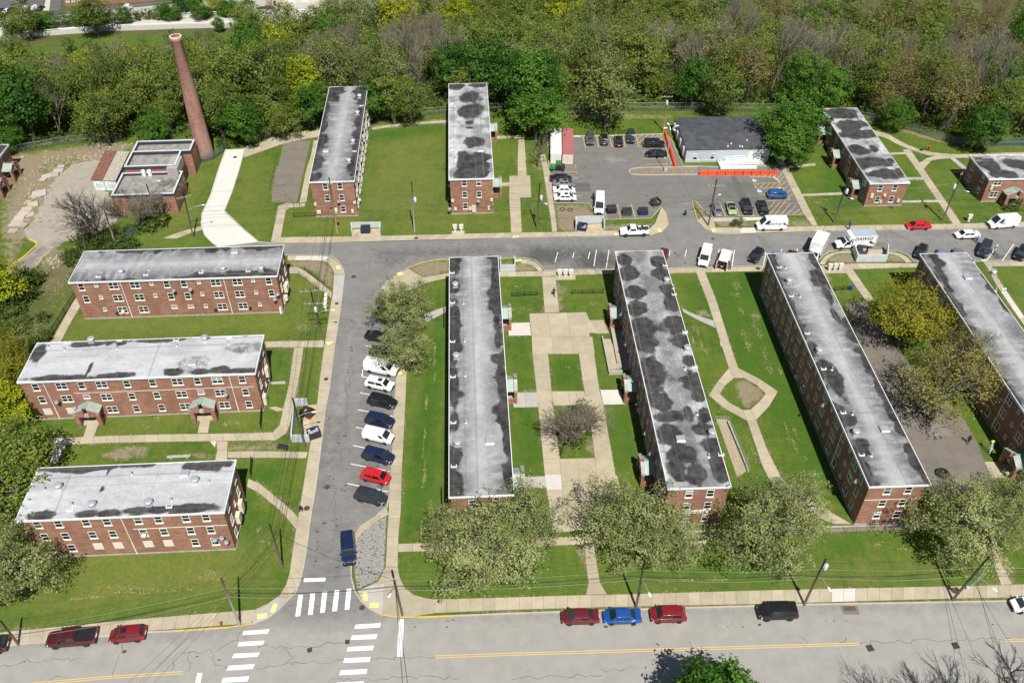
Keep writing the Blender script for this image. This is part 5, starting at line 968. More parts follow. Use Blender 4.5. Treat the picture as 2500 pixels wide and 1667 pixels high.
# --- rusty double garage beside it
g0=Vector(px2(223,438,2.6));g1=Vector(px2(282,440,2.6));g2=Vector(px2(259,368,2.6));ex=(g1-g0).normalized();ey=Vector((-ex.y,ex.x));rz_=math.atan2(ex.y,ex.x);W_=(g1-g0).length;L_=(g2-g0).dot(ey)
gt=thing('garage','double garage with a rusty roof half and a pale debris-covered half','garage',(g0.x,g0.y,0),rz_)
sk=(g2-g0).dot(ex)
def skb(x0,x1,z0,z1,y0=0,y1=None):
 y1=L_ if y1 is None else y1;s0=sk*y0/L_;s1=sk*y1/L_
 return MB().hexa([(x0+s0,y0,z0),(x1+s0,y0,z0),(x1+s1,y1,z0),(x0+s1,y1,z0)],[(x0+s0,y0,z1),(x1+s0,y0,z1),(x1+s1,y1,z1),(x0+s1,y1,z1)])
skb(0,W_,-.2,2.5).build('wall',plain('pale_green_render',(.42,.46,.42),.8,var=.2,scale=2),gt)
skb(-.15,W_*.47,2.5,2.66,-.2).build('roof',plain('rust_roof',(.19,.085,.06),.9,var=.5,scale=2.5),gt);skb(W_*.5,W_+.1,2.5,2.62,-.2).build('roof',plain('debris_roof',(.36,.34,.27),.9,var=.5,scale=3),gt)
for x0,x1 in((.2,W_*.45),(W_*.53,W_-.2)):
 d_=MB().box(x0,x1,-.05,.0,.05,2.2).build('door',plain('door_paint',(.62,.70,.68),.7,var=.3,scale=3),gt)
 mb=MB()
 for k_ in range(4):
  xx=x0+.3+k_*(x1-x0-.5)/4;mb.tube([(xx,-.055,.6),(xx+.2,-.055,1.5),(xx+.4,-.055,.8),(xx+.35,-.055,1.6)],.03,4)
 mb.build('graffiti',plain('graffiti_ink',(.05,.12,.14),.6),d_)
# --- grey modular office
mz=3.3;m0=Vector(px2(1675.6,365,mz));m1=Vector(px2(1884,361,mz));m2=Vector(px2(1649.6,285,mz));ex=(m1-m0).normalized();ey=Vector((-ex.y,ex.x));W_=(m1-m0).length;L_=(m2-m0).dot(ey);rz_=math.atan2(ex.y,ex.x)
mo=thing('modular_office','grey clad modular office with a dark shallow roof behind orange barriers','building',(m0.x,m0.y,0),rz_)
m,t,b=nodes('ribbed_cladding');o_=objc(t);sp=N(t,'ShaderNodeSeparateXYZ');t.links.new(o_,sp.inputs[0]);fr=mth(t,'FRACT',mth(t,'MULTIPLY',mth(t,'ADD',sp.outputs[0],sp.outputs[1]),2.4))
t.links.new(mixc(t,ramp(t,mth(t,'ABSOLUTE',mth(t,'SUBTRACT',fr,.5)),.36,.46),(.46,.52,.57),(.33,.38,.42)),b.inputs['Base Color']);b.inputs['Roughness'].default_value=.5;M_CLAD=m
MB().box(.15,W_-.15,.15,L_-.15,0,mz-.2).build('wall',M_CLAD,mo)
M_DKR=plain('dark_roofing',(.062,.067,.074),.75,var=.35,scale=.7)
for i in range(4):
 y0=L_*i/4;y1=L_*(i+1)/4-.05;zc=lambda y:mz-.19+.55*(1-abs(y-L_/2)/(L_/2))
 MB().hexa([(0,y0,zc(y0)-.16),(W_,y0,zc(y0)-.16),(W_,y1,zc(y1)-.16),(0,y1,zc(y1)-.16)],[(0,y0,zc(y0)+.05),(W_,y0,zc(y0)+.05),(W_,y1,zc(y1)+.05),(0,y1,zc(y1)+.05)]).build('roof',M_DKR,mo)
MB().box(.12,W_-.12,.08,.149,mz-.62,mz-.28).build('eave_trim',M_FASCIA,mo);MB().box(.14,W_-.14,.10,.149,.5,.56).build('skirt_trim',M_FASCIA,mo)
def mw(px,py,wd,ht):
 d=_f+_r*((px-1250)/FPX)-_u*((py-833.5)/FPX);rot=Matrix.Rotation(-rz_,3,'Z');o_=rot@(Vector((0,0,CAMH))-Vector((m0.x,m0.y,0)));d=rot@d;k_=(.15-o_.y)/d.y;p=o_+d*k_
 fm,g1_,g2_,s_=window_meshes(wd,ht,'W1');o=inst('window',fm,mo,(p.x,.15,p.z));inst('pane',g1_[1],o);inst('pane',g2_[0],o)
for q in((1697,383.5),(1739,382),(1862,380)):mw(*q,.95,1.35)
dx=(Vector(px2(1835,393,1))-m0).dot(ex);MB().box(dx-.5,dx+.5,.08,.15,.75,2.85).build('door',M_BOARD,mo)
for i in range(4):
 yy=L_*(.12+.235*i);MB().box(-.28,.15,yy-.45,yy+.45,.9,2.75).hexa([(-.3,yy-.5,2.75),(.15,yy-.5,2.75),(.15,yy+.5,2.75),(-.3,yy+.5,2.75)],[(-.1,yy-.5,2.95),(.15,yy-.5,2.95),(.15,yy+.5,2.95),(-.1,yy+.5,2.95)]).build('wall_air_conditioner',M_FASCIA,mo)
for q in((1785,352),(1777,358),(1806,358),(1812,359),(1823,344)):p=Vector(px2(q[0],q[1],mz))-m0;MB().lathe([(.14,0),(.14,.22),(.2,.24),(.1,.34)],8).build('roof_vent',M_FASCIA,mo,loc=(p.dot(ex),p.dot(ey),mz-.1))
# --- access ramp in front of the office
r0=at(1760,414);r1=at(1858,396);rx=(r1-r0).dot(ex.to_3d())
rt=thing('access_ramp','white access ramp with grey handrails at the office door','ramp',(m0.x,m0.y,0),rz_)
x0=(Vector(px2(1757,410,0))-m0).dot(ex);xd=dx;x2=(Vector(px2(1880,410,0))-m0).dot(ex)
rm=plain('ramp_white',(.66,.66,.65),.7,var=.08)
MB().hexa([(xd-1.2,-1.5,0),(xd+1.8,-1.5,0),(xd+1.8,.0,0),(xd-1.2,.0,0)],[(xd-1.2,-1.5,.7),(xd+1.8,-1.5,.7),(xd+1.8,.0,.7),(xd-1.2,.0,.7)]).build('landing',rm,rt)
MB().hexa([(x0+1.4,-1.5,0),(xd-1.21,-1.5,0),(xd-1.21,-.2,0),(x0+1.4,-.2,0)],[(x0+1.4,-1.5,.40),(xd-1.21,-1.5,.70),(xd-1.21,-.2,.70),(x0+1.4,-.2,.40)]).build('ramp_run',rm,rt)
MB().box(x0,x0+1.39,-3.2,-.2,0,.40).build('landing',rm,rt)
MB().hexa([(x0+1.4,-3.2,0),(xd+1,-3.2,0),(xd+1,-1.9,0),(x0+1.4,-1.9,0)],[(x0+1.4,-3.2,.40),(xd+1,-3.2,.06),(xd+1,-1.9,.06),(x0+1.4,-1.9,.40)]).build('ramp_run',rm,rt)
for i in range(4):MB().box(xd+1.81+i*.3,xd+2.1+i*.3,-1.5,0,0,.55-i*.15).build('step',rm,rt)
def railing(par,pts,h=.95,mat=None,sp=1.5,name='handrail',rails=(1.0,.55),rad=.028):
 mb=MB();P=[Vector(p)for p in pts]
 for k_ in rails:mb.tube([p+Vector((0,0,h*k_))for p in P],rad,5)
 for i in range(len(P)-1):
  n=max(1,round((P[i+1]-P[i]).length/sp))
  for j in range(n+(i==len(P)-2)):q=P[i].lerp(P[i+1],j/n);mb.tube([q-Vector((0,0,.05)),q+Vector((0,0,h))],rad,5)
 return mb.build(name,mat or M_GALV,par)
railing(rt,[(x0,-.25,.4),(x0,-3.15,.4),(x0+1.4,-3.15,.4),(xd+1,-3.15,.06)]);railing(rt,[(x0+1.4,-1.9,.4),(xd+1,-1.9,.06)]);railing(rt,[(x0+1.4,-1.45,.4),(xd-1.2,-1.45,.7),(xd+1.8,-1.45,.7),(xd+3,-1.45,.1)]);railing(rt,[(x0+1.4,-.25,.4),(xd-1.2,-.25,.7)]);railing(rt,[(xd+1.8,-.1,.7),(xd+3,-.1,.1)])
# --- shipping containers
def container(tl,tr,fl,label,top,side,front):
 z=2.6;a=Vector(px2(*fl,z));b_=Vector(px2(*tl,z));c_=Vector(px2(*tr,z));L=(b_-a).length;ang=math.atan2((b_-a).y,(b_-a).x)-math.pi/2;W=2.44
 t_=thing('shipping_container',label,'container',(a.x,a.y,RZ),ang)
 mb=MB();n=22
 for sx in(0.03,W-.03):
  for i in range(n*2):
   y0=.1+i*(L-.2)/(2*n);mb.box(sx-(.03 if i%2 else .005),sx+(.03 if i%2 else .005),y0,y0+(L-.2)/(2*n),.15,2.5)
 mb.build('side_wall',side,t_);rf=MB().box(.0,W,0,L,2.5,2.56)
 for i in range(n):y0=.15+i*(L-.3)/n;rf.box(.06,W-.06,y0,y0+(L-.3)/n*.5,2.56,2.59)
 rf.build('roof',top,t_);MB().box(.02,W-.02,.02,L-.02,.02,.16).build('floor',M_DARK,t_);MB().box(.05,W-.05,L-.06,L,.16,2.5).build('end_wall',side,t_)
 for k_ in range(2):
  x0=.06+k_*(W/2-.05);d_=MB().box(x0,x0+W/2-.08,-.01,.05,.14,2.5).build('door',front,t_)
  bar=MB()
  for q in(.3,.75):bar.tube([(x0+q,-.04,.2),(x0+q,-.04,2.45)],.02,5)
  for z_ in(.6,1.05,1.5,1.95):bar.box(x0+.04,x0+W/2-.12,-.025,-.01,z_-.03,z_+.03)
  bar.build('lock_bar',M_SILL,d_)
M_CW=plain('container_white',(.70,.68,.62),.6,var=.1,scale=1.2);M_CR=plain('container_red',(.36,.125,.125),.6,var=.12,scale=1.2);M_CB=plain('container_beige',(.66,.60,.50),.6,var=.1)
container((1344.5,311),(1371,311),(1344,374),'white shipping container standing left of the red one',M_CW,M_CW,M_CW)
container((1373.5,312),(1399,312),(1373,375.5),'red roofed shipping container with beige doors',M_CR,M_CR,M_CB)
# --- concrete ramp walls beside the stained block
cr=thing('concrete_ramp','concrete ramp with low walls along the stained block','ramp')
def wallseg(a,b_,wd,h,mat,par,name='ramp_wall',z0=-.1):return MB().slab_bar(xy(at(*a)),xy(at(*b_)),wd,z0,h,mi=0).build(name,mat,par)
P_=[xy(p)for p in ats([(1472,831),(1490,831),(1517,900),(1487,906)])];MB().prism(P_,-.1,.35).build('ramp_run',M_CONC,cr);P2=[xy(p)for p in ats([(1491,796),(1500,796),(1519,900),(1512,900)])];MB().prism(P2,-.1,.5).build('ramp_run',M_CONC,cr);P3=[xy(p)for p in ats([(1501,796),(1515,800),(1538,903),(1520,903)])];MB().prism(P3,-.1,.03).build('lower_floor',M_CONCG,cr)
wallseg((1470,828),(1486,909),.2,.75,M_CONCG,cr);wallseg((1489,795),(1507,893),.2,.9,M_CONCG,cr);wallseg((1486,914),(1519,912),.35,.7,M_CONCG,cr)
# --- sunken areaway with rail on the right of the stained block
aw=thing('basement_areaway','sunken concrete areaway with metal railing right of the stained block','areaway')
MB().prism([xy(p)for p in ats([(1752,1030),(1775,1032),(1822,1150),(1800,1165)])],-.05,.012).build('areaway_floor',plain('areaway_floor',(.34,.28,.19),.9,var=.25),aw)
wallseg((1748,1030),(1774,1030),.3,.45,M_CONCG,aw,'areaway_wall');wallseg((1777,1030),(1826,1152),.25,.35,M_CONCG,aw,'areaway_wall')
railing(aw,[at(1744,1028,.4),at(1777,1027,.4),at(1829,1152,.35)],1.0,M_GALV,1.5)
# --- dumpster enclosures: painted concrete walls
M_ENC=plain('painted_block_wall',(.46,.50,.52),.75,var=.12,scale=1.5)
def enclosure(pts,h,label,z=0.0,pad_=None):
 t_=thing('bin_enclosure',label,'enclosure',group='walled bin enclosures')
 P=[Vector(xy(p))for p in ats(pts,z)]
 for i in range(len(P)-1):
  d=(P[i+1]-P[i]).normalized();MB().slab_bar(P[i]-d*(.1 if i else 0),P[i+1]-d*.105 if i<len(P)-2 else P[i+1],.2,z-.1,z+h).build('enclosure_wall',M_ENC,t_)
 if pad_:MB().prism([xy(p)for p in ats(pad_)],-.05,.025).build('enclosure_floor',plain('rust_stained_floor',(.44,.35,.22),.9,var=.3,scale=1),t_)
enclosure([(861,577),(858.5,556),(930,555),(928,576)],1.25,'grey walled bin enclosure holding a single navy bin',0,[(862,577),(862,560),(927,559),(929,577)])
enclosure([(1406,564),(1405,546),(1472,544),(1475,562)],1.7,'blue grey bin enclosure behind the white pickup',0,[(1408,565),(1440,548),(1470,546),(1474,572),(1415,576)])
enclosure([(752,989),(721,990),(714,1078),(757,1078)],1.5,'grey bin enclosure under the pole on the side street',0,[(745,990),(790,985),(783,1075),(730,1076)])
enclosure([(2082,613),(2090,639),(2162,638.5),(2164,611)],1.6,'pale walled bin enclosure beside the lettered box truck',0,[(2085,612),(2160,611),(2160,636),(2092,637)])
enclosure([(1222,640),(1222,663),(1257,662),(1257,640)],1.5,'blue grey bin enclosure at the far end of the streaked block',0)
# --- far side of the valley
VZ=-50.0
MV=lambda px:[xy(p)for p in ats(px,VZ)]
va=asphalt('valley_road',(.10,.10,.105),(.13,.13,.135),(.06,.06,.06));vc=asphalt('pale_lot',(.36,.345,.31),(.42,.40,.36),(.2,.19,.17));vh=asphalt('highway_concrete',(.46,.43,.35),(.54,.51,.43),(.28,.26,.22))
NZ=lambda v:dict(dark=np.zeros(len(v)),pale=np.zeros(len(v)))
sheet('valley_lot',MV([(-500,80),(0,47),(250,27),(480,4),(800,-20),(1000,-20),(900,45),(640,48),(400,58),(120,85),(0,100),(-500,160)]),VZ+.05,vc,6,NZ);sheet('valley_road',MV([(-500,78),(0,42),(160,28),(400,5),(600,-12),(640,-16),(640,-12),(400,10.5),(170,35),(0,47),(-500,88)]),VZ+.12,va,6,NZ)
sheet('valley_road',MV([(120,30),(146,26),(152,0),(160,-30),(124,-30),(126,0)]),VZ+.10,va,6,NZ);sheet('valley_car_park',MV([(-400,60),(0,34),(104,25),(110,0),(115,-30),(-400,-10)]),VZ+.08,va,6,NZ)
sheet('valley_path',MV([(105,27),(120,30),(124,0),(112,0)]),VZ+.14,vh,6,NZ)
hwp=[(-400,160),(0,92),(106,82),(266,70.5),(452,64),(640,60),(900,56),(900,30),(640,33),(452,40.5),(266,52),(106,61),(0,78),(-400,135)]
sheet('highway',[xy(p)for p in ats(hwp,VZ+1)],VZ+1,vh,6,NZ)
def barrier(px,label,h=.9,z=VZ+1,mat=None):
 t_=thing('highway_barrier',label,'barrier');P=ats(px,z);mb=MB()
 for i in range(len(P)-1):mb.slab_bar(xy(P[i]),xy(P[i+1]),.5,z-3,z+h)
 mb.build('barrier_wall',mat or plain('barrier_concrete',(.50,.49,.46),.8),t_);railing(t_,[p+Vector((0,0,h))for p in P],.5,M_GALV,6,'barrier_rail',(1.0,),.08)
barrier([(-400,160),(0,92),(106,82),(266,70.5),(452,64),(640,60),(900,56)],'near concrete barrier of the pale highway at top left');barrier([(-400,135),(0,78),(106,61),(266,52),(452,40.5),(640,33),(900,30)],'far concrete barrier of the pale highway at top left')
for i in range(26):
 a=(20+i*15.5,47-i*1.25+2);line_=ats([(a[0],a[1]),(a[0]-3,a[1]+9)],VZ+.16)
 q=line_;n=Vector((.12,0,0));tag(MB().face([q[0]-n,q[1]-n,q[1]+n,q[0]+n]).build('valley_bay_line',M_WPAINT),kind='structure')
0 and sheet('old_track',[xy(p)for p in ats([(150,146),(220,140),(300,128),(420,112),(430,122),(330,140),(230,150),(160,155)],-46)],-46,vc,5,NZ)
go_=at(160,17,VZ);g1_=at(378,3,VZ);e_=(g1_-go_);rzv=math.atan2(e_.y,e_.x)
vb=thing('valley_building','far brick building with pale windows beyond the highway','building',go_,rzv);Lb=e_.length
MB().box(0,Lb,0,14,-1,8).build('wall',M_BRICK,vb);MB().box(-.2,Lb+.2,-.2,14.2,8,8.4).build('roof',M_TAR,vb)
n=16
for i in range(n):
 for z in(2.6,5.8):
  x=Lb*(i+.7)/(n+.4);f=MB().box(x-.85,x+.85,-.06,0,z-1.1,z+1.1).build('window',M_GLASS,vb)
  for u0,w0 in((x-.8,x-.05),(x+.05,x+.8)):
   for a_,c_ in((z-1.0,z-.1),(z+.1,z+1.0)):MB().box(u0,w0,-.08,-.061,a_,c_).build('pane',M_SILL,f)
go_=at(655,17,VZ);g1_=at(760,5,VZ);e_=g1_-go_
vb=thing('valley_building','far cream warehouse wall at the top beyond the highway','building',go_,math.atan2(e_.y,e_.x));mcr=plain('cream_wall',(.58,.52,.38),.8,var=.06)
MB().box(0,e_.length+25,0,20,-1,9).build('wall',mcr,vb);MB().box(-.2,e_.length+25.2,-.2,20.2,9,9.4).build('roof',M_TAR,vb);MB().box(2.4,3.6,-.06,0,0,2.3).build('door',M_DARK,vb)
for x in(9,15,21):MB().box(x,x+3,-.06,0,.2,3.4).build('loading_door',M_FASCIA,vb)
for p,q,hgt,lab in(((1380,8),(1500,3),7,'far cream building glimpsed through the trees at the top centre'),):
 a_=at(*p,VZ);e_=at(*q,VZ)-a_;vb=thing('valley_building',lab,'building',a_,math.atan2(e_.y,e_.x));MB().box(0,e_.length,0,12,-1,hgt).build('wall',mcr,vb);MB().box(-.2,e_.length+.2,-.2,12.2,hgt,hgt+.4).build('roof',M_TAR,vb)
 for i in range(6):MB().box(2+i*e_.length/6.5,3.6+i*e_.length/6.5,-.06,0,2,4.4).build('window',M_GLASS,vb)
# ================================================================== VEGETATION
def leaf_mat(name,cols,trans=.35,rough=.55):
 """cols: three colours picked by the 'tint' of each leaf clump"""
 m,t,b=nodes(name);a=attr(t,'tint');cr=N(t,'ShaderNodeValToRGB');e=cr.color_ramp.elements
 e[0].position=.0;e[0].color=(*cols[0],1);e[1].position=1.0;e[1].color=(*cols[2],1);q=e.new(.5);q.color=(*cols[1],1)
 t.links.new(mth(t,'ADD',a,mth(t,'MULTIPLY',mth(t,'SUBTRACT',orand(t),.5),.25)),cr.inputs[0]);t.links.new(cr.outputs[0],b.inputs['Base Color']);b.inputs['Roughness'].default_value=rough;b.inputs['Specular IOR Level'].default_value=.25
 tr=t.nodes.new('ShaderNodeBsdfTranslucent');t.links.new(mixc(t,.25,cr.outputs[0],(.5,.6,.05)),tr.inputs[0]);mx=t.nodes.new('ShaderNodeMixShader');mx.inputs[0].default_value=trans
 t.links.new(b.outputs[0],mx.inputs[1]);t.links.new(tr.outputs[0],mx.inputs[2]);t.links.new(mx.outputs[0],t.nodes['Material Output'].inputs[0]);return m
LEAF=dict(lime=leaf_mat('pale_young_leaves',[(.14,.172,.050),(.295,.333,.122),(.45,.473,.21)],.42),maple=leaf_mat('deep_green_leaves',[(.016,.055,.007),(.042,.125,.014),(.085,.19,.024)],.35),bright=leaf_mat('fresh_green_leaves',[(.030,.090,.010),(.075,.185,.020),(.13,.26,.032)],.4),yellow=leaf_mat('yellow_green_leaves',[(.16,.21,.012),(.31,.36,.018),(.44,.46,.03)],.42),gold=leaf_mat('golden_leaves',[(.115,.138,.012),(.28,.27,.023),(.42,.375,.045)],.43),amber=leaf_mat('amber_young_leaves',[(.13,.13,.026),(.27,.25,.055),(.38,.34,.09)],.45),olive=leaf_mat('olive_spring_leaves',[(.056,.090,.013),(.128,.182,.025),(.215,.272,.046)],.3),grey=leaf_mat('grey_green_leaves',[(.085,.11,.028),(.165,.20,.050),(.24,.28,.085)],.3),rust=leaf_mat('rusty_bud_haze',[(.11,.095,.026),(.185,.155,.042),(.25,.215,.065)],.3),shrub=leaf_mat('shrub_leaves',[(.03,.06,.010),(.075,.125,.02),(.14,.19,.04)],.35))
M_BARK=plain('grey_bark',(.125,.108,.085),.95,var=.35,scale=2.5);M_BARKD=plain('dark_bark',(.075,.062,.052),.95,var=.35,scale=2.5);M_TWIG=plain('grey_twigs',(.215,.19,.135),.95,var=.25,scale=1.5)
def limb(mb,p0,p1,r0,r1,n=5,bend=.12,rng=RNG,seg=3):
 p0=np.array(p0);p1=np.array(p1);L=np.linalg.norm(p1-p0);off=rng.normal(0,bend*L,3);P=[]
 for i in range(seg+1):
  t_=i/seg;P.append(p0+(p1-p0)*t_+off*math.sin(math.pi*t_)*.6)
 mb.tube(P,[r0+(r1-r0)*i/seg for i in range(seg+1)],n,cap=False)
 return P
def make_tree(kind,H,Rr,seed,nlobe=16,tips=9,leaves=10,size=.4,spread=.8,trunk_frac=.35,crown_lo=.28,lobe_r=.42,bark=None,twig_n=3,flat=.8,thin=1.0,un=(.46,.84),drop=.08):
 """tapered trunk, limbs to lobes, twigs to tips, leaf clumps round the tips"""
 rng=np.random.default_rng(seed);mb=MB();tr=.022*H+.06
 ch=H*(1-crown_lo);cz=H*crown_lo+ch/2;top=np.array([rng.normal(0,.04*H),rng.normal(0,.04*H),H*trunk_frac])
 limb(mb,(0,0,-.6),top,tr*1.25,tr*.8,7,.03,rng,3)
 lead=np.array([top[0]*1.6,top[1]*1.6,H*.82]);limb(mb,top,lead,tr*.8,tr*.2,5,.05,rng,4)
 C_,T_=[],[]
 for i in range(nlobe):
  k=(i+.5)/nlobe;ph=i*2.39996+rng.uniform(-.35,.35);cosv=1-1.85*k;sinv=math.sqrt(max(0,1-cosv*cosv));rr=rng.uniform(*un)
  if rng.random()<drop:continue
  lc=np.array([math.cos(ph)*sinv*Rr*rr,math.sin(ph)*sinv*Rr*rr,cz+cosv*ch/2*rr*1.05]);s0=top+(lead-top)*np.clip((lc[2]-top[2])/(lead[2]-top[2]+1e-6)-.35,0,.85)
  P=limb(mb,s0,lc,tr*rng.uniform(.28,.45),tr*.09,4,.10,rng,3);lr=Rr*lobe_r*rng.uniform(.8,1.2);lt=rng.uniform(.15,.85)
  for j in range(tips):
   v=rng.normal(0,1,3);v/=np.linalg.norm(v);v[2]=v[2]*flat+.12;tip=lc+v*lr*rng.uniform(.55,1.08)
   if j<twig_n:limb(mb,P[rng.integers(1,len(P))],tip,tr*.08,.02,3,.1,rng,2)
   C_.append(tip);T_.append(lt+rng.uniform(-.22,.22))
 C_=np.array(C_);T_=np.array(T_);n=len(C_);K=leaves
 cc=np.repeat(C_,K,0)+rng.normal(0,1,(n*K,3))*np.array([1,1,.75])*Rr*lobe_r*.24*thin;tt=np.clip(np.repeat(T_,K)+rng.normal(0,.16,n*K),0,1)
 nr=rng.normal(0,1,(n*K,3));ow=cc-np.array([0,0,cz-ch*.15]);ow/=np.linalg.norm(ow,axis=1)[:,None]+1e-6;nr=nr*.55+ow*.8;nr[:,2]+=.35;nr/=np.linalg.norm(nr,axis=1)[:,None]
 a=np.cross(nr,rng.normal(0,1,(n*K,3)));a/=np.linalg.norm(a,axis=1)[:,None];b_=np.cross(nr,a);sz=size*rng.uniform(.55,1.25,(n*K,1))
 v=np.stack([cc-a*sz*.62,cc-b_*sz*.38+nr*sz*.08,cc+a*sz*.62,cc+b_*sz*.38-nr*sz*.08],1).reshape(-1,3)
 return(mb.mesh('trunk',bark or M_BARK,True),mk_mesh('crown',v,np.arange(len(v)).reshape(-1,4),LEAF[kind],dict(tint=np.repeat(tt,4))))
def make_bare(H,Rr,seed,depth=5,mat=None,lean=0.0,split=3,trunk=.28,rad=None,start=1):
 rng=np.random.default_rng(seed);mb=MB();fine=MB();tr=rad or(.017*H+.04)
 def rec(p,d,L,r,lv):
  q=p+d*L+np.array([0,0,-.0]);P=limb(mb if lv<3 else fine,p,q,r,r*.62,5 if lv<2 else 3,.06,rng,3 if lv<2 else 2)
  if lv>=depth:return
  for i in range(split+(1 if lv in(1,2)else 0)):
   v=rng.normal(0,1,3);v-=d*(v@d);v/=np.linalg.norm(v);a=rng.uniform(.25,.75)if lv else rng.uniform(.25,.6)
   nd=d*math.cos(a)+v*math.sin(a);nd[2]+=.16;nd/=np.linalg.norm(nd);s=P[-1]if i<2 else P[rng.integers(1,len(P))]
   rec(np.array(s),nd,L*rng.uniform(.62,.84),max(.012,r*rng.uniform(.5,.68)),lv+1)
 for k in range(start):
  a=rng.uniform(0,6.28);d=np.array([math.cos(a)*(.12+.25*(start>1))+lean,math.sin(a)*(.12+.25*(start>1)),1.0]);rec(np.array([0,0,-.4]),d/np.linalg.norm(d),H*trunk,tr,0)
 V_=np.array(mb.v+fine.v);s=Rr/max(1,np.percentile(np.hypot(V_[:,0],V_[:,1]),96));sz=H/np.percentile(V_[:,2],99)
 for m_ in(mb,fine):m_.v=[(x*s,y*s,z*sz)for x,y,z in m_.v]
 return mb.mesh('trunk',mat or M_BARK,True),fine.mesh('crown',mat if mat else M_TWIG,True)
PROTO={}
def proto(k,i):
 key=(k,i)
 if key in PROTO:return PROTO[key]
 sd=100+i*13+sum(map(ord,k))
 P=dict(maple=lambda:make_tree('maple',15,5.6,sd,26,14,18,.44,trunk_frac=.25,crown_lo=.12,bark=M_BARKD,lobe_r=.36),bright=lambda:make_tree('bright',15,5.4,sd,26,14,18,.44,trunk_frac=.25,crown_lo=.12,bark=M_BARKD,lobe_r=.36),yellow=lambda:make_tree('yellow',15,5.4,sd,24,13,16,.44,trunk_frac=.3,crown_lo=.18,bark=M_BARKD,lobe_r=.36),olive=lambda:make_tree('olive',16,5.0,sd,24,13,14,.37,trunk_frac=.35,crown_lo=.14,twig_n=4,thin=1.1,lobe_r=.36),grey=lambda:make_tree('grey',16,5.2,sd,24,13,13,.35,trunk_frac=.3,crown_lo=.10,twig_n=4,thin=1.15,lobe_r=.36),rust=lambda:make_tree('rust',16,5.4,sd,22,12,12,.31,trunk_frac=.35,crown_lo=.2,twig_n=5,thin=1.2,lobe_r=.38),bare=lambda:make_bare(17,4.3,sd,5,None,rng_lean(sd)),shrub=lambda:make_tree('shrub',3.4,2.6,sd,9,8,9,.42,trunk_frac=.2,crown_lo=.02,lobe_r=.5),near=lambda:make_tree('bright',12.5,5.4,sd,38,18,24,.42,trunk_frac=.25,crown_lo=.1,bark=M_BARKD,lobe_r=.32,un=(.5,.78),drop=0),lime=lambda:make_tree('lime',13,6.2,sd,36,20,16,.23,trunk_frac=.28,crown_lo=.10,twig_n=8,lobe_r=.27,thin=.75,flat=.85,un=(.35,.95),drop=.12),gold=lambda:make_tree('gold',14,7.0,sd,36,16,20,.28,trunk_frac=.28,crown_lo=.12,bark=M_BARKD,twig_n=4,lobe_r=.30,thin=.95),amber=lambda:make_tree('amber',13.5,7.2,sd,34,15,11,.26,trunk_frac=.26,crown_lo=.14,bark=M_BARK,twig_n=8,lobe_r=.28,thin=.95,un=(.4,.95)))
 PROTO[key]=P[k]();return PROTO[key]
def rng_lean(sd):return float(np.random.default_rng(sd).uniform(-.25,.25))
NAME=dict(near='maple_tree',maple='maple_tree',bright='maple_tree',yellow='yellow_green_tree',olive='spring_tree',grey='spring_tree',rust='budding_tree',bare='bare_tree',shrub='shrub',lime='lime_tree',gold='golden_tree',amber='golden_tree')
HT=dict(near=12.5,maple=15,bright=15,yellow=15,olive=16,grey=16,rust=16,bare=17,shrub=3.4,lime=13,gold=14,amber=13.5);RD=dict(near=5.4,maple=5.6,bright=5.4,yellow=5.4,olive=5.0,grey=5.2,rust=5.4,bare=4.3,shrub=2.6,lime=6.2,gold=7.0,amber=7.2)
NV=dict(near=1,maple=3,bright=3,yellow=2,olive=5,grey=4,rust=3,bare=6,shrub=4,lime=4,gold=1,amber=2)
PLACED=[]
def tree(k,loc,R_,H_,label,cat='tree',group=None,var=None,rz=None,tilt=None):
 i=random.randrange(NV[k])if var is None else var;tm,cm=proto(k,i)
 t_=thing(NAME[k],label,cat,loc,random.uniform(0,6.28)if rz is None else rz,group);t_.scale=(R_/RD[k]*random.uniform(.88,1.14),R_/RD[k]*random.uniform(.88,1.14),H_/HT[k])
 if tilt:t_.rotation_euler=(tilt[0],tilt[1],t_.rotation_euler[2])
 inst('trunk',tm,t_);inst('crown',cm,t_);PLACED.append((loc[0],loc[1],R_*(1.0 if group is None or 'trees of the slope' in group else 1.35)));return t_
def ontree(k,px,py,R_,H_,label,cz=.58,hillside=False,**kw):
 """crown centre seen at a photo pixel"""
 if hillside:p=at_hill(px,py,H_*cz)
 else:p=at(px,py,H_*cz);p.z=0
 return tree(k,p,R_,H_,label,**kw)
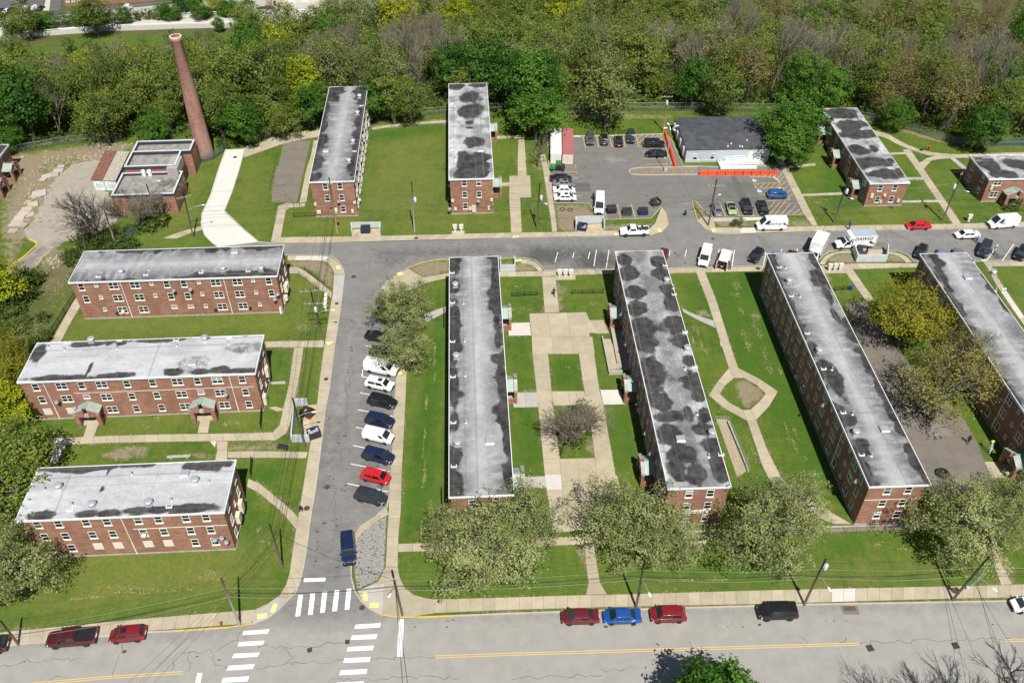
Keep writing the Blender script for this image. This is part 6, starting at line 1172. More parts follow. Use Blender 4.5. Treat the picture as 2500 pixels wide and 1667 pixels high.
# --- street trees near the camera
for q in[(1180,1335,7.2,11.5,'pale green tree left of the lawn path, nearest the main street','lime',0),(1275,1255,6.0,11,'pale green tree in front of the end wall of the streaked block','lime',1),(1100,1290,4.6,9.5,'smaller pale green tree at the left end of the front lawn group','lime',3),(1530,1260,7.4,12,'pale green tree right of the lawn path covering the courtyard end','lime',2),(1640,1310,4.6,9,'low pale green tree beside the white lawn sign','lime',1),(1870,1280,7.2,12.5,'pale green tree between the stained block and the block with the hexagon path','lime',3),(1960,1215,4.0,10,'slim pale green tree at the end of the diagonal path','lime',0),(2350,1270,7.6,12,'pale green tree at the corner of the block near the steps','lime',1),(2470,1225,5.5,11.5,'pale green tree beside the steps at the right edge','lime',2),(14,1362,6.4,12,'pale green tree at the bottom left edge by the boarded block','lime',0),(978,738,5.5,10.5,'pale green tree over the parked cars, farther one of the pair','lime',2),(985,838,5.2,9.5,'pale green tree over the parked cars, nearer one of the pair','lime',3),(2225,762,7.4,13,'big golden yellow tree between the two right hand blocks','gold',0),(2310,935,7.6,13,'brownish yellow tree spreading over the asphalt yard','amber',0),(2360,870,5.5,12,'thin brownish tree behind the spreading one in the yard','amber',1),(30,1105,5.4,11,'full green tree at the left end of the lower path','olive',0),(12,1200,5.2,11,'full green tree against the left wall of the boarded block','olive',2),(5,880,5.5,11,'golden green tree left of the middle brick block','gold',0),(-15,680,5.0,10,'yellow green tree on the left edge above the shrubs','yellow',0),(-5,990,4.2,8,'yellow green tree between two other trees on the left edge','yellow',1),(1303,190,7.4,19,'tall bright green maple behind the two containers','bright',0),(1312,268,6.0,12.5,'lower bright green maple hanging over the white container','bright',1),(1112,160,5.6,15,'dark green maple behind the far end of the patched block','maple',2),(1210,165,6.8,17,'dark green maple between the patched block and the tall bright maple','maple',0),(1487,205,8.0,19,'tall grey green tree behind the four parked cars','grey',0),(1938,290,6.6,14,'green maple at the right end of the modular office','bright',2),(1935,345,5.0,10,'low green maple beside the three porch block','bright',0),(1700,190,4.6,14,'green maple behind the modular office','maple',1)]:
 px,py,rr,hh,lab,kd,vr=q
 ontree(kd,px,py,rr,hh,lab,var=vr,hillside=py<180 and px<1300)
def SIZ(r_,h_):return('tall' if h_>r_*3.3 else 'low' if h_<r_*.85 else 'big' if r_>5.0 or(h_<3 and r_>2.2)else 'broad' if h_<r_*2.7 else 'slim' if r_<4.1 else 'mid sized')
def bare(loc,R_,H_,label,seed,mat,depth=5,start=1,split=3,lean=0,cat='tree'):
 tm,cm=make_bare(H_,R_,seed,depth,mat,lean,split,start=start);t_=thing('bare_tree',label,cat,loc);inst('trunk',tm,t_);inst('crown',cm,t_);return t_
bare(at(236,588),6.4,10.5,'big dark leafless tree on the old pale car park',5,M_BARKD,5,3,3,-.1)
bare(at(1311,408),3.0,7.5,'small leafless tree with pale trunk left of the containers',9,M_BARK,4)
bare(at(1401,1080),5.2,8.0,'leafless multi-stemmed tree in the courtyard lawn',16,M_TWIG,5,5,3)
bare(at(345,545),4.5,6.5,'tangle of leafless stems on the front of the disused building',21,M_TWIG,5,3,3);bare(at(395,540),3.6,6.0,'leafless scrub tree at the right corner of the disused building',22,M_TWIG,5,3,3)
bare(at(305,530),3.6,5.5,'leafless scrub at the front left corner of the disused building',23,M_TWIG,5,3,3);bare(at(425,500),3.2,5.0,'leafless scrub beside the right wall of the disused building',24,M_TWIG,5,3,3);bare(at(2160,1790),5.0,13.5,'leafless dark tree rising at the bottom right, left one of two',31,M_BARKD,5,2,3);bare(at(2335,1795),5.2,13.0,'leafless dark tree rising at the bottom right, right one of two',34,M_BARKD,5,2,3);bare(at(2510,1700),3.5,10,'leafless tree at the bottom right corner',37,M_BARKD,4,1,3)
p=at(1757,1728,7);tree('near',(p.x,p.y,0),5.5,11.6,'dense dark green tree at the bottom edge of the main road')
sh=[(1395,1070,3.0,3.4,'low green undergrowth round the courtyard bare tree'),(1412,1030,2.6,3.6,'green bush inside the courtyard bare tree'),(1798,553,1.1,2.2,'small thin shrub in front of the light green car'),(2478,510,2.3,2.0,'round clipped bush beside the gabled porch'),(390,545,3.0,2.2,'bush at the foot of the disused building'),(360,560,2.6,2.0,'low bush along the blue fence by the disused building'),(300,575,2.5,1.6,'low scrub beside the big leafless tree'),(560,335,2.6,3,'green bush at the foot of the chimney'),(600,330,2.8,3,'green bush right of the chimney along the fence'),(545,360,1.8,2,'small bush in front of the chimney')]
for px,py,rr,hh,lab in sh:p=at(px,py);tree('shrub',p,rr,hh,lab,'bush')
for k_ in range(75):
 px,py=random.choice([(random.uniform(-40,165),random.uniform(640,1010)),(random.uniform(90,330),random.uniform(580,660)),(random.uniform(-60,60),random.uniform(700,1000))])
 if px>175-(py-700)*.45 and py>690:continue
 if py<660 and px<150:continue
 p=at(px,py)
 if inpoly([p.x],[p.y],[xy(q)for q in ats(OLDP)])[0]:continue
 rr_,hh_=random.uniform(1.4,2.8),random.uniform(1.0,2.4);tree('shrub',p,rr_,hh_,SIZ(rr_,hh_)+' scrubby bush '+('above the old car park bend' if py<660 else 'on the bank beside the upper left block' if py<790 else 'on the bank beside the middle left block' if py<900 else 'low on the bank at the left edge'),'bush','scrub bushes on the left bank')
for q in((55,725,2.8,4.5),(30,760,2.6,4),(80,700,2.4,4),(20,960,2.6,4.5),(40,930,2.6,4)):p=at(q[0],q[1]);tree('shrub',p,q[2],q[3],'dark tall bush '+{55:'on the bank left of the upper left block, upper one',30:'on the bank left of the upper left block, leftmost',80:'on the bank left of the upper left block, nearest the block',20:'by the path end at the left edge, nearer one',40:'by the path end at the left edge, farther one'}[q[0]],'bush')
# --- woodland on the slope: picked trees first
WG='trees of the wooded slope'
for q in[(45,235,8.2,19,'maple','big dark green maple in the upper left corner wood'),(8,330,3.6,7,'bright','small bright tree behind the left edge block'),(66,158,4.0,12,'yellow','yellow green tree above the dark maple at the upper left'),(27,112,4.4,13,'olive','olive tree at the left edge below the highway'),(160,190,5,15,'bare','leafless tree right of the upper left dark maple'),(200,205,4.6,15,'bare','second leafless tree right of the upper left dark maple'),(120,260,4.6,14,'bare','leaning leafless tree beside the dark maple trunk'),(266,172,5,14,'yellow','fresh yellow green tree midway between dark maple and chimney'),(240,280,5,13,'olive','olive tree above the rusty garage'),(330,235,5,14,'olive','olive tree left of the chimney shaft'),(375,312,3.6,9,'bright','low bright green tree just left of the chimney foot'),(505,118,6.5,16,'olive','broad olive tree right of the chimney top'),(572,195,5.5,15,'olive','olive tree right of the chimney middle'),(532,262,5,14,'olive','olive tree right of the lower chimney'),(590,290,4.6,11,'bright','green tree between chimney foot and the drive'),(598,30,5,14,'olive','green tree in front of the pale highway'),(532,58,2.6,7,'bright','small green tree against the highway barrier'),(680,122,8.6,22,'yellow','big bright yellow tree left above the asphalt court'),(737,200,5.4,15,'yellow','small bright yellow tree below the big yellow one'),(660,235,5.4,14,'olive','olive tree under the big yellow tree'),(758,252,4.6,11,'bright','green tree left of the far end of the streaked tower'),(690,290,4.2,9,'olive','low green tree behind the sandy path'),(971,36,8.0,19,'yellow','yellow green tree at the top middle left'),(1117,44,8.5,19,'yellow','yellow green tree at the top centre'),(816,55,4.6,14,'maple','dark green tree among grey ones near the top'),(1210,14,7,16,'rust','orange tinted tree at the top centre'),(774,120,4.6,16,'bare','leafless tree right of the big yellow one'),(838,133,4.8,17,'bare','leafless grey tree above the left tower'),(891,120,4.8,17,'bare','leafless grey tree above the gap between the towers, left'),(944,146,4.8,17,'bare','leafless grey tree above the gap between the towers, middle'),(997,110,4.8,17,'bare','leafless grey tree above the gap between the towers, right'),(1024,173,4.6,15,'bare','leafless tree left of the patched tower'),(918,240,4.4,10,'bright','green undergrowth tree at the far corner of the left tower'),(957,228,4.6,13,'olive','olive tree over the fence between the towers'),(1000,240,4.4,12,'olive','olive tree over the fence left of the patched tower'),(1383,24,8.0,19,'yellow','yellow green tree at the top right of centre'),(1330,93,6,16,'olive','olive tree above the tall bright maple'),(1420,110,6,16,'olive','olive tree above the tall grey green one'),(1609,70,6.5,17,'olive','rounded olive tree above the utility pole'),(1675,100,5,16,'grey','grey green tree above the modular office'),(1769,110,5,17,'bare','leafless grey tree above the modular office right side'),(1835,165,6.5,16,'rust','reddish budding tree above the right end of the modular office'),(1862,55,5.5,16,'olive','olive tree near the top right of centre'),(1955,188,5,15,'bright','green tree above the two storey block'),(1902,80,5,17,'bare','leafless tree near the top, right of the reddish one'),(2035,215,5,13,'bright','green tree just behind the two storey block'),(2074,120,5,18,'bare','leafless tall tree above the two storey block'),(2154,120,5.4,19,'bare','leafless tall tree with pale forked trunk at the right'),(2220,165,5.6,16,'olive','green tree right of the pale forked trunk'),(2327,228,7,16,'rust','brown budding round tree above the curved path'),(2194,276,3.6,8,'bright','small bright maple behind the curved fence'),(2407,306,5,11,'maple','dark green tree behind the blue fence at the right'),(2300,66,6.5,16,'olive','olive brown tree near the top right'),(2407,61,7,17,'rust','brown olive round tree at the top right'),(2473,146,6,15,'olive','olive green tree at the right edge'),(2221,18,5.5,15,'grey','pale green tree at the top right'),(2450,250,5,14,'olive','green tree at the right edge above the dark maple'),(1770,215,5,14,'olive','olive tree right behind the modular office')]:
 px,py,rr,hh,kd,lab=q;ontree(kd,px,py,rr,hh,lab,hillside=True,group=WG)
# --- then the rest of the slope, typed by where they grow
far_trees=[];cand=[]
for gxx in np.arange(-330,340,6.0):
 for gyy in np.arange(176,400,6.0):
  x=gxx+random.uniform(-2.6,2.6);y=gyy+random.uniform(-2.6,2.6);d=y-np.interp(x,_fx,_fy)
  if d<3 or d>190:continue
  q=Vector((x,y,hz(x,y)+10))-Vector((0,0,CAMH));dd=q.dot(_f);px=1250+FPX*q.dot(_r)/dd;py=833.5-FPX*q.dot(_u)/dd
  if px<-90 or px>2590 or py<-60:continue
  if px<585 and py<135:continue
  if px<780 and py<45:continue
  cand.append((d,x,y,px,py))
cand.sort();n_ind=0
for d,x,y,px,py in cand:
 sp=4.4 if d<25 else 5.6
 if any((x-a)**2+(y-b_)**2<(min(r_,sp if r_<8.5 else 11)*.95)**2+4 for a,b_,r_ in PLACED):continue
 u=float(np.clip((fbm(np.array([x*.045+60]),np.array([y*.045+20]),77,2)[0]-.5)*2.4+.5,0,.999))*.62+random.random()*.38
 if px<480:kd='olive' if u<.52 else 'grey' if u<.64 else 'bare' if u<.78 else 'yellow' if u<.86 else 'olive'
 elif px<740:kd='olive' if u<.62 else 'bright' if u<.75 else 'bare' if u<.85 else 'yellow'
 elif px<1090:kd='bare' if u<.36 else 'olive' if u<.72 else 'grey' if u<.88 else 'bright'
 elif px<1600:kd='olive' if u<.55 else 'grey' if u<.72 else 'bare' if u<.80 else 'olive' if u<.94 else 'bright'
 elif px<2080:kd='olive' if u<.46 else 'bare' if u<.62 else 'grey' if u<.8 else 'rust' if u<.9 else 'bright'
 else:kd='olive' if u<.42 else 'rust' if u<.62 else 'bare' if u<.78 else 'grey' if u<.86 else 'bright'
 hh=random.uniform(13,21)if d>7 else random.uniform(7,13);rr=random.uniform(3.8,6.6)*(1 if d>9 else .75)
 if kd=='bare':rr*=.95;hh*=1.05
 if n_ind<215:
  W_=dict(olive='olive leafed tree in the mass of the wooded slope',bare='leafless grey tree in the mass of the wooded slope',grey='grey green tree in the mass of the wooded slope',rust='rusty budding tree in the mass of the wooded slope',yellow='yellow green tree in the mass of the wooded slope',bright='bright green tree in the mass of the wooded slope')[kd]
  LM=next(n_ for q_,n_ in((60,'at the upper left edge'),(250,'behind the left rubble'),(400,'left of the chimney'),(520,'behind the chimney'),(660,'above the pale drive'),(780,'above the asphalt court'),(920,'behind the streaked tower'),(1090,'behind the lawn between the towers'),(1250,'behind the patched tower'),(1420,'behind the containers'),(1640,'behind the parked row'),(1780,'behind the office, left half'),(1900,'behind the office, right half'),(2010,'left of the three porch block'),(2120,'behind the three porch block'),(2330,'behind the curved path'),(9999,'at the upper right edge'))if px<q_);RW='at the fence' if d<9 else 'in the front rows' if d<28 else 'in the middle rows' if d<55 else 'in the upper rows' if d<90 else 'in the top rows'
  tree(kd,(x,y,hz(x,y)),rr,hh,SIZ(rr,hh)+' '+W_.split(' in the')[0]+' '+RW+' '+LM,'tree',W_.split(' tree')[0]+' trees of the slope',tilt=(random.uniform(-.08,.08),random.uniform(-.08,.08)));n_ind+=1
 else:far_trees.append((kd,x,y,rr,hh));PLACED.append((x,y,rr))
def mesh_arrays(me):
 v=np.empty(len(me.vertices)*3,np.float32);me.vertices.foreach_get('co',v);n=len(me.polygons);lt=np.empty(n,np.int32);me.polygons.foreach_get('loop_total',lt);li=np.empty(len(me.loops),np.int32);me.loops.foreach_get('vertex_index',li)
 a=np.zeros(len(me.vertices),np.float32)
 if 'tint' in me.attributes:me.attributes['tint'].data.foreach_get('value',a)
 return v.reshape(-1,3),li,lt,a
MATS=[];VV=[];LI=[];LT=[];MI=[];TT=[];off=0;cache={}
for kd,x,y,rr,hh in far_trees:
 i=random.randrange(min(2,NV[kd]));s=rr/RD[kd];sz=hh/HT[kd];q=random.uniform(0,6.28);c_,s_=math.cos(q),math.sin(q);z=hz(x,y)
 for part in(0,1):
  me=proto(kd,i)[part];key=(kd,i,part)
  if key not in cache:cache[key]=mesh_arrays(me)
  v,li,lt,a=cache[key]
  if part==1 and kd!='bare':
   n=len(lt)//2;v=v.reshape(-1,4,3)[::2].reshape(-1,3);c0=v.reshape(-1,4,3).mean(1,keepdims=True);v=((v.reshape(-1,4,3)-c0)*1.35+c0).reshape(-1,3);a=a.reshape(-1,4)[::2].ravel();lt=lt[:len(v)//4];li=np.arange(len(v),dtype=np.int32)
  mt=me.materials[0]
  if mt not in MATS:MATS.append(mt)
  w_=np.c_[(v[:,0]*c_-v[:,1]*s_)*s+x,(v[:,0]*s_+v[:,1]*c_)*s+y,v[:,2]*sz+z]
  VV.append(w_);LI.append(li+off);LT.append(lt);MI.append(np.full(len(lt),MATS.index(mt)));TT.append(a);off+=len(v)
if VV:
 VV=np.vstack(VV);LI=np.concatenate(LI);LT=np.concatenate(LT);MI=np.concatenate(MI);TT=np.concatenate(TT)
 me=bpy.data.meshes.new('far_woods');me.vertices.add(len(VV));me.vertices.foreach_set('co',VV.astype(np.float32).ravel());me.loops.add(len(LI));me.loops.foreach_set('vertex_index',LI.astype(np.int32));me.polygons.add(len(LT));me.polygons.foreach_set('loop_start',np.r_[0,np.cumsum(LT)[:-1]].astype(np.int32));me.polygons.foreach_set('material_index',MI.astype(np.int32))
 ta=me.attributes.new('tint','FLOAT','POINT');ta.data.foreach_set('value',TT.astype(np.float32))
 for m_ in MATS:me.materials.append(m_)
 me.update(calc_edges=True);tag(link(bpy.data.objects.new('far_woods',me)),'far mass of spring woodland down the slope','woodland',kind='stuff')
ug=MB();UV=[];UT=[]
rng=np.random.default_rng(3);n=0;Q=[]
for _ in range(15000):
 x=rng.uniform(-150,170);y=np.interp(x,_fx,_fy)+rng.uniform(1.2,34)**1.0;Q.append((x,y,hz(x,y)+abs(rng.normal(0,1.3))))
Q=np.array(Q);K=3;cc=np.repeat(Q,K,0)+rng.normal(0,.5,(len(Q)*K,3))*[1,1,.5];nr=rng.normal(0,1,cc.shape);nr[:,2]=abs(nr[:,2])+.4;nr/=np.linalg.norm(nr,axis=1)[:,None];a=np.cross(nr,rng.normal(0,1,cc.shape));a/=np.linalg.norm(a,axis=1)[:,None];b_=np.cross(nr,a);sz=rng.uniform(.18,.5,(len(cc),1))
v=np.stack([cc-a*sz,cc-b_*sz*.7,cc+a*sz,cc+b_*sz*.7],1).reshape(-1,3)
tt=np.repeat(np.clip(np.repeat(fbm(Q[:,0]*.12+40,Q[:,1]*.12,5)*1.3-.2,K)+rng.normal(0,.12,len(cc)),0,1),4)
tag(link(bpy.data.objects.new('undergrowth',mk_mesh('undergrowth',v,np.arange(len(v)).reshape(-1,4),LEAF['shrub'],dict(tint=tt)))),'green undergrowth along the edge of the wood behind the fence','undergrowth',kind='stuff')
for px,py,rr,hh,kd in[(20,62,5,12,'olive'),(60,50,6,17,'olive'),(225,38,9,18,'olive'),(560,20,4,9,'bright'),(482,24,4,12,'bright'),(300,38,4,9,'bright'),(395,32,3.6,8,'bright'),(410,30,3.6,9,'bright'),(430,36,3,7,'bright'),(154,50,3.5,8,'olive'),(450,3,6,12,'maple'),(520,2,6,11,'yellow'),(112,52,5,9,'bright'),(92,56,4,7,'bright'),(190,46,4,8,'bright'),(250,44,4,7,'maple'),(205,48,4,7,'maple'),(270,44,3,6,'shrub'),(340,40,3,5,'shrub'),(365,38,3,5,'shrub'),(505,33,3,6,'bright'),(538,31,2.6,5,'bright'),(555,29,3,6,'bright'),(40,66,4,6,'maple'),(68,60,3,6,'bright'),(420,92,3,6,'shrub'),(168,112,3,5,'shrub'),(218,120,3,6,'shrub')]:
 p=at(px,py,VZ+hh*.5);p.z=VZ;tree(kd,p,rr,hh,SIZ(rr,hh)+' '+dict(olive='olive tree',bright='green tree',maple='dark green tree',yellow='yellow green tree',shrub='bush')[kd]+(' beyond the highway '+('at the left end' if px<80 else 'under the far parked cars' if px<180 else 'opposite the far brick building' if px<280 else 'right of the lone white van' if px<385 else 'in the middle' if px<470 else 'left of the cream warehouse')if py<70 else ' in the open meadow, '+('left' if px<190 else 'middle' if px<300 else 'right of the chimney top')),'tree','trees beside the highway' if py<70 else 'bushes in the meadow')
# ================================================================== VEHICLES
def car_paint(name,col,metal=.0,rough=.28):
 m,t,b=nodes(name);b.inputs['Base Color'].default_value=(*col,1);b.inputs['Roughness'].default_value=rough;b.inputs['Metallic'].default_value=metal
 b.inputs['Coat Weight'].default_value=.6;b.inputs['Coat Roughness'].default_value=.06
 v=pos(t);t.links.new(mixc(t,mth(t,'MULTIPLY',ramp(t,noise(t,v,1.3,4),.4,.7),.15),col,tuple(min(1,c*.8+.03)for c in col)),b.inputs['Base Color']);return m
PAINT=dict(white=car_paint('white_car_paint',(.78,.78,.77)),black=car_paint('black_car_paint',(.010,.010,.012)),navy=car_paint('navy_car_paint',(.010,.018,.055)),blue=car_paint('blue_car_paint',(.012,.085,.34),.2),soul=car_paint('mid_blue_car_paint',(.02,.10,.30),.2),red=car_paint('red_car_paint',(.52,.012,.016)),dred=car_paint('dark_red_car_paint',(.22,.012,.018),.15),maroon=car_paint('maroon_car_paint',(.14,.014,.022),.15),plum=car_paint('plum_car_paint',(.075,.010,.014),.15),slate=car_paint('slate_grey_car_paint',(.035,.042,.052),.3),grey=car_paint('grey_car_paint',(.10,.11,.12),.4),silver=car_paint('silver_car_paint',(.34,.35,.37),.6),lgreen=car_paint('pale_green_car_paint',(.36,.52,.27),.2),bluegrey=car_paint('blue_grey_car_paint',(.22,.28,.36),.3),utv=car_paint('green_machine_paint',(.02,.22,.035)))
M_LAMP=plain('headlamp',(.70,.72,.74),.15,.2,var=.05);M_TAIL=plain('tail_lamp',(.40,.015,.012),.25,var=.05);M_TRIM=plain('black_trim',(.014,.014,.015),.5);M_RIM=plain('alloy_rim',(.45,.46,.47),.35,.6);M_PLATE=plain('number_plate',(.66,.66,.62),.5)
TYPES=dict(sedan=dict(L=4.75,W=1.84,H=1.45,nose=.66,cowl=.34,rf=.165,rr=-.20,rb=-.37,belt=.93,tail=.98,wt=.70,r=.335),suv=dict(L=4.65,W=1.88,H=1.70,nose=.82,cowl=.33,rf=.18,rr=-.40,rb=-.475,belt=1.05,tail=1.02,wt=.74,r=.37),hatch=dict(L=4.30,W=1.82,H=1.60,nose=.76,cowl=.36,rf=.20,rr=-.38,rb=-.47,belt=1.0,tail=.98,wt=.73,r=.35),boxy=dict(L=4.9,W=1.95,H=1.85,nose=.98,cowl=.30,rf=.20,rr=-.455,rb=-.485,belt=1.14,tail=1.10,wt=.82,r=.40),cube=dict(L=4.14,W=1.80,H=1.66,nose=.86,cowl=.34,rf=.22,rr=-.43,rb=-.475,belt=1.05,tail=1.02,wt=.82,r=.35),van=dict(L=5.7,W=2.03,H=2.1,nose=.92,cowl=.335,rf=.19,rr=-.475,rb=-.495,belt=1.20,tail=1.2,wt=.86,r=.37,cargo=1),tall=dict(L=6.0,W=2.06,H=2.65,nose=1.02,cowl=.39,rf=.225,rr=-.47,rb=-.495,belt=1.35,tail=1.3,wt=.84,r=.36,cargo=1),smallvan=dict(L=4.80,W=1.84,H=1.85,nose=.86,cowl=.37,rf=.20,rr=-.455,rb=-.49,belt=1.12,tail=1.1,wt=.84,r=.34,cargo=1),pickup=dict(L=5.75,W=2.02,H=1.90,nose=1.02,cowl=.255,rf=.15,rr=-.04,rb=-.085,belt=1.22,tail=1.22,wt=.80,r=.41,bed=1),pickup4=dict(L=5.85,W=2.02,H=1.92,nose=1.02,cowl=.255,rf=.15,rr=-.10,rb=-.145,belt=1.22,tail=1.22,wt=.80,r=.41,bed=1),coupe=dict(L=4.15,W=1.74,H=1.42,nose=.66,cowl=.27,rf=.12,rr=-.16,rb=-.28,belt=.92,tail=.95,wt=.70,r=.32))
_cm={}
def quadbox(mb,q,out,th=.012,mi=0):
 q=[Vector(v)for v in q];n=(q[1]-q[0]).cross(q[2]-q[0]).normalized()
 if n.dot(Vector(out))<0:n=-n;q=q[::-1]
 mb.hexa([v+n*.004 for v in q],[v+n*(.004+th)for v in q],mi)
def inset(q,a,b_):
 q=[Vector(v)for v in q];f=lambda u,v:(q[0].lerp(q[1],u)).lerp(q[3].lerp(q[2],u),v)
 return[f(a[0],b_[0]),f(a[1],b_[0]),f(a[1],b_[1]),f(a[0],b_[1])]
def car_meshes(ty):
 if ty in _cm:return _cm[ty]
 T=TYPES[ty];L,W,H=T['L'],T['W'],T['H'];w=W/2;z0=.27 if ty not in('boxy','pickup','pickup4')else .38;bt=T['belt']
 st=[(.5,.80,T['nose']*.62,.40),(.488,.90,T['nose']*.93,.30),(.42,.97,T['nose']*1.06,z0),(T['cowl'],1.0,bt*.985,z0),(.0,1.0,bt,z0),(T['rb']+.05,1.0,bt,z0),(-.47,.96,T['tail'],z0),(-.495,.90,T['tail']*.96,.32),(-.5,.84,T['tail']*.75,.40)]
 mb=MB();ring=8
 for xf,k,zt,zb in st:
  x=xf*L;ww=w*k;ys=[(-ww*.88,zb),(-ww,zb+.16),(-ww,zt*.72+.05),(-ww*.93,zt-.02),(-ww*.72,zt),(ww*.72,zt),(ww*.93,zt-.02),(ww,zt*.72+.05),(ww,zb+.16),(ww*.88,zb)]
  ring=len(ys)
  mb.v+=[(x,y,z)for y,z in ys]
 n=len(st)
 for i in range(n-1):
  for k in range(ring):j=(k+1)%ring;mb.f.append((i*ring+k,i*ring+j,(i+1)*ring+j,(i+1)*ring+k));mb.m.append(0)
 mb.f.append(tuple(range(ring-1,-1,-1)));mb.f.append(tuple((n-1)*ring+k for k in range(ring)));mb.m+=[0,0]
 cb=lambda x,wk,z:[(x,-w*wk,z),(x,w*wk,z)]
 fb,ft,rt_,rb=cb(T['cowl']*L,.90,bt-.03),cb(T['rf']*L,T['wt'],H-.05),cb(T['rr']*L,T['wt']*.98,H-.06),cb(T['rb']*L,.88,bt-.03)
 o=len(mb.v);mid=(T['rf']+T['rr'])/2*L
 mb.v+=fb+ft+rt_+rb+[(T['rf']*L-.12,-w*T['wt']*.55,H-.005),(T['rf']*L-.12,w*T['wt']*.55,H-.005),(T['rr']*L+.1,w*T['wt']*.55,H-.015),(T['rr']*L+.1,-w*T['wt']*.55,H-.015)]
 a=lambda*k:tuple(o+i for i in k)
 for f in(a(0,1,3,2),a(6,4,5,7),a(0,2,4,6),a(1,7,5,3),a(2,3,9,8),a(3,5,10,9),a(5,4,11,10),a(4,2,8,11),a(8,9,10,11)):mb.f.append(f);mb.m.append(0)
 if T.get('bed'):
  b0=T['rb']*L-.08;b1=-.5*L+.04
  mb.box(b1,b0,-w*.99,-w*.86,bt-.12,bt+.05);mb.box(b1,b0,w*.86,w*.99,bt-.12,bt+.05);mb.box(b1,b1+.10,-w*.86,w*.86,bt-.12,bt+.05)
 res={}
 res['body']=mb.mesh('body',[PAINT['white']],True,.035)
 g=[]
 ws=[fb[0],fb[1],ft[1],ft[0]];m_=MB();quadbox(m_,inset(ws,(.05,.95),(.06,.93)),(1,0,1));g.append(('windshield',m_))
 if not T.get('cargo'):
  rw=[rb[1],rb[0],rt_[0],rt_[1]];m_=MB();quadbox(m_,inset(rw,(.08,.92),(.18,.90)),(-1,0,1));g.append(('rear_window',m_))
 else:
  rw=[rb[1],rb[0],rt_[0],rt_[1]];m_=MB();quadbox(m_,inset(rw,(.08,.45),(.45,.85)),(-1,0,.1));quadbox(m_,inset(rw,(.55,.92),(.45,.85)),(-1,0,.1));g.append(('rear_window',m_))
 for s,sd in((0,-1),(1,1)):
  q=[fb[s],rb[s],rt_[s],ft[s]];spl=[(.10,.46),(.50,.86)]if not T.get('cargo')else[(.08,.25)]
  if T.get('bed'):spl=[(.12,.88)]if ty=='pickup' else[(.10,.48),(.53,.90)]
  for u0,u1 in spl:m_=MB();quadbox(m_,inset(q,(u0,u1),(.14,.86)),(0,sd,.3));g.append(('side_window',m_))
 res['glass']=[(nm,m_.mesh(nm,M_CARGLASS))for nm,m_ in g]
 nz=T['nose'];p=[]
 hm=lambda s:MB().hexa([(L*.425,s*w*.93,nz*.78),(L*.488,s*w*.62,nz*.78),(L*.496,s*w*.62,nz*.60),(L*.44,s*w*.985,nz*.62)][::1 if s>0 else-1],[(L*.43,s*w*.90,nz*1.03),(L*.485,s*w*.58,nz*.98),(L*.503,s*w*.60,nz*.72),(L*.455,s*w*.985,nz*.78)][::1 if s>0 else-1])
 p+=[('headlight',hm(-1),M_LAMP),('headlight',hm(1),M_LAMP)]
 tz=T['tail']
 for s in(-1,1):p.append(('tail_light',MB().box(-L*.503,-L*.475,min(s*w*.62,s*w*.94),max(s*w*.62,s*w*.94),tz*.68,tz*.95),M_TAIL))
 p.append(('grille',MB().box(L*.488,L*.504,-w*.50,w*.50,nz*.52,nz*.80),M_TRIM));p.append(('front_bumper',MB().box(L*.48,L*.506,-w*.80,w*.80,.30,nz*.50),M_TRIM if ty not in('sedan','coupe')else None));p.append(('rear_bumper',MB().box(-L*.508,-L*.48,-w*.84,w*.84,.32,.56),M_TRIM if ty not in('sedan','coupe')else None));p.append(('number_plate',MB().box(-L*.511,-L*.5,-.25,.25,tz*.60,tz*.60+.14),M_PLATE))
 for s in(-1,1):y0,y1=sorted((s*w*.93,s*(w+.17)));p.append(('mirror',MB().box(T['cowl']*L-.42,T['cowl']*L-.24,y0,y1,bt+.02,bt+.17),None))
 for s in(-1,1):y0,y1=sorted((s*w*.96,s*w*1.004));p.append(('sill_trim',MB().box(-L*.24,L*.24,y0,y1,z0+.0,z0+.13),M_TRIM))
 if ty in('suv','boxy','hatch'):
  for s in(-1,1):p.append(('roof_rail',MB().tube([(T['rf']*L-.2,s*w*T['wt']*.93,H+.015),(T['rr']*L+.1,s*w*T['wt']*.92,H+.01)],.022,5),M_TRIM))
 res['parts']=[(nm,m_.mesh(nm,mt or PAINT['white']),mt)for nm,m_,mt in p]
 r_=T['r'];tw=.23
 ty_=MB().lathe([(r_*.62,-tw/2),(r_*.93,-tw/2),(r_,-tw*.3),(r_,tw*.3),(r_*.93,tw/2),(r_*.62,tw/2)],18);rm=MB().lathe([(r_*.62,-.10),(r_*.60,.095),(r_*.3,.075),(r_*.12,.10)],14)
 for q in(ty_,rm):q.v=[(x,-z,y)for x,y,z in q.v]
 res['wheel']=ty_.mesh('wheel',M_RUBBER,True);res['rim']=rm.mesh('rim',M_RIM);res['arch']=None
 _cm[ty]=res;return res
def setmat(o,m):o.material_slots[0].link='OBJECT';o.material_slots[0].material=m;return o
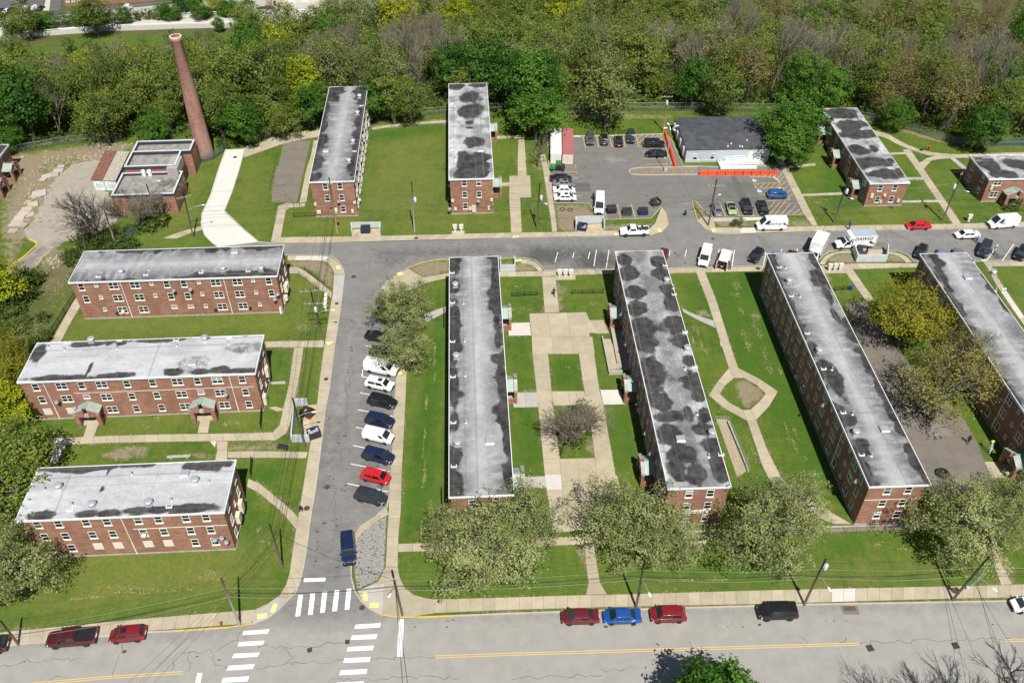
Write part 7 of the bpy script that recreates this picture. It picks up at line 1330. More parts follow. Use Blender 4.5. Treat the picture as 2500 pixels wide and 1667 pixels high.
def car(ty,col,px,py,head,label,group=None,name='parked_car',cat='car',z=RZ,sunroof=False,roof=None,far=False,kz=.75,rim=None,scale=None):
 p=at(px,py,z+kz)if py>-1e8 else Vector(px);T=TYPES[ty];L,W,H=T['L'],T['W'],T['H'];R_=car_meshes(ty);pm=PAINT[col]
 t_=thing(name,label,cat,(p.x,p.y,z),R(head),group)
 if scale:t_.scale=scale
 b_=setmat(inst('body',R_['body'],t_),pm)
 for nm,me in R_['glass']:inst(nm,me,t_)
 if far:
  pass
 for nm,me,mt in R_['parts']:
  if far and nm in('mirror','sill_trim','roof_rail','number_plate','grille'):continue
  o=inst(nm,me,t_)
  if mt is None:setmat(o,pm)
 wb=L*(.295 if not T.get('bed')else .31)
 for sx in(wb,-wb+(.0)):
  for sy in(-1,1):
   o=inst('wheel',R_['wheel'],t_,(sx,sy*(W/2-.085),T['r']),(0,0,0 if sy<0 else math.pi))
   if not far:inst('rim',R_['rim'],o)
 if sunroof:MB().box(T['rf']*L-.95,T['rf']*L-.25,-.38,.38,H-.02,H+.006).build('sunroof',M_CARGLASS,t_)
 if roof:
  fb=T['cowl']*L
  MB().hexa([(T['rf']*L-.02,-W*.37,H-.05),(T['rf']*L-.02,W*.37,H-.05),(T['rb']*L,W*.45,T['belt']-.02),(T['rb']*L,-W*.45,T['belt']-.02)],[(T['rf']*L-.04,-W*.36,H+.02),(T['rf']*L-.04,W*.36,H+.02),(T['rr']*L,W*.36,H+.02),(T['rr']*L,-W*.36,H+.02)]).build('soft_top',roof,t_,bevel=.03)
 return t_
sd=lambda a,b_,z=.5:math.degrees(math.atan2((at(*b_,z)-at(*a,z)).y,(at(*b_,z)-at(*a,z)).x))
HL=sd((556,1533),(0,1581),RZ);HM=sd((2327,1471),(1250,1499),RZ)
GM='cars parked along the main street'
t_=car('pickup4','plum',174,1554,HL,'dark maroon pickup truck with black folding bed cover',GM,'pickup_truck','pickup',kz=.9)
bd=MB()
for i in range(4):bd.box(-2.86+i*.48,-2.86+i*.48+.46,-.84,.84,1.22,1.30)
bd.build('bed_cover',M_TRIM,t_)
car('hatch','dred',311,1546,HL,'red crossover with sunroof parked behind the maroon pickup',GM,sunroof=True);car('suv','black',-30,1574,HL,'black car cut off by the bottom left edge',GM)
car('sedan','maroon',1416,1503,HM,'dark red sedan parked in front of the blue sedan',GM,scale=(1,1,1));car('sedan','blue',1519,1502,HM,'bright blue sedan parked between two red cars',GM);car('suv','dred',1631,1498,HM,'red crossover parked behind the blue sedan',GM,scale=(.96,1,.96));car('boxy','black',1898,1492,HM,'boxy black off-roader with roof rack on the main street',GM);car('hatch','white',2512,1475,HM,'white car cut off by the right edge of the main street',GM)
car('boxy','navy',850,1338,sd((846,1300),(851,1375)),'dark navy off-roader parked beside the cobbled corner',name='parked_car')
GB='cars in the angled bays of the side street';HB=sd((866,1203),(944,1219))
for ty,col,px,py,lab,kw in[('suv','slate',905,1210,'dark grey car with sunroof, nearest the camera in the angled bays',dict(sunroof=True)),('hatch','red',917,1161,'bright red hatchback in the angled bays',{}),('suv','navy',923,1111,'navy blue crossover beside the bright red hatchback',dict(scale=(1.03,1,1.02))),('smallvan','white',923,1063,'small white delivery van between two navy cars',dict(name='parked_van',cat='van')),('suv','navy',927,1024,'navy blue crossover beside the black crossover',dict(scale=(.97,1,.97))),('suv','black',933,978,'black crossover in the angled bays below the white crossover',{}),('suv','white',926,936,'white crossover with sunroof below the white cargo van',dict(sunroof=True)),('van','white',930,895,'long white cargo van in the angled bays',dict(name='parked_van',cat='van',kz=1.0)),('sedan','slate',937,858,'dark grey sedan with sunroof half under the street tree',dict(sunroof=True)),('sedan','black',925,820,'black car mostly hidden under the street trees',{})]:
 car(ty,col,px,py,HB-(3 if py>900 else 2),lab,GB,**kw)
car('sedan','navy',937,753,55,'navy car under the upper end of the street trees',GB)
GU='vehicles in the bays along the upper street'
SV=lambda a,b_:sd(a,b_)
car('van','white',1722,624,SV((1730,595),(1716,645)),'white passenger van with bonnet towards the camera behind the stained block',GU,'parked_van','van',kz=1.0)
t_=car('van','white',1770,628,SV((1760,650),(1778,600)),'white cargo van unloading with its back doors open',GU,'parked_van','van',kz=1.0)
for s in(-1,1):MB().box(-3.6,-2.82,s*.98-.03,s*.98+.03,.5,1.95).build('open_door',PAINT['white'],t_)
MB().box(-2.86,-2.80,-.85,.85,.55,1.9).build('load_opening',M_TRIM,t_)
car('hatch','black',1847,622,SV((1862,600),(1834,640)),'black crossover parked askew in a bay by the long dark wall',GU);car('suv','maroon',1616,628,SV((1630,600),(1612,640)),'dark red car mostly hidden behind the stained block',GU);car('sedan','bluegrey',1896,631,SV((1898,610),(1890,640)),'blue grey car mostly hidden behind the roof edge',GU);car('sedan','black',1931,630,SV((1934,610),(1924,640)),'black car mostly hidden behind the roof corner',GU)
car('hatch','black',2249,613,SV((2258,595),(2240,630)),'black car by the dirt island near the right hand block',GU);car('sedan','bluegrey',2297,624,SV((2300,600),(2285,640)),'blue grey car behind the far roof, left of two',GU);car('sedan','silver',2336,623,SV((2340,600),(2325,640)),'silver car behind the far roof, right of two',GU)
t_=car('boxy','slate',2404,608,SV((2416,585),(2393,635)),'dark blue grey off-roader with a front door open',GU)
MB().box(.55,1.55,.95,1.0,.5,1.15).build('open_door',PAINT['slate'],t_).rotation_euler=(0,0,.0)
t_.children[-1].location=(.3,.15,0);t_.children[-1].rotation_euler=(0,0,-.35+.75)
car('suv','black',2494,617,SV((2503,600),(2480,640)),'black car at the right edge of the upper street',GU);car('sedan','white',2362,571,sd((2390,571),(2335,573)),'white sedan driving on the upper street',None,'car','car');car('sedan','red',2242,549,sd((2270,548),(2210,549.5)),'bright red sedan parked half on the far pavement',None)
def text(body,size,parent,loc,rot,mat,name='lettering',shear=.25):
 cu=bpy.data.curves.new(name,'FONT');cu.body=body;cu.size=size;cu.extrude=.006;cu.shear=shear;cu.align_x='LEFT';cu.offset=size*.010;cu.space_character=1.08;cu.materials.append(mat);cu.resolution_u=3
 o=bpy.data.objects.new(name,cu);C.objects.link(o);dg=bpy.context.evaluated_depsgraph_get();me=bpy.data.meshes.new_from_object(o.evaluated_get(dg));bpy.data.objects.remove(o);me.name=name
 o=bpy.data.objects.new(name,me);o.location=loc;o.rotation_euler=rot;return link(o,parent)
M_INK=plain('black_print',(.02,.02,.024),.5,var=.05);M_INKB=plain('blue_black_print',(.025,.03,.07),.5,var=.05);M_SLOGO=plain('grey_print',(.30,.31,.33),.5,var=.1);M_EBLUE=plain('emblem_blue',(.03,.045,.30),.5);M_LGREEN=plain('logo_green',(.20,.55,.30),.5)
def tags(par,x,y,z,s,sy):
 for dx,dz,m_,a in((0,0,M_INK,.6),(-.72*s,-.42*s,M_SLOGO,.5)):
  mb=MB();q=[]
  for u,v in((-.42,-.22),(.42,-.22),(.42,.22),(-.42,.22)):c_,s_=math.cos(a),math.sin(a);q.append((x+(dx+(u*c_-v*s_)*s)*-sy*-1,z+dz+(u*s_+v*c_)*s))
  f=[(qx,y,qz)for qx,qz in q];b_=[(qx,y+sy*.006,qz)for qx,qz in q];mb.hexa(f,b_);mb.build('emblem',m_,par)
t_=car('tall','white',1884,546,sd((1920,548),(1845,549)),'tall white delivery van lettered DAWGS by the car park',None,'delivery_van','van',kz=1.15,z=.0)
text('DAWGS',.62,t_,(.75,1.0,1.50),(R(84),0,math.pi),M_INKB);tags(t_,-2.2,1.02,1.75,.66,1);MB().lathe([(.14,0),(.08,.006)],10).build('emblem',M_LGREEN,t_,loc=(.78,.985,1.62)).rotation_euler=(-R(84),0,0)
t_=car('tall','white',2450,541,sd((2480,541),(2420,546)),'white mail van with blue eagle emblem at the right edge',None,'mail_van','van',kz=1.1,z=RZ,scale=(1,1,.95))
e_=MB().box(.35,1.05,1.0,1.012,1.32,1.78).build('emblem',M_EBLUE,t_);MB().hexa([(.42,1.013,1.38),(.95,1.013,1.55),(.98,1.013,1.68),(.5,1.013,1.6)],[(.42,1.018,1.38),(.95,1.018,1.55),(.98,1.018,1.68),(.5,1.018,1.6)]).build('eagle_head',M_WHITE,e_);MB().box(-2.6,.9,1.027,1.034,1.08,1.13).build('stripe',M_EBLUE,t_);MB().box(-2.6,-.9,.98,.99,1.86,1.90).build('lettering',M_SLOGO,t_)
car('tall','white',1464,496,SV((1465,470),(1462,520)),'tall white van facing the camera beside the bins',None,'parked_van','van',kz=1.2,scale=(.97,1,.97))
def box_truck(px,py,head,label,Lb,Hb,lettered,z=RZ,roofm=None,cab=True):
 p=at(px,py,z+1.4);t_=thing('box_truck',label,'truck',(p.x,p.y,z),R(head),None);m_=PAINT['white'];W=1.22;x1=1.0
 b_=MB().box(x1-Lb,x1,-W,W,.85,Hb).build('cargo_box',m_,t_,bevel=.04)
 MB().box(x1-Lb+.02,x1-.02,-W+.02,W-.02,Hb-.002,Hb+.02).build('roof_panel',roofm or plain('box_roof_white',(.74,.74,.71),.5,var=.06),b_)
 if lettered:
  MB().hexa([(x1,-W,Hb-1.05),(x1+.9,-W*.95,Hb-.75),(x1+.9,W*.95,Hb-.75),(x1,W,Hb-1.05)],[(x1,-W,Hb),(x1+.75,-W*.9,Hb-.08),(x1+.75,W*.9,Hb-.08),(x1,W,Hb)]).build('luton_peak',m_,t_)
 for sx in(-W+.0,W):MB().box(x1-Lb,x1,sx-.02,sx+.02,.84,.93).build('box_rail',M_GALV,t_)
 MB().box(x1-Lb+.1,x1+2.4,-.45,.45,.5,.84).build('chassis',M_TRIM,t_)
 c=MB();xs=[(x1+.08,1.95,1.02),(x1+1.05,1.95,1.0),(x1+1.65,1.25,1.0),(x1+2.75,1.08,.92),(x1+2.8,.65,.9)]
 for x,zt,ww in xs:c.v+=[(x,-ww,.55),(x,-ww,1.15 if zt>1.2 else zt*.9),(x,-ww*.84,zt),(x,ww*.84,zt),(x,ww,1.15 if zt>1.2 else zt*.9),(x,ww,.55)]
 for i in range(len(xs)-1):
  for k in range(6):j=(k+1)%6;c.f.append((i*6+k,i*6+j,i*6+6+j,i*6+6+k));c.m.append(0)
 c.f+=[(5,4,3,2,1,0),tuple((len(xs)-1)*6+k for k in range(6))];c.m+=[0,0];c.build('cab',m_,t_,True,bevel=.03)
 g=MB();quadbox(g,[(x1+1.10,-.78,1.90),(x1+1.10,.78,1.90),(x1+1.62,.82,1.32),(x1+1.62,-.82,1.32)],(1,0,1));g.build('windshield',M_CARGLASS,t_)
 for s in(-1,1):
  g=MB();quadbox(g,[(x1+.3,s*1.0,1.22),(x1+1.35,s*1.0,1.22),(x1+1.05,s*.87,1.85),(x1+.3,s*.87,1.85)],(0,s,.3));g.build('side_window',M_CARGLASS,t_)
  y0,y1=sorted((s*1.0,s*1.32));MB().box(x1+1.3,x1+1.45,y0,y1,1.2,1.55).build('mirror',M_TRIM,t_);y0,y1=sorted((s*.55,s*.86));MB().box(x1+2.76,x1+2.83,y0,y1,.72,.95).build('headlight',M_LAMP,t_)
 MB().box(x1+2.78,x1+2.84,-.5,.5,.6,.98).build('grille',M_TRIM,t_);MB().box(x1+2.75,x1+2.95,-.98,.98,.38,.58).build('front_bumper',M_TRIM,t_)
 R_=car_meshes('boxy')
 for x in(x1+1.95,x1-Lb*.68):
  for s in(-1,1):o=inst('wheel',R_['wheel'],t_,(x,s*.92,.40),(0,0,0 if s<0 else math.pi));inst('rim',R_['rim'],o)
 return t_,x1,W
t_,x1,W=box_truck(2088,588,sd((2115,588),(2040,592)),'white box truck lettered DAWGS on its side in the upper street',4.6,3.2,True,roofm=plain('box_roof_grey',(.34,.40,.46),.5,var=.1))
text('DAWGS',.92,t_,(x1-.15,W+.045,2.36),(R(90),0,math.pi),M_INK);tags(t_,x1-3.55,W+.03,1.75,.95,1);MB().lathe([(.22,0),(.14,.006)],12).build('emblem',M_LGREEN,t_,loc=(x1+.1,W+.02,2.5)).rotation_euler=(-R(90),0,0);MB().lathe([(.2,0),(.1,.006)],12).build('emblem',M_INK,t_,loc=(x1+.42,W-.03,2.52)).rotation_euler=(-R(90),0,0)
box_truck(1994,607,SV((2002,590),(1975,640)),'plain white box truck standing behind the roof corner',4.6,3.2,False)
GP='cars in the upper car park'
dn=SV((1541,315),(1542,355))
for ty,col,px,py,hd,lab,kw in[('suv','grey',1441,338,dn+3,'grey crossover at the left end of the four parked by the grass',{}),('hatch','black',1475,339,dn+183,'black hatchback second in the row by the grass',{}),('sedan','black',1510.5,342,dn+183,'black car third in the row by the grass',{}),('boxy','slate',1540,334,dn,'dark green grey off-roader fourth in the row by the grass',dict(scale=(.95,.95,.95))),('boxy','black',1597,350,0,'black people carrier by the vertical orange barrier',dict(scale=(1,.97,.93))),('sedan','black',1602,374,180,'black sedan below the people carrier by the orange barrier',{}),('sedan','black',1369,434,2,'black sedan between green utility vehicle and silver sedan',{}),('sedan','silver',1377,446,1,'silver sedan squeezed beside the white sedans',dict(sunroof=True)),('sedan','white',1377.5,462,0,'white sedan, upper one of two at the left edge of the car park',{}),('sedan','white',1380,480,0,'white sedan with sunroof, lower one of two at the left edge of the car park',dict(sunroof=True)),('sedan','silver',1751,509,SV((1755,520),(1745,490)),'silver sedan beside the utility pole in the car park',{}),('coupe','lgreen',1786,507,SV((1780,490),(1790,525)),'pale green convertible with black soft top',dict(roof=M_TRIM)),('suv','black',1823,503.5,SV((1815,485),(1830,525)),'black crossover right of the pale green convertible',dict(scale=(1.03,1,.95))),('sedan','black',1863,506,SV((1855,485),(1870,525)),'black sedan by the hatched corner of the car park',{}),('cube','soul',1899,474,0,'boxy blue car in the hatched bays',{})]:
 car(ty,col,px,py,hd,lab,GP,**kw)
t_=car('pickup','white',1549,562,sd((1575,562),(1520,563.5)),'white pickup truck loaded with black bins at the far kerb',None,'pickup_truck','pickup',z=0.0,kz=.9)
lb=MB();
for i in range(5):lb.box(-2.75+i*.48,-2.35+i*.48,-.72+(i%2)*.2,.5+(i%2)*.2,.95,1.30+.12*(i%3))
lb.build('load',M_DARK,t_,bevel=.04)
p=at(1360,410,RZ+.5);t_=thing('utility_vehicle','green utility vehicle with yellow wheels in front of the containers','utility vehicle',(p.x,p.y,RZ),math.pi)
gm=PAINT['utv'];MB().hexa([(.35,-.65,.45),(1.75,-.55,.45),(1.75,.55,.45),(.35,.65,.45)],[(.35,-.65,1.12),(1.55,-.5,.92),(1.55,.5,.92),(.35,.65,1.12)]).build('hood',gm,t_,bevel=.06);MB().box(-.75,.34,-.68,.68,.4,.62).build('floor',M_TRIM,t_);MB().box(-1.75,-.76,-.78,.78,.72,1.12).build('cargo_bed',M_DARK,t_,bevel=.03);MB().box(-.82,.30,-.66,.66,1.86,1.98).build('roof',gm,t_,bevel=.05);MB().box(-.6,-.1,-.6,.6,.62,.95).build('seat',M_TRIM,t_)
for sx,sy in((.28,-.6),(.28,.6),(-.78,-.6),(-.78,.6)):MB().tube([(sx,sy,.6),(sx,sy,1.87)],.035,5).build('roof_post',M_TRIM,t_)
MB().box(-.80,-.74,-.6,.6,1.0,1.85).build('rear_screen',M_CARGLASS,t_);MB().box(.29,.32,-.58,.58,1.12,1.84).build('windshield',M_CARGLASS,t_)
yl=plain('yellow_rim',(.72,.52,.02),.5);tyre=car_meshes('sedan')
for x in(1.2,-1.2):
 for s in(-1,1):o=inst('wheel',tyre['wheel'],t_,(x,s*.68,.34),(0,0,0 if s<0 else math.pi));setmat(inst('rim',tyre['rim'],o),yl)
for i,(px,py,col,ty)in enumerate([(5,27,'black','suv'),(17,26.5,'white','sedan'),(30,25.5,'black','boxy'),(41,24.8,'slate','sedan'),(52,24,'silver','sedan'),(63,23,'white','van'),(76,22,'slate','suv'),(86,20.5,'white','smallvan'),(99,19.5,'navy','sedan'),(35,5,'silver','smallvan'),(48,2,'silver','sedan'),(58,1.5,'black','sedan'),(608,7,'black','suv'),(640,22,'slate','sedan'),(658,21,'slate','suv')]):
 q=at(px,py,VZ+.8);lab=['black car at the left end of the far car park row','white car second in the far car park row','black off-roader in the far car park row','dark grey car in the far car park row','silver car in the far car park row','white van in the far car park row','dark crossover in the far car park row','small white van in the far car park row','navy car at the right end of the far car park row','silver van in the middle of the far car park','silver car at the top of the far car park','black car at the top of the far car park','black cars by the road at the top beyond the highway','dark car under the far cream warehouse, left one','dark car under the far cream warehouse, right one'][i]
 car(ty,col,(q.x,q.y,0),-1e9,80 if i<12 else 10,lab,'cars beyond the highway',z=VZ+.15,far=True,kz=0)
q=at(311,22,VZ+1);car('tall','white',(q.x,q.y,0),-1e9,82,'white van alone in the far pale car park',None,'parked_van','van',z=VZ+.1,far=True)
# ================================================================== POLES, CABLES, FENCES, SMALL THINGS
POLES={}
def solve_h(base,top,z=0.0):
 b_=at(*base,z);best=None
 d=_f+_r*((top[0]-1250)/FPX)-_u*((top[1]-833.5)/FPX);o=Vector((0,0,CAMH));k=(b_.y-o.y)/d.y;p=o+d*k
 return b_,p
def pole(key,base,top,label,mat=None,arms=(),trafo=(),lamp=None,z=0.02,group='wooden utility poles',name='utility_pole',r0=.17,lean=True):
 b_,tp=solve_h(base,top,z);h=tp.z;dx=tp.x-b_.x
 if not lean or abs(dx)<.35:dx=0 if not lean else dx
 t_=thing(name,label,'utility pole',b_,0,group);mat=mat or M_WOOD
 MB().tube([(0,0,-.3),(dx*.5,0,h*.5),(dx,0,h)],[r0,r0*.85,r0*.62],9).build('shaft',mat,t_,True)
 for(za,L,ang)in arms:
  x=dx*(za/h if za>0 else(h+za)/h);zz=h+za;c_,s_=math.cos(R(ang)),math.sin(R(ang))
  am=MB().slab_bar((x-c_*L/2-s_*.2,-s_*L/2-.2*c_),(x+c_*L/2-s_*.2,s_*L/2-.2*c_),.11,zz-.07,zz+.07).build('crossarm',M_WOODG,t_)
  iw=MB()
  for k in(-.46,-.2,.2,.46):iw.lathe([(.035,zz+.07),(.06,zz+.12),(.05,zz+.22),(.02,zz+.26)],7,0,(x+c_*L*k,s_*L*k-.2))
  iw.build('insulator',M_FASCIA,am)
 for(za,ang)in trafo:
  zz=h+za;x=dx*zz/h;c_,s_=math.cos(R(ang)),math.sin(R(ang));o=MB().lathe([(.02,zz-.5),(.25,zz-.5),(.27,zz-.42),(.27,zz+.42),(.20,zz+.5),(.06,zz+.53)],14,0,(x+c_*.5,s_*.5)).build('transformer',M_TRAFO,t_,True)
  bs=MB()
  for k in(-.1,.1):bs.lathe([(.03,zz+.5),(.05,zz+.62),(.02,zz+.72)],6,0,(x+c_*.5+k,s_*.5))
  bs.build('bushing',M_BOARD,o);MB().slab_bar((x,0),(x+c_*.3,s_*.3),.08,zz-.1,zz+.1).build('bracket',M_GALV,t_)
 if lamp:
  za,L,ang=lamp;zz=h+za;x=dx*zz/h;c_,s_=math.cos(R(ang)),math.sin(R(ang));a=MB().tube([(x,0,zz),(x+c_*L*.5,s_*L*.5,zz+.55),(x+c_*L,s_*L,zz+.7)],.035,6).build('lamp_arm',M_GALV,t_)
  hd=MB();P=[]
  for u,ww,th in((-.05,.08,.05),(.15,.16,.09),(.45,.17,.10),(.62,.06,.05)):
   P.append([(x+c_*(L+u)-s_*ww,s_*(L+u)+c_*ww,zz+.70),(x+c_*(L+u),s_*(L+u),zz+.70+th),(x+c_*(L+u)+s_*ww,s_*(L+u)-c_*ww,zz+.70),(x+c_*(L+u),s_*(L+u),zz+.66)])
  for q in P:hd.v+=q
  for i in range(3):
   for k in range(4):j=(k+1)%4;hd.f.append((i*4+k,i*4+j,i*4+4+j,i*4+4+k));hd.m.append(0)
  hd.f+=[(3,2,1,0),(12,13,14,15)];hd.m+=[0,0];hd.build('lamp_head',M_FASCIA,a)
 POLES[key]=(Vector((b_.x+dx,b_.y,z+h)),Vector((b_.x,b_.y,z)),h,dx);return t_
pole('m1',(45,1572),(0,1513),'weathered pole at the bottom left beside the maroon pickup');pole('m2',(586,1526.6),(538.6,1408),'grey weathered pole left of the left crosswalk',M_WOODG);pole('m3',(982.7,1501),(957,1391),'dark pole with lamp at the junction corner',lamp=(-3.6,1.4,250),arms=((-1.6,.8,10),))
pole('m4',(1553,1483),(1574,1364),'pole with lamp between the blue sedan and the red crossover',M_WOOD,lamp=(-4.2,2.4,285));pole('m5',(1962.8,1474.7),(2017,1362),'pole with a grey transformer by the boxy black off-roader',lamp=(-3.6,2.2,285),trafo=((-1.9,10),));t_=pole('m6',(2324.5,1464),(2416,1357),'strongly leaning pole with brackets near the lower right steps',lamp=(-4.0,2.6,300))
MB().tube([(.9,-.4,3.6),(1.6,-.4,6.6)],.05,5).tube([(1.1,-.4,3.6),(1.9,-.4,6.4)],.04,5).build('conduit_bracket',M_GALV,t_);MB().box(.5,1.0,-.5,-.2,3.0,3.5).build('cable_box',M_TRAFO,t_)
pole('s1',(690,1385.7),(658,1279),'short brown pole on the grass of the lower left lawn',r0=.15);t_=pole('s2',(744.7,1092),(714,971),'leaning dark pole with a lamp over the open bins',lamp=(-3.9,2.2,8));pole('s3',(786,825),(758,706),'tall double crossarm pole with transformer by the ramp',arms=((-.25,3.4,8),(-2.9,3.2,4)),trafo=((-3.9,290),),lamp=(-5.2,2.6,3))
pole('u1',(472,580.6),(447,467.5),'pole with crossarm and lamp on the grass left of the drive',arms=((-1.2,2.6,25),),lamp=(-4.2,2.8,15));pole('u2',(824.5,570),(803,433),'tan topped pole in front of the streaked tower',M_WOODT,arms=((-1.4,1.2,10),),trafo=((-7.2,330),));pole('u3',(1012,566),(1004.5,441),'grey pole with transformer in front of the mown lawn',M_WOODG,trafo=((-4.2,350),));pole('u4',(1310.6,558),(1318,447),'dark pole with transformer left of the bin enclosure',trafo=((-3.2,340),),lamp=(-4.8,1.4,330));pole('u5',(1729,551),(1750,438),'dark pole with tan crossarm at the car park entrance',M_WOOD,arms=((-1.4,3.0,0),),lamp=(-4.6,1.2,30));pole('u6',(2036,543),(2066,452),'dark pole with transformer in front of the three porch block',trafo=((-1.4,350),),lamp=(-3.0,1.6,320));pole('u7',(2300.6,539),(2353,412),'brown pole with transformer beside the long straight path',trafo=((-3.9,200),),lamp=(-4.9,2.0,320),arms=((-1.0,1.4,60),))
pole('p1',(1620,322),(1628,234),'light tan pole with crossarm and transformer behind the car park',M_WOODT,arms=((-.2,2.6,0),),trafo=((-1.5,280),));pole('l1',(209,612),(195.5,547),'dark pole behind the far left corner of the streaked block');pole('l2',(280.6,592.6),(255,514),'bare tan pole among the scrub by the old car park',M_WOODT);pole('l3',(383,526),(357,449),'pole with a lamp in front of the disused building',M_WOODG,lamp=(-.3,2.2,12))
b_,tp=solve_h((1624.5,418),(1637,306),RZ);t_=thing('lamp_standard','white four-headed lamp standard on the car park island','street lamp',b_);h=tp.z-1.0
MB().box(-.35,.35,-.35,.35,-.1,.7).build('base',M_CONCG,t_);MB().tube([(0,0,.7),(0,0,h)],[.10,.06],8).build('shaft',M_GALV,t_)
for k in range(4):
 a=R(20+90*k);c_,s_=math.cos(a),math.sin(a);o=MB().tube([(0,0,h-.1),(c_*.5,s_*.5,h+.5),(c_*1.1,s_*1.1,h+.7)],.03,5).build('lamp_arm',M_GALV,t_);mb=MB().slab_bar((c_*1.0,s_*1.0),(c_*1.75,s_*1.75),.34,h+.66,h+.80);mb.build('lamp_head',M_FASCIA,o,bevel=.04)
def cable(a,b_,za,zb,sag,label,r=.022,mat=None,n=14,oa=(0,0),ob=(0,0)):
 def pt(k,z,o):
  if isinstance(k,str):T,B_,h,dx=POLES[k];u=(h+z)/h;return Vector((B_.x+dx*u+o[0],B_.y+o[1],B_.z+h+z))
  return Vector(k)
 A,B=pt(a,za,oa),pt(b_,zb,ob);P=[A.lerp(B,i/n)-Vector((0,0,sag*4*(i/n)*(1-i/n)))for i in range(n+1)]
 return tag(MB().tube(P,r,4).build('overhead_cable',mat or M_WIRE),label,'cable','overhead cables')
offL=POLES['m1'][0]+Vector((-40,-4,0));offR=POLES['m6'][0]+Vector((45,.6,0))
mk=['m1','m2','m3','m4','m5','m6'];nm=dict(m1='bottom left pole',m2='left crosswalk pole',m3='junction corner pole',m4='pole by the blue sedan',m5='transformer pole on the main street',m6='leaning pole',s1='short brown pole',s2='leaning pole over the bins',s3='double crossarm pole',u1='pole by the drive',u2='tan topped pole',u3='pole by the mown lawn',u4='pole by the bin enclosure',u5='car park entrance pole',u6='pole by the three porch block',u7='straight path pole',p1='light tan pole')
for a,b_ in zip(mk[:-1],mk[1:]):
 for za,r,m_,d in((-.3,.014,M_WIRE,'thin upper'),(-2.3,.016,M_WIREG,'grey middle'),(-3.4,.035,M_WIRE,'thick black'),(-4.2,.02,M_WIREG,'grey lower')):cable(a,b_,za,za,.55 if za>-3 else .7,f'{d} cable between {nm[a]} and {nm[b_]}',r,m_)
for za,d in((-2.3,'grey'),(-3.4,'thick black'),(-4.0,'lower grey')):cable(tuple(offL),'m1',0,za,.6,f'{d} cable leaving the bottom left pole to the left',.025);cable('m6',tuple(offR+Vector((0,0,za))),za,0,.7,f'{d} cable leaving the leaning pole to the right',.022,M_WIREG if za>-3 else M_WIRE)
uk=['u1','u2','u3','u4','u5','u6','u7']
for a,b_ in zip(uk[:-1],uk[1:]):
 for za,r,d,oy in((-.3,.014,'thin upper',0),(-.9,.014,'thin second',.6),(-3.6,.02,'middle',0),(-4.6,.034,'thick black',0),(-5.4,.022,'lowest',0)):cable(a,b_,za,za,.5,f'{d} cable between {nm[a]} and {nm[b_]}',r,M_WIRE,oa=(0,oy),ob=(0,oy))
e7=POLES['u7'][0]+Vector((40,1.5,0))
for za,d in((-.4,'thin upper'),(-4.4,'thick black'),(-5.2,'lower')):cable('u7',tuple(e7+Vector((0,0,za))),za,0,.6,f'{d} cable leaving the straight path pole rightwards',.022)
w0=POLES['u1'][0]+Vector((-45,-2,-2))
for za,d in((-1.2,'upper'),(-4.4,'lower')):cable('u1',tuple(w0),za,0,.8,f'{d} cable leaving the pole by the drive to the left',.022)
for(a,b_)in(('s3','s2'),('s2','s1'),('s1','m2'),('u2','s3')):
 for k,(za,d,o)in enumerate(((-.2,'upper left',-1.2),(-.2,'upper right',1.2),(-1.0,'second',.2),(-3.0,'thick lower',0),(-3.8,'lowest',.1))):
  oo=o if a=='s3' or b_=='s3' else o*.2
  cable(a,b_,za,za,.6,f'{d} cable between {nm[a]} and {nm[b_]}',.032 if k==3 else .017,M_WIRE,oa=((o,0)if a=='s3' else(o*.15,0)),ob=((o,0)if b_=='s3' else(o*.15,0)))
c2=at(1496,632,7.4);a1_=at(690,690,7.0);a1b=at(693,720,5.0);a2c=at(648,880,7.2)
for k,(t2,z_)in enumerate(((tuple(c2),-3.2),(tuple(c2+Vector((.2,-4,-.4))),-3.5),(tuple(c2+Vector((.3,-9,-1.0))),-3.8))):cable('u4',t2,z_,0,.6,['pale service cable from the bin enclosure pole to the stained block','second service cable from the bin enclosure pole to the stained block','third service cable from the bin enclosure pole to the stained block'][k],.02,M_WIREG if k==0 else M_WIRE)
cable('s3',tuple(a1_),-3,0,.5,'service cable from the double crossarm pole to the upper left block');cable('s3',tuple(a1b),-4,0,.5,'second service cable from the double crossarm pole to the upper left block');cable('s3',tuple(a2c),-3.5,0,.6,'service cable from the double crossarm pole to the middle left block');cable('u6',tuple(at(2130,455,5)),-3,0,.4,'service cable from the transformer pole to the three porch block');cable('u7',tuple(at(2120,458,5)),-3,0,.8,'pale cable from path pole to the three porch block',.022,M_WIREG);cable('u6',tuple(at(1960,640,8.2)),-2.6,0,.6,'cable from transformer pole across the street to the long dark block');cable('u6',tuple(at(1990,660,7.8)),-3.0,0,.6,'second cable from transformer pole across the street to the long dark block');cable('u6',tuple(at(2290,620,8)),-3,0,.8,'cable from transformer pole across street to right hand block');cable('u7',tuple(at(2480,640,7)),-3.2,0,.8,'cable from the path pole across the street to the right edge');cable('p1','u5',-.6,-.6,.6,'cable from light tan pole down to the car park entrance pole',.018);cable('u2',tuple(at(725,500,4)),-3,0,.4,'service cable from the tan topped pole to the streaked tower');cable('u3',tuple(at(880,470,7)),-3,0,.4,'service cable from the mown lawn pole to the streaked tower');cable('u4',tuple(at(1210,460,7)),-3,0,.4,'service cable from the bin enclosure pole to the patched tower');cable('m3','s1',-2,-1.5,.7,'cable crossing the side street mouth to the short brown pole',.016)
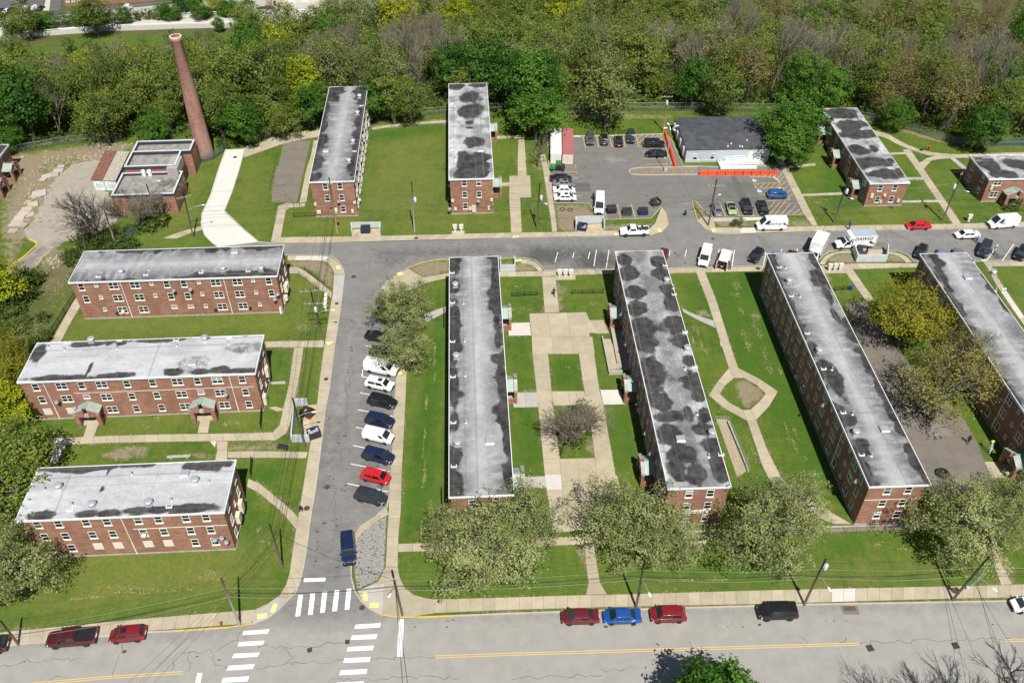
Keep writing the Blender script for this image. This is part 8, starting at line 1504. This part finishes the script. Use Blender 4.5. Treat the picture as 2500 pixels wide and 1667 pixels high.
for k,(x0,x1_)in enumerate((((2300,1420),(2455,1670)),((2345,1430),(2475,1670)),((2380,1460),(2500,1620)))):cable('m6',tuple(at(x1_[0],x1_[1],7)),-3.5-k*.5,0,.3,['black cable from the leaning pole across the main street, left','black cable from the leaning pole across the main street, middle','black cable from the leaning pole across the main street, right'][k],.022)
for k,(q0,q1)in enumerate((((300,1500),(285,1690)),((340,1500),(325,1690)),((980,1500),(998,1690)),((975,1500),(985,1690)))):
 cable(['m2','m2','m3','m3'][k],tuple(at(q1[0],q1[1],6.5)),-2.5-.4*(k%2),0,.4,['black cable crossing the main street left of the crosswalk','second black cable crossing the main street left of the crosswalk','black cable crossing the main street right of the crosswalk','second black cable crossing the main street right of the crosswalk'][k],.018)
# ---- fences
def mesh_mat(name,col,a):
 m,t,b=nodes(name);b.inputs['Base Color'].default_value=(*col,1);b.inputs['Roughness'].default_value=.5;b.inputs['Metallic'].default_value=.4
 o=objc(t);sp=N(t,'ShaderNodeSeparateXYZ');t.links.new(o,sp.inputs[0]);u=mth(t,'ADD',mth(t,'MULTIPLY',sp.outputs[0],1.0),sp.outputs[1])
 d1=mth(t,'ABSOLUTE',mth(t,'SUBTRACT',mth(t,'FRACT',mth(t,'MULTIPLY',mth(t,'ADD',u,sp.outputs[2]),9.0)),.5));d2=mth(t,'ABSOLUTE',mth(t,'SUBTRACT',mth(t,'FRACT',mth(t,'MULTIPLY',mth(t,'SUBTRACT',u,sp.outputs[2]),9.0)),.5))
 w_=mth(t,'LESS_THAN',mth(t,'MINIMUM',d1,d2),a*.5);b.inputs['Alpha'].default_value=1;t.links.new(w_,b.inputs['Alpha']);return m
M_LINK=mesh_mat('chain_link_wire',(.16,.17,.17),.10);M_LINKB=mesh_mat('blue_chain_link_wire',(.10,.17,.22),.22);M_LINKK=mesh_mat('black_chain_link',(.04,.04,.045),.22)
def chain_fence(P,h,label,mat=None,post=None,sp=3.0,base=None,group='chain-link fences'):
 P=[Vector(p)for p in P];t_=thing('chain_link_fence',label,'fence',(0,0,0),0,group);post=post or M_FENCE;top=MB()
 for i in range(len(P)-1):
  n=max(1,round((P[i+1]-P[i]).length/sp))
  for j in range(n):
   a=P[i].lerp(P[i+1],j/n);b_=P[i].lerp(P[i+1],(j+1)/n);za,zb=(a.z,b_.z)
   MB().tube([(a.x,a.y,za-.3),(a.x,a.y,za+h+.04)],.04,6).build('post',post,t_);top.tube([(a.x,a.y,za+h),(b_.x,b_.y,zb+h)],.028,5).tube([(a.x,a.y,za+h*.55),(b_.x,b_.y,zb+h*.55)],.012,4)
   d=Vector((b_.x-a.x,b_.y-a.y)).normalized()*.004;nn=Vector((-d.y,d.x));MB().hexa([(a.x-nn.x,a.y-nn.y,za+.04),(b_.x-nn.x,b_.y-nn.y,zb+.04),(b_.x+nn.x,b_.y+nn.y,zb+.04),(a.x+nn.x,a.y+nn.y,za+.04)],[(a.x-nn.x,a.y-nn.y,za+h),(b_.x-nn.x,b_.y-nn.y,zb+h),(b_.x+nn.x,b_.y+nn.y,zb+h),(a.x+nn.x,a.y+nn.y,za+h)]).build('mesh_panel',mat or M_LINK,t_)
 e=P[-1];MB().tube([(e.x,e.y,e.z-.3),(e.x,e.y,e.z+h)],.04,6).build('post',post,t_);top.build('rail',post,t_);return t_
G0=lambda L:[at(*p)for p in L]
chain_fence(G0([(-60,392),(35,377),(149,355),(213,349),(300,346)]),2.0,'chain-link fence below the wood behind the rubble at left');chain_fence(G0([(600,350),(640,340),(700,320),(731,312),(790,301)]),2.0,'chain-link fence behind the curving sandy path');chain_fence(G0([(905,294),(985,288),(1090,279)]),2.0,'chain-link fence behind the mown lawn between the towers');chain_fence(G0([(1190,272),(1270,270)]),2.0,'short chain-link fence right of the patched tower');chain_fence(G0([(1370,272),(1500,272),(1700,272),(1900,275)]),2.2,'long chain-link fence behind car park and modular office');chain_fence(G0([(2098,292),(2162,303),(2258,332),(2322,352)]),2.0,'chain-link fence curving behind the two storey block');chain_fence(G0([(2322,354),(2400,358),(2500,357),(2600,352)]),2.0,'blue mesh fence at the upper right edge',M_LINKB)
chain_fence(G0([(455,388),(480,396),(500,397),(520,390),(545,372),(552,362)]),1.6,'fence round the foot of the chimney',M_LINKB);chain_fence(G0([(285,605),(320,580),(360,550),(400,520),(412,495),(425,480)]),1.8,'blue green fence in front of the disused building',M_LINKB);chain_fence(G0([(1620,1314),(1755,1310),(1870,1306),(2006,1301),(2240,1293)]),1.1,'low mesh fence along the front path below the blocks')
M_BF=M_BLACKR
def picket(P,h,label,sp=.14,group='black picket fences',name='picket_fence'):
 P=[Vector(p)for p in P];t_=thing(name,label,'fence',(0,0,0),0,group)
 for i in range(len(P)-1):
  a,b_=P[i],P[i+1];L=(b_-a).length;n=max(1,round(L/2.2))
  for z in(.15,h-.1):MB().slab_bar(xy(a),xy(b_),.04,a.z+z-.025,a.z+z+.025).build('rail',M_BF,t_)
  for j in range(n+1):q=a.lerp(b_,j/n);MB().box(q.x-.04,q.x+.04,q.y-.04,q.y+.04,q.z-.1,q.z+h+.06).build('post',M_BF,t_)
  mb=MB();k=int(L/sp)
  for j in range(k):q=a.lerp(b_,(j+.5)/k);mb.box(q.x-.012,q.x+.012,q.y-.012,q.y+.012,q.z+.1,q.z+h)
  tag(mb.build('pickets',M_BF,t_),kind='stuff')
picket(G0([(1250,724),(1312,721)]),1.0,'black picket fence left of the courtyard path');picket(G0([(1396,718),(1472,716)]),1.0,'black picket fence right of the courtyard path');picket(G0([(717,531),(771,529)]),1.1,'black picket fence at the foot of the streaked tower');picket(G0([(2036,710),(2080,707)]),1.0,'short black picket fence by the blue bin');picket(G0([(60,1022),(90,1022)]),1.2,'short black fence at the left wall of the middle block');picket(G0([(185,728),(160,768),(118,836)]),1.4,'long black fence along the path left of the upper left block');picket(G0([(92,930),(48,1000),(25,1050)]),1.3,'black fence along the path left of the middle block')
picket(G0([(642,1000),(638,1048)]),1.6,'single black fence panel at the right end of the middle block');picket(G0([(1085,760),(1085,805)]),1.6,'brown panel fence at the left wall of the streaked block');picket(G0([(617,1130),(614,1165)]),1.6,'black fence panel at the right end of the boarded block');picket(G0([(1079,1205),(1080,1255)]),1.6,'tall black panel by the near left corner of the streaked block')
rl=thing('ramp_railing','pair of brown railings along the sloping path at the bend','railing');railing(rl,[at(744,659,.0),at(775,685,.0),at(810,716,0)],.95,M_BLACKR,1.8);railing(rl,[at(730,672,0),at(765,697,0),at(806,732,0)],.95,M_BLACKR,1.8)
for a,b_,lab in(((620,590-120+20),(660,420),''),):pass
bp=[(668+(i*-7.5),447+i*10.5)for i in range(0)]
for i in range(9):
 q=at(677-i*2.3+(0 if i<9 else 0),382+i*10.5);o=MB().box(-.07,.07,-.07,.07,-.2,.85).build('post',M_WOOD,None,loc=q);o.name='bollard';tag(o,'short dark wooden bollard beside the asphalt court','bollard','row of dark bollards by the asphalt court')
for i in range(3):q=at(718+i*14.5,505);o=MB().box(-.06,.06,-.06,.06,-.2,1.0).build('bollard',M_WOOD,None,loc=q);tag(o,'dark post on the short path below the asphalt court','bollard','dark posts below the asphalt court')
# ---- steps at lower right
st=thing('garden_steps','concrete steps with iron rails going up through the lower right lawn','steps')
n=9
for i in range(n):
 a=i/n;b2=(i+1)/n;L0,R0=at(2428-13*a,1383-72*a),at(2447-22*a,1378-67*a);L1,R1=at(2428-13*b2,1383-72*b2),at(2447-22*b2,1378-67*b2);MB().prism([xy(L0),xy(R0),xy(R1),xy(L1)],-.05,.03+.05*i).build('step',M_CONC,st)
railing(st,[at(2427,1384,0),at(2414,1311,.45)],.9,M_BLACKR,1.6);railing(st,[at(2449,1379,0),at(2427,1311,.45)],.9,M_BLACKR,1.6)
# ---- bins
def dumpster(px,py,ang,col,label,lid='closed',z=0.0,L=1.85,W=1.5,H=1.25,tilt=0):
 p=at(px,py,z+.5);t_=thing('dumpster',label,'dumpster',(p.x,p.y,z),R(ang),'steel refuse bins')
 b_=[(-L/2,-W/2*.8,.12),(L/2,-W/2*.8,.12),(L/2,W/2,.12),(-L/2,W/2,.12)];tp=[(-L/2,-W/2,H*.8),(L/2,-W/2,H*.8),(L/2,W/2,H),(-L/2,W/2,H)]
 mb=MB();mb.v=[Vector(v)for v in b_+tp];mb.f=[(3,2,1,0),(0,1,5,4),(1,2,6,5),(2,3,7,6),(3,0,4,7)];mb.m=[0]*5;mb.v=[tuple(v)for v in mb.v]
 for x in(-L/2-.03,L/2+.03):mb.box(x-.05,x+.05,-.35,.35,.55,.72)
 for x in(-.5,0,.5):mb.hexa([(x-.03,-W/2*.83-.05,.15),(x+.03,-W/2*.83-.05,.15),(x+.03,-W/2*.80,.15),(x-.03,-W/2*.80,.15)],[(x-.03,-W/2-.05,H*.78),(x+.03,-W/2-.05,H*.78),(x+.03,-W/2,H*.78),(x-.03,-W/2,H*.78)])
 mb.build('body',col,t_)
 for k in range(2):
  x0=-L/2+k*L/2;op=lid=='open' or(lid=='half' and k==1)
  if not op:MB().hexa([(x0+.01,-W/2-.03,H*.8+.005),(x0+L/2-.01,-W/2-.03,H*.8+.005),(x0+L/2-.01,W/2,H+.005),(x0+.01,W/2,H+.005)],[(x0+.01,-W/2-.03,H*.8+.05),(x0+L/2-.01,-W/2-.03,H*.8+.05),(x0+L/2-.01,W/2,H+.06),(x0+.01,W/2,H+.06)]).build('lid',M_RUBBER,t_)
  else:MB().hexa([(x0+.01,W/2+.02,H),(x0+L/2-.01,W/2+.02,H),(x0+L/2-.01,W/2+.28,.3),(x0+.01,W/2+.28,.3)],[(x0+.01,W/2+.06,H+.02),(x0+L/2-.01,W/2+.06,H+.02),(x0+L/2-.01,W/2+.33,.3),(x0+.01,W/2+.33,.3)]).build('lid',M_RUBBER,t_)
 if lid!='closed':
  mb=MB()
  for i in range(8):x=random.uniform(-L/2+.3,L/2-.3);y=random.uniform(-W/2+.3,W/2-.3);mb.box(x-.22,x+.22,y-.2,y+.2,.2,H*random.uniform(.5,.75))
  mb.build('refuse_bag',plain('refuse_bags',(.35,.35,.34),.6,var=.6,scale=2),t_,bevel=.06)
 for x in(-L/2+.2,L/2-.2):MB().box(x-.06,x+.06,-.4,.4,0,.12).build('skid',M_DARK,t_)
 return t_
bN=plain('navy_steel',(.012,.03,.10),.5,var=.2);bB=plain('blue_steel',(.015,.05,.16),.5,var=.25);bK=plain('dark_steel',(.03,.03,.033),.5,var=.3);bBr=plain('brown_steel',(.085,.04,.025),.7,var=.3);bG=plain('grey_steel',(.09,.095,.10),.5,var=.25)
dumpster(892.5,562,3,bN,'navy steel bin in the enclosure by the mown lawn');dumpster(1421,556,-14,bN,'navy bin standing askew in the blue grey enclosure','half');dumpster(1493,513,8,bK,'black bin in the first bay beside the white van');dumpster(1531,519,2,bG,'grey steel bin with dark lids between two yellow lines',z=RZ);dumpster(1570,518,4,bB,'bright blue steel bin right of the grey one',z=RZ);dumpster(1601,495,28,bBr,'brown steel bin with open lids on the dirt island','half');dumpster(752,1007,148,bBr,'brown bin in the enclosure under the leaning pole','half');dumpster(766,1056,205,bN,'navy open bin overflowing with bags by the side street','open');dumpster(2105,612,-12,bG,'dark bin with a bulging lid behind the pale enclosure wall','half')
tag(MB().lathe([(.24,0),(.27,.05),(.31,.85),(.34,.87),(.34,.92),(.1,1.0)],14).build('rubbish_bin',plain('blue_plastic',(.02,.06,.30),.5),None,loc=at(2077,708)),'round blue rubbish bin at the end of the short black fence','bin')
# ---- cluster mailboxes
def mailbox(px,py,label,ang=3,grp='cream cluster mailboxes',z=.03):
 p=at(px,py,z);t_=thing('cluster_mailbox',label,'mailbox',p,R(ang),grp);MB().box(-.38,.38,-.22,.22,.62,1.5).build('cabinet',M_BOARD,t_,bevel=.02);MB().box(-.42,.42,-.26,.26,1.5,1.55).build('roof',M_BOARD,t_);MB().box(-.16,.16,-.12,.12,0,.62).build('pedestal',M_BOARD,t_);MB().box(-.3,.3,-.2,.2,-.05,.05).build('foot',M_CONCG,t_)
 mb=MB()
 for i in range(3):
  for j in range(4):mb.box(-.35+i*.24,-.13+i*.24,-.232,-.221,.66+j*.21,.84+j*.21)
 mb.build('letter_doors',M_SILL,t_)
pad([(1103,564),(1134,564),(1134,572),(1103,572)],M_CONC)
mailbox(1111,565,'cream mailbox, left one of the pair by the mown lawn');mailbox(1126.5,565,'cream mailbox, right one of the pair by the mown lawn');mailbox(1366,675,'cream mailbox, left one of three at the courtyard path',183);mailbox(1380,675,'cream mailbox, middle one of three at the courtyard path',183);mailbox(1393.5,675,'cream mailbox, right one of three at the courtyard path',183);mailbox(2024,661,'cream mailbox, left one of three by the dirt island',183);mailbox(2037,660.5,'cream mailbox, middle one of three by the dirt island',183);mailbox(2050,660,'cream mailbox, right one of three by the dirt island',183);mailbox(2364,540,'lone cream mailbox by the long straight path')
for i,(px,py)in enumerate(((798,735),(797,746),(796,757))):mailbox(px,py,['cream mailbox by the ramp railing, farthest of three','cream mailbox by the ramp railing, middle of three','cream mailbox by the ramp railing, nearest of three'][i],93)
# ---- orange barriers
M_OR=plain('orange_plastic',(.72,.085,.02),.5,var=.12,rnd=.22)
def barriers(a,b_,n,what):
 A,B=at(*a,RZ),at(*b_,RZ);d=(B-A);L=d.length/n;ang=math.atan2(d.y,d.x)
 mb=MB().hexa([(.05,-.3,0),(L-.05,-.3,0),(L-.05,.3,0),(.05,.3,0)],[(.05,-.18,.30),(L-.05,-.18,.30),(L-.05,.18,.30),(.05,.18,.30)]).hexa([(.08,-.17,.30),(L-.08,-.17,.30),(L-.08,.17,.30),(.08,.17,.30)],[(.12,-.10,.95),(L-.12,-.10,.95),(L-.12,.10,.95),(.12,.10,.95)]);me=mb.mesh('body',M_OR,False,.03)
 rb=MB()
 for k in range(5):x=L*(k+.5)/5;rb.hexa([(x-.10,-.31,.04),(x+.10,-.31,.04),(x+.10,.31,.04),(x-.10,.31,.04)],[(x-.10,-.19,.92),(x+.10,-.19,.92),(x+.10,.19,.92),(x-.10,.19,.92)])
 rme=rb.mesh('rib',M_OR)
 for i in range(n):
  q=A.lerp(B,i/n);t_=thing('road_barrier',what,'barrier',q,ang,what.split(',')[0]+' run');inst('body',me,t_);inst('rib',rme,t_)
barriers((1706.5,427),(1897,426),9,'orange plastic road barrier, in the long row in front of the modular office ramp');barriers((1623.5,328),(1648,410),7,'orange plastic road barrier, in the row along the left wall of the modular office')
for px,py,lab in((1405,409,'orange traffic cone, upper one by the green utility vehicle'),(1406.5,425,'orange traffic cone, lower one by the black sedan'),(1510,521,'orange traffic cone between the bins')):
 p=at(px,py,RZ);t_=thing('traffic_cone',lab,'cone',p,0,'traffic cones');MB().box(-.19,.19,-.19,.19,0,.04).build('base',M_OR,t_);MB().lathe([(.15,.04),(.035,.72)],12).build('cone',M_OR,t_);MB().lathe([(.105,.33),(.08,.48)],12).build('band',M_WHITE,t_)
for px,py,a,lab in((1408,333.5,0,'white wheel stop beside the red container'),(1497,331.5,0,'white wheel stop between two black cars'),(1621,382,100,'white wheel stop by the vertical barrier row'),(1894,437,-62,'white wheel stop in the upper accessible bay'),(1907,463,-62,'white wheel stop in front of the boxy blue car')):
 p=at(px,py,RZ);tag(MB().hexa([(-.9,-.1,0),(.9,-.1,0),(.9,.1,0),(-.9,.1,0)],[(-.85,-.06,.13),(.85,-.06,.13),(.85,.06,.13),(-.85,.06,.13)]).build('wheel_stop',M_WHITE,None,loc=p+Vector((0,0,.006)),rz=R(a)),lab,'wheel stop','white wheel stops')
# ---- hydrant, bench, lawn sign, ladder, bucket, gas riser, tyres on the dirt
p=at(540.5,1525,.03);t_=thing('fire_hydrant','rusty red fire hydrant on the pavement by the left crosswalk','hydrant',p);hm=plain('hydrant_red',(.30,.07,.04),.7,var=.3);MB().lathe([(.16,0),(.16,.05),(.10,.06),(.10,.52),(.13,.54),(.13,.60),(.10,.68),(.04,.74),(.03,.80)],12).build('barrel',hm,t_);MB().tube([(-.2,0,.42),(.2,0,.42)],.06,8).tube([(0,-.18,.42),(0,0,.42)],.07,8).build('outlet',hm,t_)
p=at(438,1118);t_=thing('bench_slab','long grey stone bench on the worn grass above the boarded block','bench',p,R(4));MB().box(-1.7,1.7,-.25,.25,.35,.45).build('seat',M_STONE,t_);[MB().box(x-.15,x+.15,-.2,.2,0,.35).build('leg',M_STONE,t_)for x in(-1.2,1.2)]
p=at(691,1096);t_=thing('park_bench','small dark iron bench on the grass near the bins','bench',p,R(-15));MB().box(-.8,.8,-.22,.22,.40,.45).build('seat',M_DARK,t_);MB().box(-.8,.8,.2,.25,.5,.85).build('backrest',M_DARK,t_);[MB().box(x-.04,x+.04,-.2,.2,0,.40).build('leg',M_DARK,t_)for x in(-.7,.7)]
p=at(1702,1336);t_=thing('lawn_sign','white lawn sign with dark lettering between two posts','sign',p,R(8));[MB().box(x-.06,x+.06,-.06,.06,-.2,1.55).build('post',M_WHITE,t_)for x in(-1.0,1.0)];b_=MB().box(-.94,.94,-.03,.03,.65,1.35).build('board',M_WHITE,t_);mb=MB()
for i in range(9):x=-.7+i*.155;mb.tube([(x,-.035,.98),(x+.05,-.035,1.14+.04*(i%3)),(x+.11,-.035,.96)],.013,4)
for i in range(6):mb.box(-.5+i*.17,-.39+i*.17,-.036,-.031,.76,.82)
mb.build('lettering',M_INKB,b_)
p=at(2411,1103);t_=thing('stepladder','blue stepladder with yellow top standing on the grass','ladder',p,R(20));lm=plain('ladder_blue',(.05,.20,.36),.5)
for s in(-.3,.3):MB().tube([(s,-.55,0),(s*.6,0,2.3)],.035,5).tube([(s,.6,0),(s*.6,.05,2.3)],.03,5).build('rail',lm,t_)
for i in range(7):z=.3+i*.29;k=1-z/2.3;MB().box(-.28*(.6+.4*k),.28*(.6+.4*k),-.55*k-.05,-.55*k+.04,z,z+.03).build('step',M_FASCIA,t_)
MB().box(-.26,.26,-.14,.18,2.28,2.36).build('top_cap',plain('ladder_yellow',(.75,.62,.03),.5),t_)
tag(MB().lathe([(.02,.02),(.16,.02),(.2,.38),(.21,.38)],12).build('bucket',plain('red_plastic',(.55,.03,.03),.5),None,loc=at(2437,1131,.03)),'red bucket on the pale slab by the porch at the right','bucket')
tag(MB().lathe([(.9,0),(1.0,.25),(.9,.5),(.6,.55),(.55,.1)],18).build('planter',M_DARK,None,loc=at(2300,1158)),'round dark planter at the near end of the asphalt yard','planter')
for px,py,lab in((1373,512,'left one of two hoops lying on the bare soil by the car park'),(1392,513,'right one of two hoops lying on the bare soil by the car park')):
 mb=MB();pts=[(.5*math.cos(k*math.pi/10),.5*math.sin(k*math.pi/10),.08)for k in range(21)];tag(mb.tube(pts,.07,6).build('rubber_hoop',M_RUBBER,None,loc=at(px,py)),lab,'tyre','hoops on bare soil')
p=at(2258,366);t_=thing('lawn_mower','small dark lawn mower pushed by the person in orange','mower',p+Vector((-.9,-.3,0)),R(200));MB().box(-.35,.35,-.25,.25,.12,.32).build('deck',M_DARK,t_,bevel=.04);MB().tube([(-.3,-.2,.3),(-.95,-.2,.95),(-.95,.2,.95),(-.3,.2,.3)],.018,5).build('handle',M_DARK,t_)
for x in(-.28,.28):
 for y in(-.28,.28):o=MB().lathe([(.1,-.03),(.1,.03)],10);o.v=[(a,c,b_)for a,b_,c in o.v];o.build('wheel',M_RUBBER,t_,loc=(x,y,.1))
# ---- broken concrete slabs on the left
for i,(px,py,s,a,tl,ind)in enumerate([(95,475,3.0,25,.10,0),(80,503,2.3,30,.14,1),(65,512,2.2,20,.08,2),(60,522,2.6,-10,.16,3),(72,526,2.0,40,.05,4),(48,535,2.4,10,.12,5),(40,548,2.8,5,.04,6),(55,552,2.0,-15,.10,7),(33,565,2.0,0,.06,8),(115,432,2.2,35,.1,9),(130,428,2.4,15,.05,10),(105,440,1.6,-20,.12,11),(143,418,2.2,10,.06,12),(85,482,1.6,60,.05,13),(70,494,1.4,10,.02,14),(150,408,1.6,0,.08,15),(55,385,1.0,30,.06,16)]):
 p=at(px,py);h=s/2;q=[(-h,-h*.7),(h*random.uniform(.7,1),-h*.8),(h,h*random.uniform(.4,.7)),(-h*random.uniform(.6,1),h*.7)];o=MB().prism(q,0,.16).build('broken_slab',M_CONC if i%3 else M_CONCG,None,loc=p+Vector((0,0,.03)),rz=R(a));o.rotation_euler=(tl,-tl*.7,R(a));o.location.z=.05+abs(tl)*s*.4;tag(o,'broken pavement slab lifted in the heap on the left waste ground','slab','broken slabs on the left waste ground')
# ---- rubble and weeds on the waste ground
mb=MB();rg=np.random.default_rng(8)
for px,py,sx,sy,n in((100,470,60,50,130),(60,540,40,30,90),(150,400,60,25,80),(230,385,60,16,70),(180,560,50,30,30),(270,355,50,8,50),(130,640,40,20,50)):
 for _ in range(n):
  q=at(px+rg.normal(0,sx*.5),py+rg.normal(0,sy*.5));s=rg.uniform(.08,.38);a=rg.uniform(0,3.1);c_,s_=math.cos(a)*s,math.sin(a)*s;w_=rg.uniform(.4,.9);mb.prism([(q.x-c_,q.y-s_),(q.x+s_*w_,q.y-c_*w_),(q.x+c_,q.y+s_),(q.x-s_*w_,q.y+c_*w_)],0,s*rg.uniform(.2,.7))
tag(mb.build('rubble',plain('rubble_stone',(.36,.31,.235),.95,var=.45,scale=2)),'scattered concrete rubble over the left waste ground','rubble',kind='stuff')
# ================================================================== PEOPLE
def person(px,py,ang,shirt,legs,label,pose='walk',hair=(.03,.02,.015),skin=(.12,.06,.035),z=0.0,group=None):
 """one continuous skinned figure; colour changes by height along the body"""
 p=at(px,py,z);t_=thing('person',label,'person',(p.x,p.y,z),R(ang),group)
 J=dict(pel=(0,0,.95),waist=(0,0,1.10),chest=(.02,0,1.32),neck=(.03,0,1.50),jaw=(.06,0,1.58),head=(.05,0,1.68),crown=(.03,0,1.76))
 st=.28 if pose=='walk' else .06
 for s,k in((1,'l'),(-1,'r')):
  f=st*s;J['hip'+k]=(0,s*.10,.90);J['kn'+k]=(f*.55+.06,s*.11,.50);J['an'+k]=(f-.06*(f<0),s*.11,.09);J['toe'+k]=(f+.16,s*.12,.05)
  J['sh'+k]=(.02,s*.19,1.42);J['el'+k]=(-f*.5+.02,s*.27,1.15);J['wr'+k]=(-f*.9+.14,s*.26,.93);J['ha'+k]=(-f*.95+.19,s*.255,.84)
 if pose=='bend':
  for k in('waist','chest','neck','jaw','head','crown','shl','shr','ell','elr','wrl','wrr','hal','har'):
   x,y,zz=J[k];a=.85;dx,dz=x,zz-.95;J[k]=(dx*math.cos(a)+dz*math.sin(a),y,.95+dz*math.cos(a)-dx*math.sin(a))
  for s,k in((1,'l'),(-1,'r')):J['el'+k]=(.55,s*.24,.85);J['wr'+k]=(.62,s*.2,.62);J['ha'+k]=(.66,s*.19,.54)
 if pose=='crouch':
  for k in list(J):x,y,zz=J[k];J[k]=(x+(.12 if zz>1.2 else 0),y,zz-.42 if zz>.6 else zz)
  for s,k in((1,'l'),(-1,'r')):J['kn'+k]=(.36,s*.18,.46);J['el'+k]=(.35,s*.24,.75);J['wr'+k]=(.52,s*.18,.62);J['ha'+k]=(.58,s*.16,.56)
 if pose=='reach':
  for s,k in((1,'l'),(-1,'r')):J['el'+k]=(.25,s*.25,1.25);J['wr'+k]=(.48,s*.2,1.22);J['ha'+k]=(.57,s*.19,1.22)
 E=[('pel','waist'),('waist','chest'),('chest','neck'),('neck','jaw'),('jaw','head'),('head','crown')]
 for k in 'lr':E+=[('pel','hip'+k),('hip'+k,'kn'+k),('kn'+k,'an'+k),('an'+k,'toe'+k),('chest','sh'+k),('sh'+k,'el'+k),('el'+k,'wr'+k),('wr'+k,'ha'+k)]
 RR=dict(pel=.155,waist=.15,chest=.17,neck=.065,jaw=.085,head=.11,crown=.08,hip=.11,kn=.075,an=.05,toe=.045,sh=.085,el=.05,wr=.038,ha=.042)
 mb=MB()
 for a,b_ in E:mb.tube([J[a],J[b_]],[RR.get(a,RR.get(a[:-1],.08)),RR.get(b_,RR.get(b_[:-1],.08))],8)
 me=mb.mesh('body',[]);bm=bmesh.new();bm.from_mesh(me)
 for k,c in J.items():
  r_=RR.get(k,RR.get(k[:-1],.08));bmesh.ops.create_icosphere(bm,subdivisions=1,radius=r_,matrix=Matrix.Translation(c))
 bm.to_mesh(me);bm.free();me.update()
 o=bpy.data.objects.new('body',me);link(o,t_);md=o.modifiers.new('fuse','REMESH');md.mode='VOXEL';md.voxel_size=.032;sm=o.modifiers.new('smooth','SMOOTH');sm.iterations=2;sm.factor=.5
 key='%02x%02x%02x%02x'%tuple(int(99*c)for c in(shirt[0],shirt[1],legs[0],skin[0]))+pose
 m,t,b=nodes('figure_'+key);ob=objc(t);sp=N(t,'ShaderNodeSeparateXYZ');t.links.new(ob,sp.inputs[0])
 zc=J['pel'][2];zn=J['neck'][2];c=mixc(t,mth(t,'GREATER_THAN',sp.outputs[2],zc),legs,shirt)
 if pose=='bend':c=mixc(t,mth(t,'GREATER_THAN',sp.outputs[0],.30),c,shirt)
 for k,rad in(('head',.145),('jaw',.09),('hal',.07),('har',.07)):
  d=N(t,'ShaderNodeVectorMath',operation='DISTANCE');t.links.new(ob,d.inputs[0]);d.inputs[1].default_value=J[k];c=mixc(t,mth(t,'LESS_THAN',d.outputs['Value'],rad),c,skin)
 for k in('toel','toer'):
  d=N(t,'ShaderNodeVectorMath',operation='DISTANCE');t.links.new(ob,d.inputs[0]);d.inputs[1].default_value=J[k];c=mixc(t,mth(t,'LESS_THAN',d.outputs['Value'],.10),c,(.02,.02,.02))
 t.links.new(c,b.inputs['Base Color']);b.inputs['Roughness'].default_value=.85;me.materials.append(m)
 hx=Vector(J['head']);hb=MB().lathe([(.118,-.02),(.124,.03),(.10,.09),(.05,.125),(.01,.13)],12);hb.build('hair',plain('hair_%d'%int(hair[0]*999),hair,.8),t_,True,loc=hx+Vector((-.02,0,.01)))
 return t_
BLK=(.012,.012,.014)
person(1448,488,250,BLK,BLK,'person in black walking left of the tall white van',z=RZ);person(1352,722,262,BLK,BLK,'person in black walking down the courtyard path',z=.05);person(1674,526,200,BLK,(.02,.02,.03),'person in dark clothes crouching in the car park entrance','crouch',z=RZ)
person(1774,655,80,BLK,(.03,.03,.04),'person in dark clothes at the open doors of the unloading van','reach',z=.05,group='helpers at the unloading van');person(1781,658,110,(.10,.03,.05),(.03,.035,.06),'person in a dark red top helping at the unloading van','bend',z=.05,group='helpers at the unloading van');person(1764,658,60,(.03,.03,.035),BLK,'person bending over items behind the unloading van','bend',z=.05,group='helpers at the unloading van')
person(2072,560,200,(.012,.06,.42),(.015,.02,.06),'person in a blue jacket on the far pavement above the lettered truck',z=.05);person(2383,592,230,(.32,.36,.62),(.03,.04,.12),'person in blue and white crossing behind the white sedan',z=RZ);person(2425,621,180,(.22,.55,.16),(.03,.05,.03),'person in a light green top at the open car door','reach',z=RZ)
person(2266,368,200,(.62,.10,.02),(.04,.025,.03),'person in an orange vest pushing a mower on the curved path','reach',z=.05);person(2362,1082,225,BLK,(.015,.017,.03),'person in dark clothes walking across the asphalt yard',z=.02);person(735,1246,290,(.012,.02,.08),(.012,.018,.06),'person in navy crouching at the ring on the pavement','crouch',z=.06)
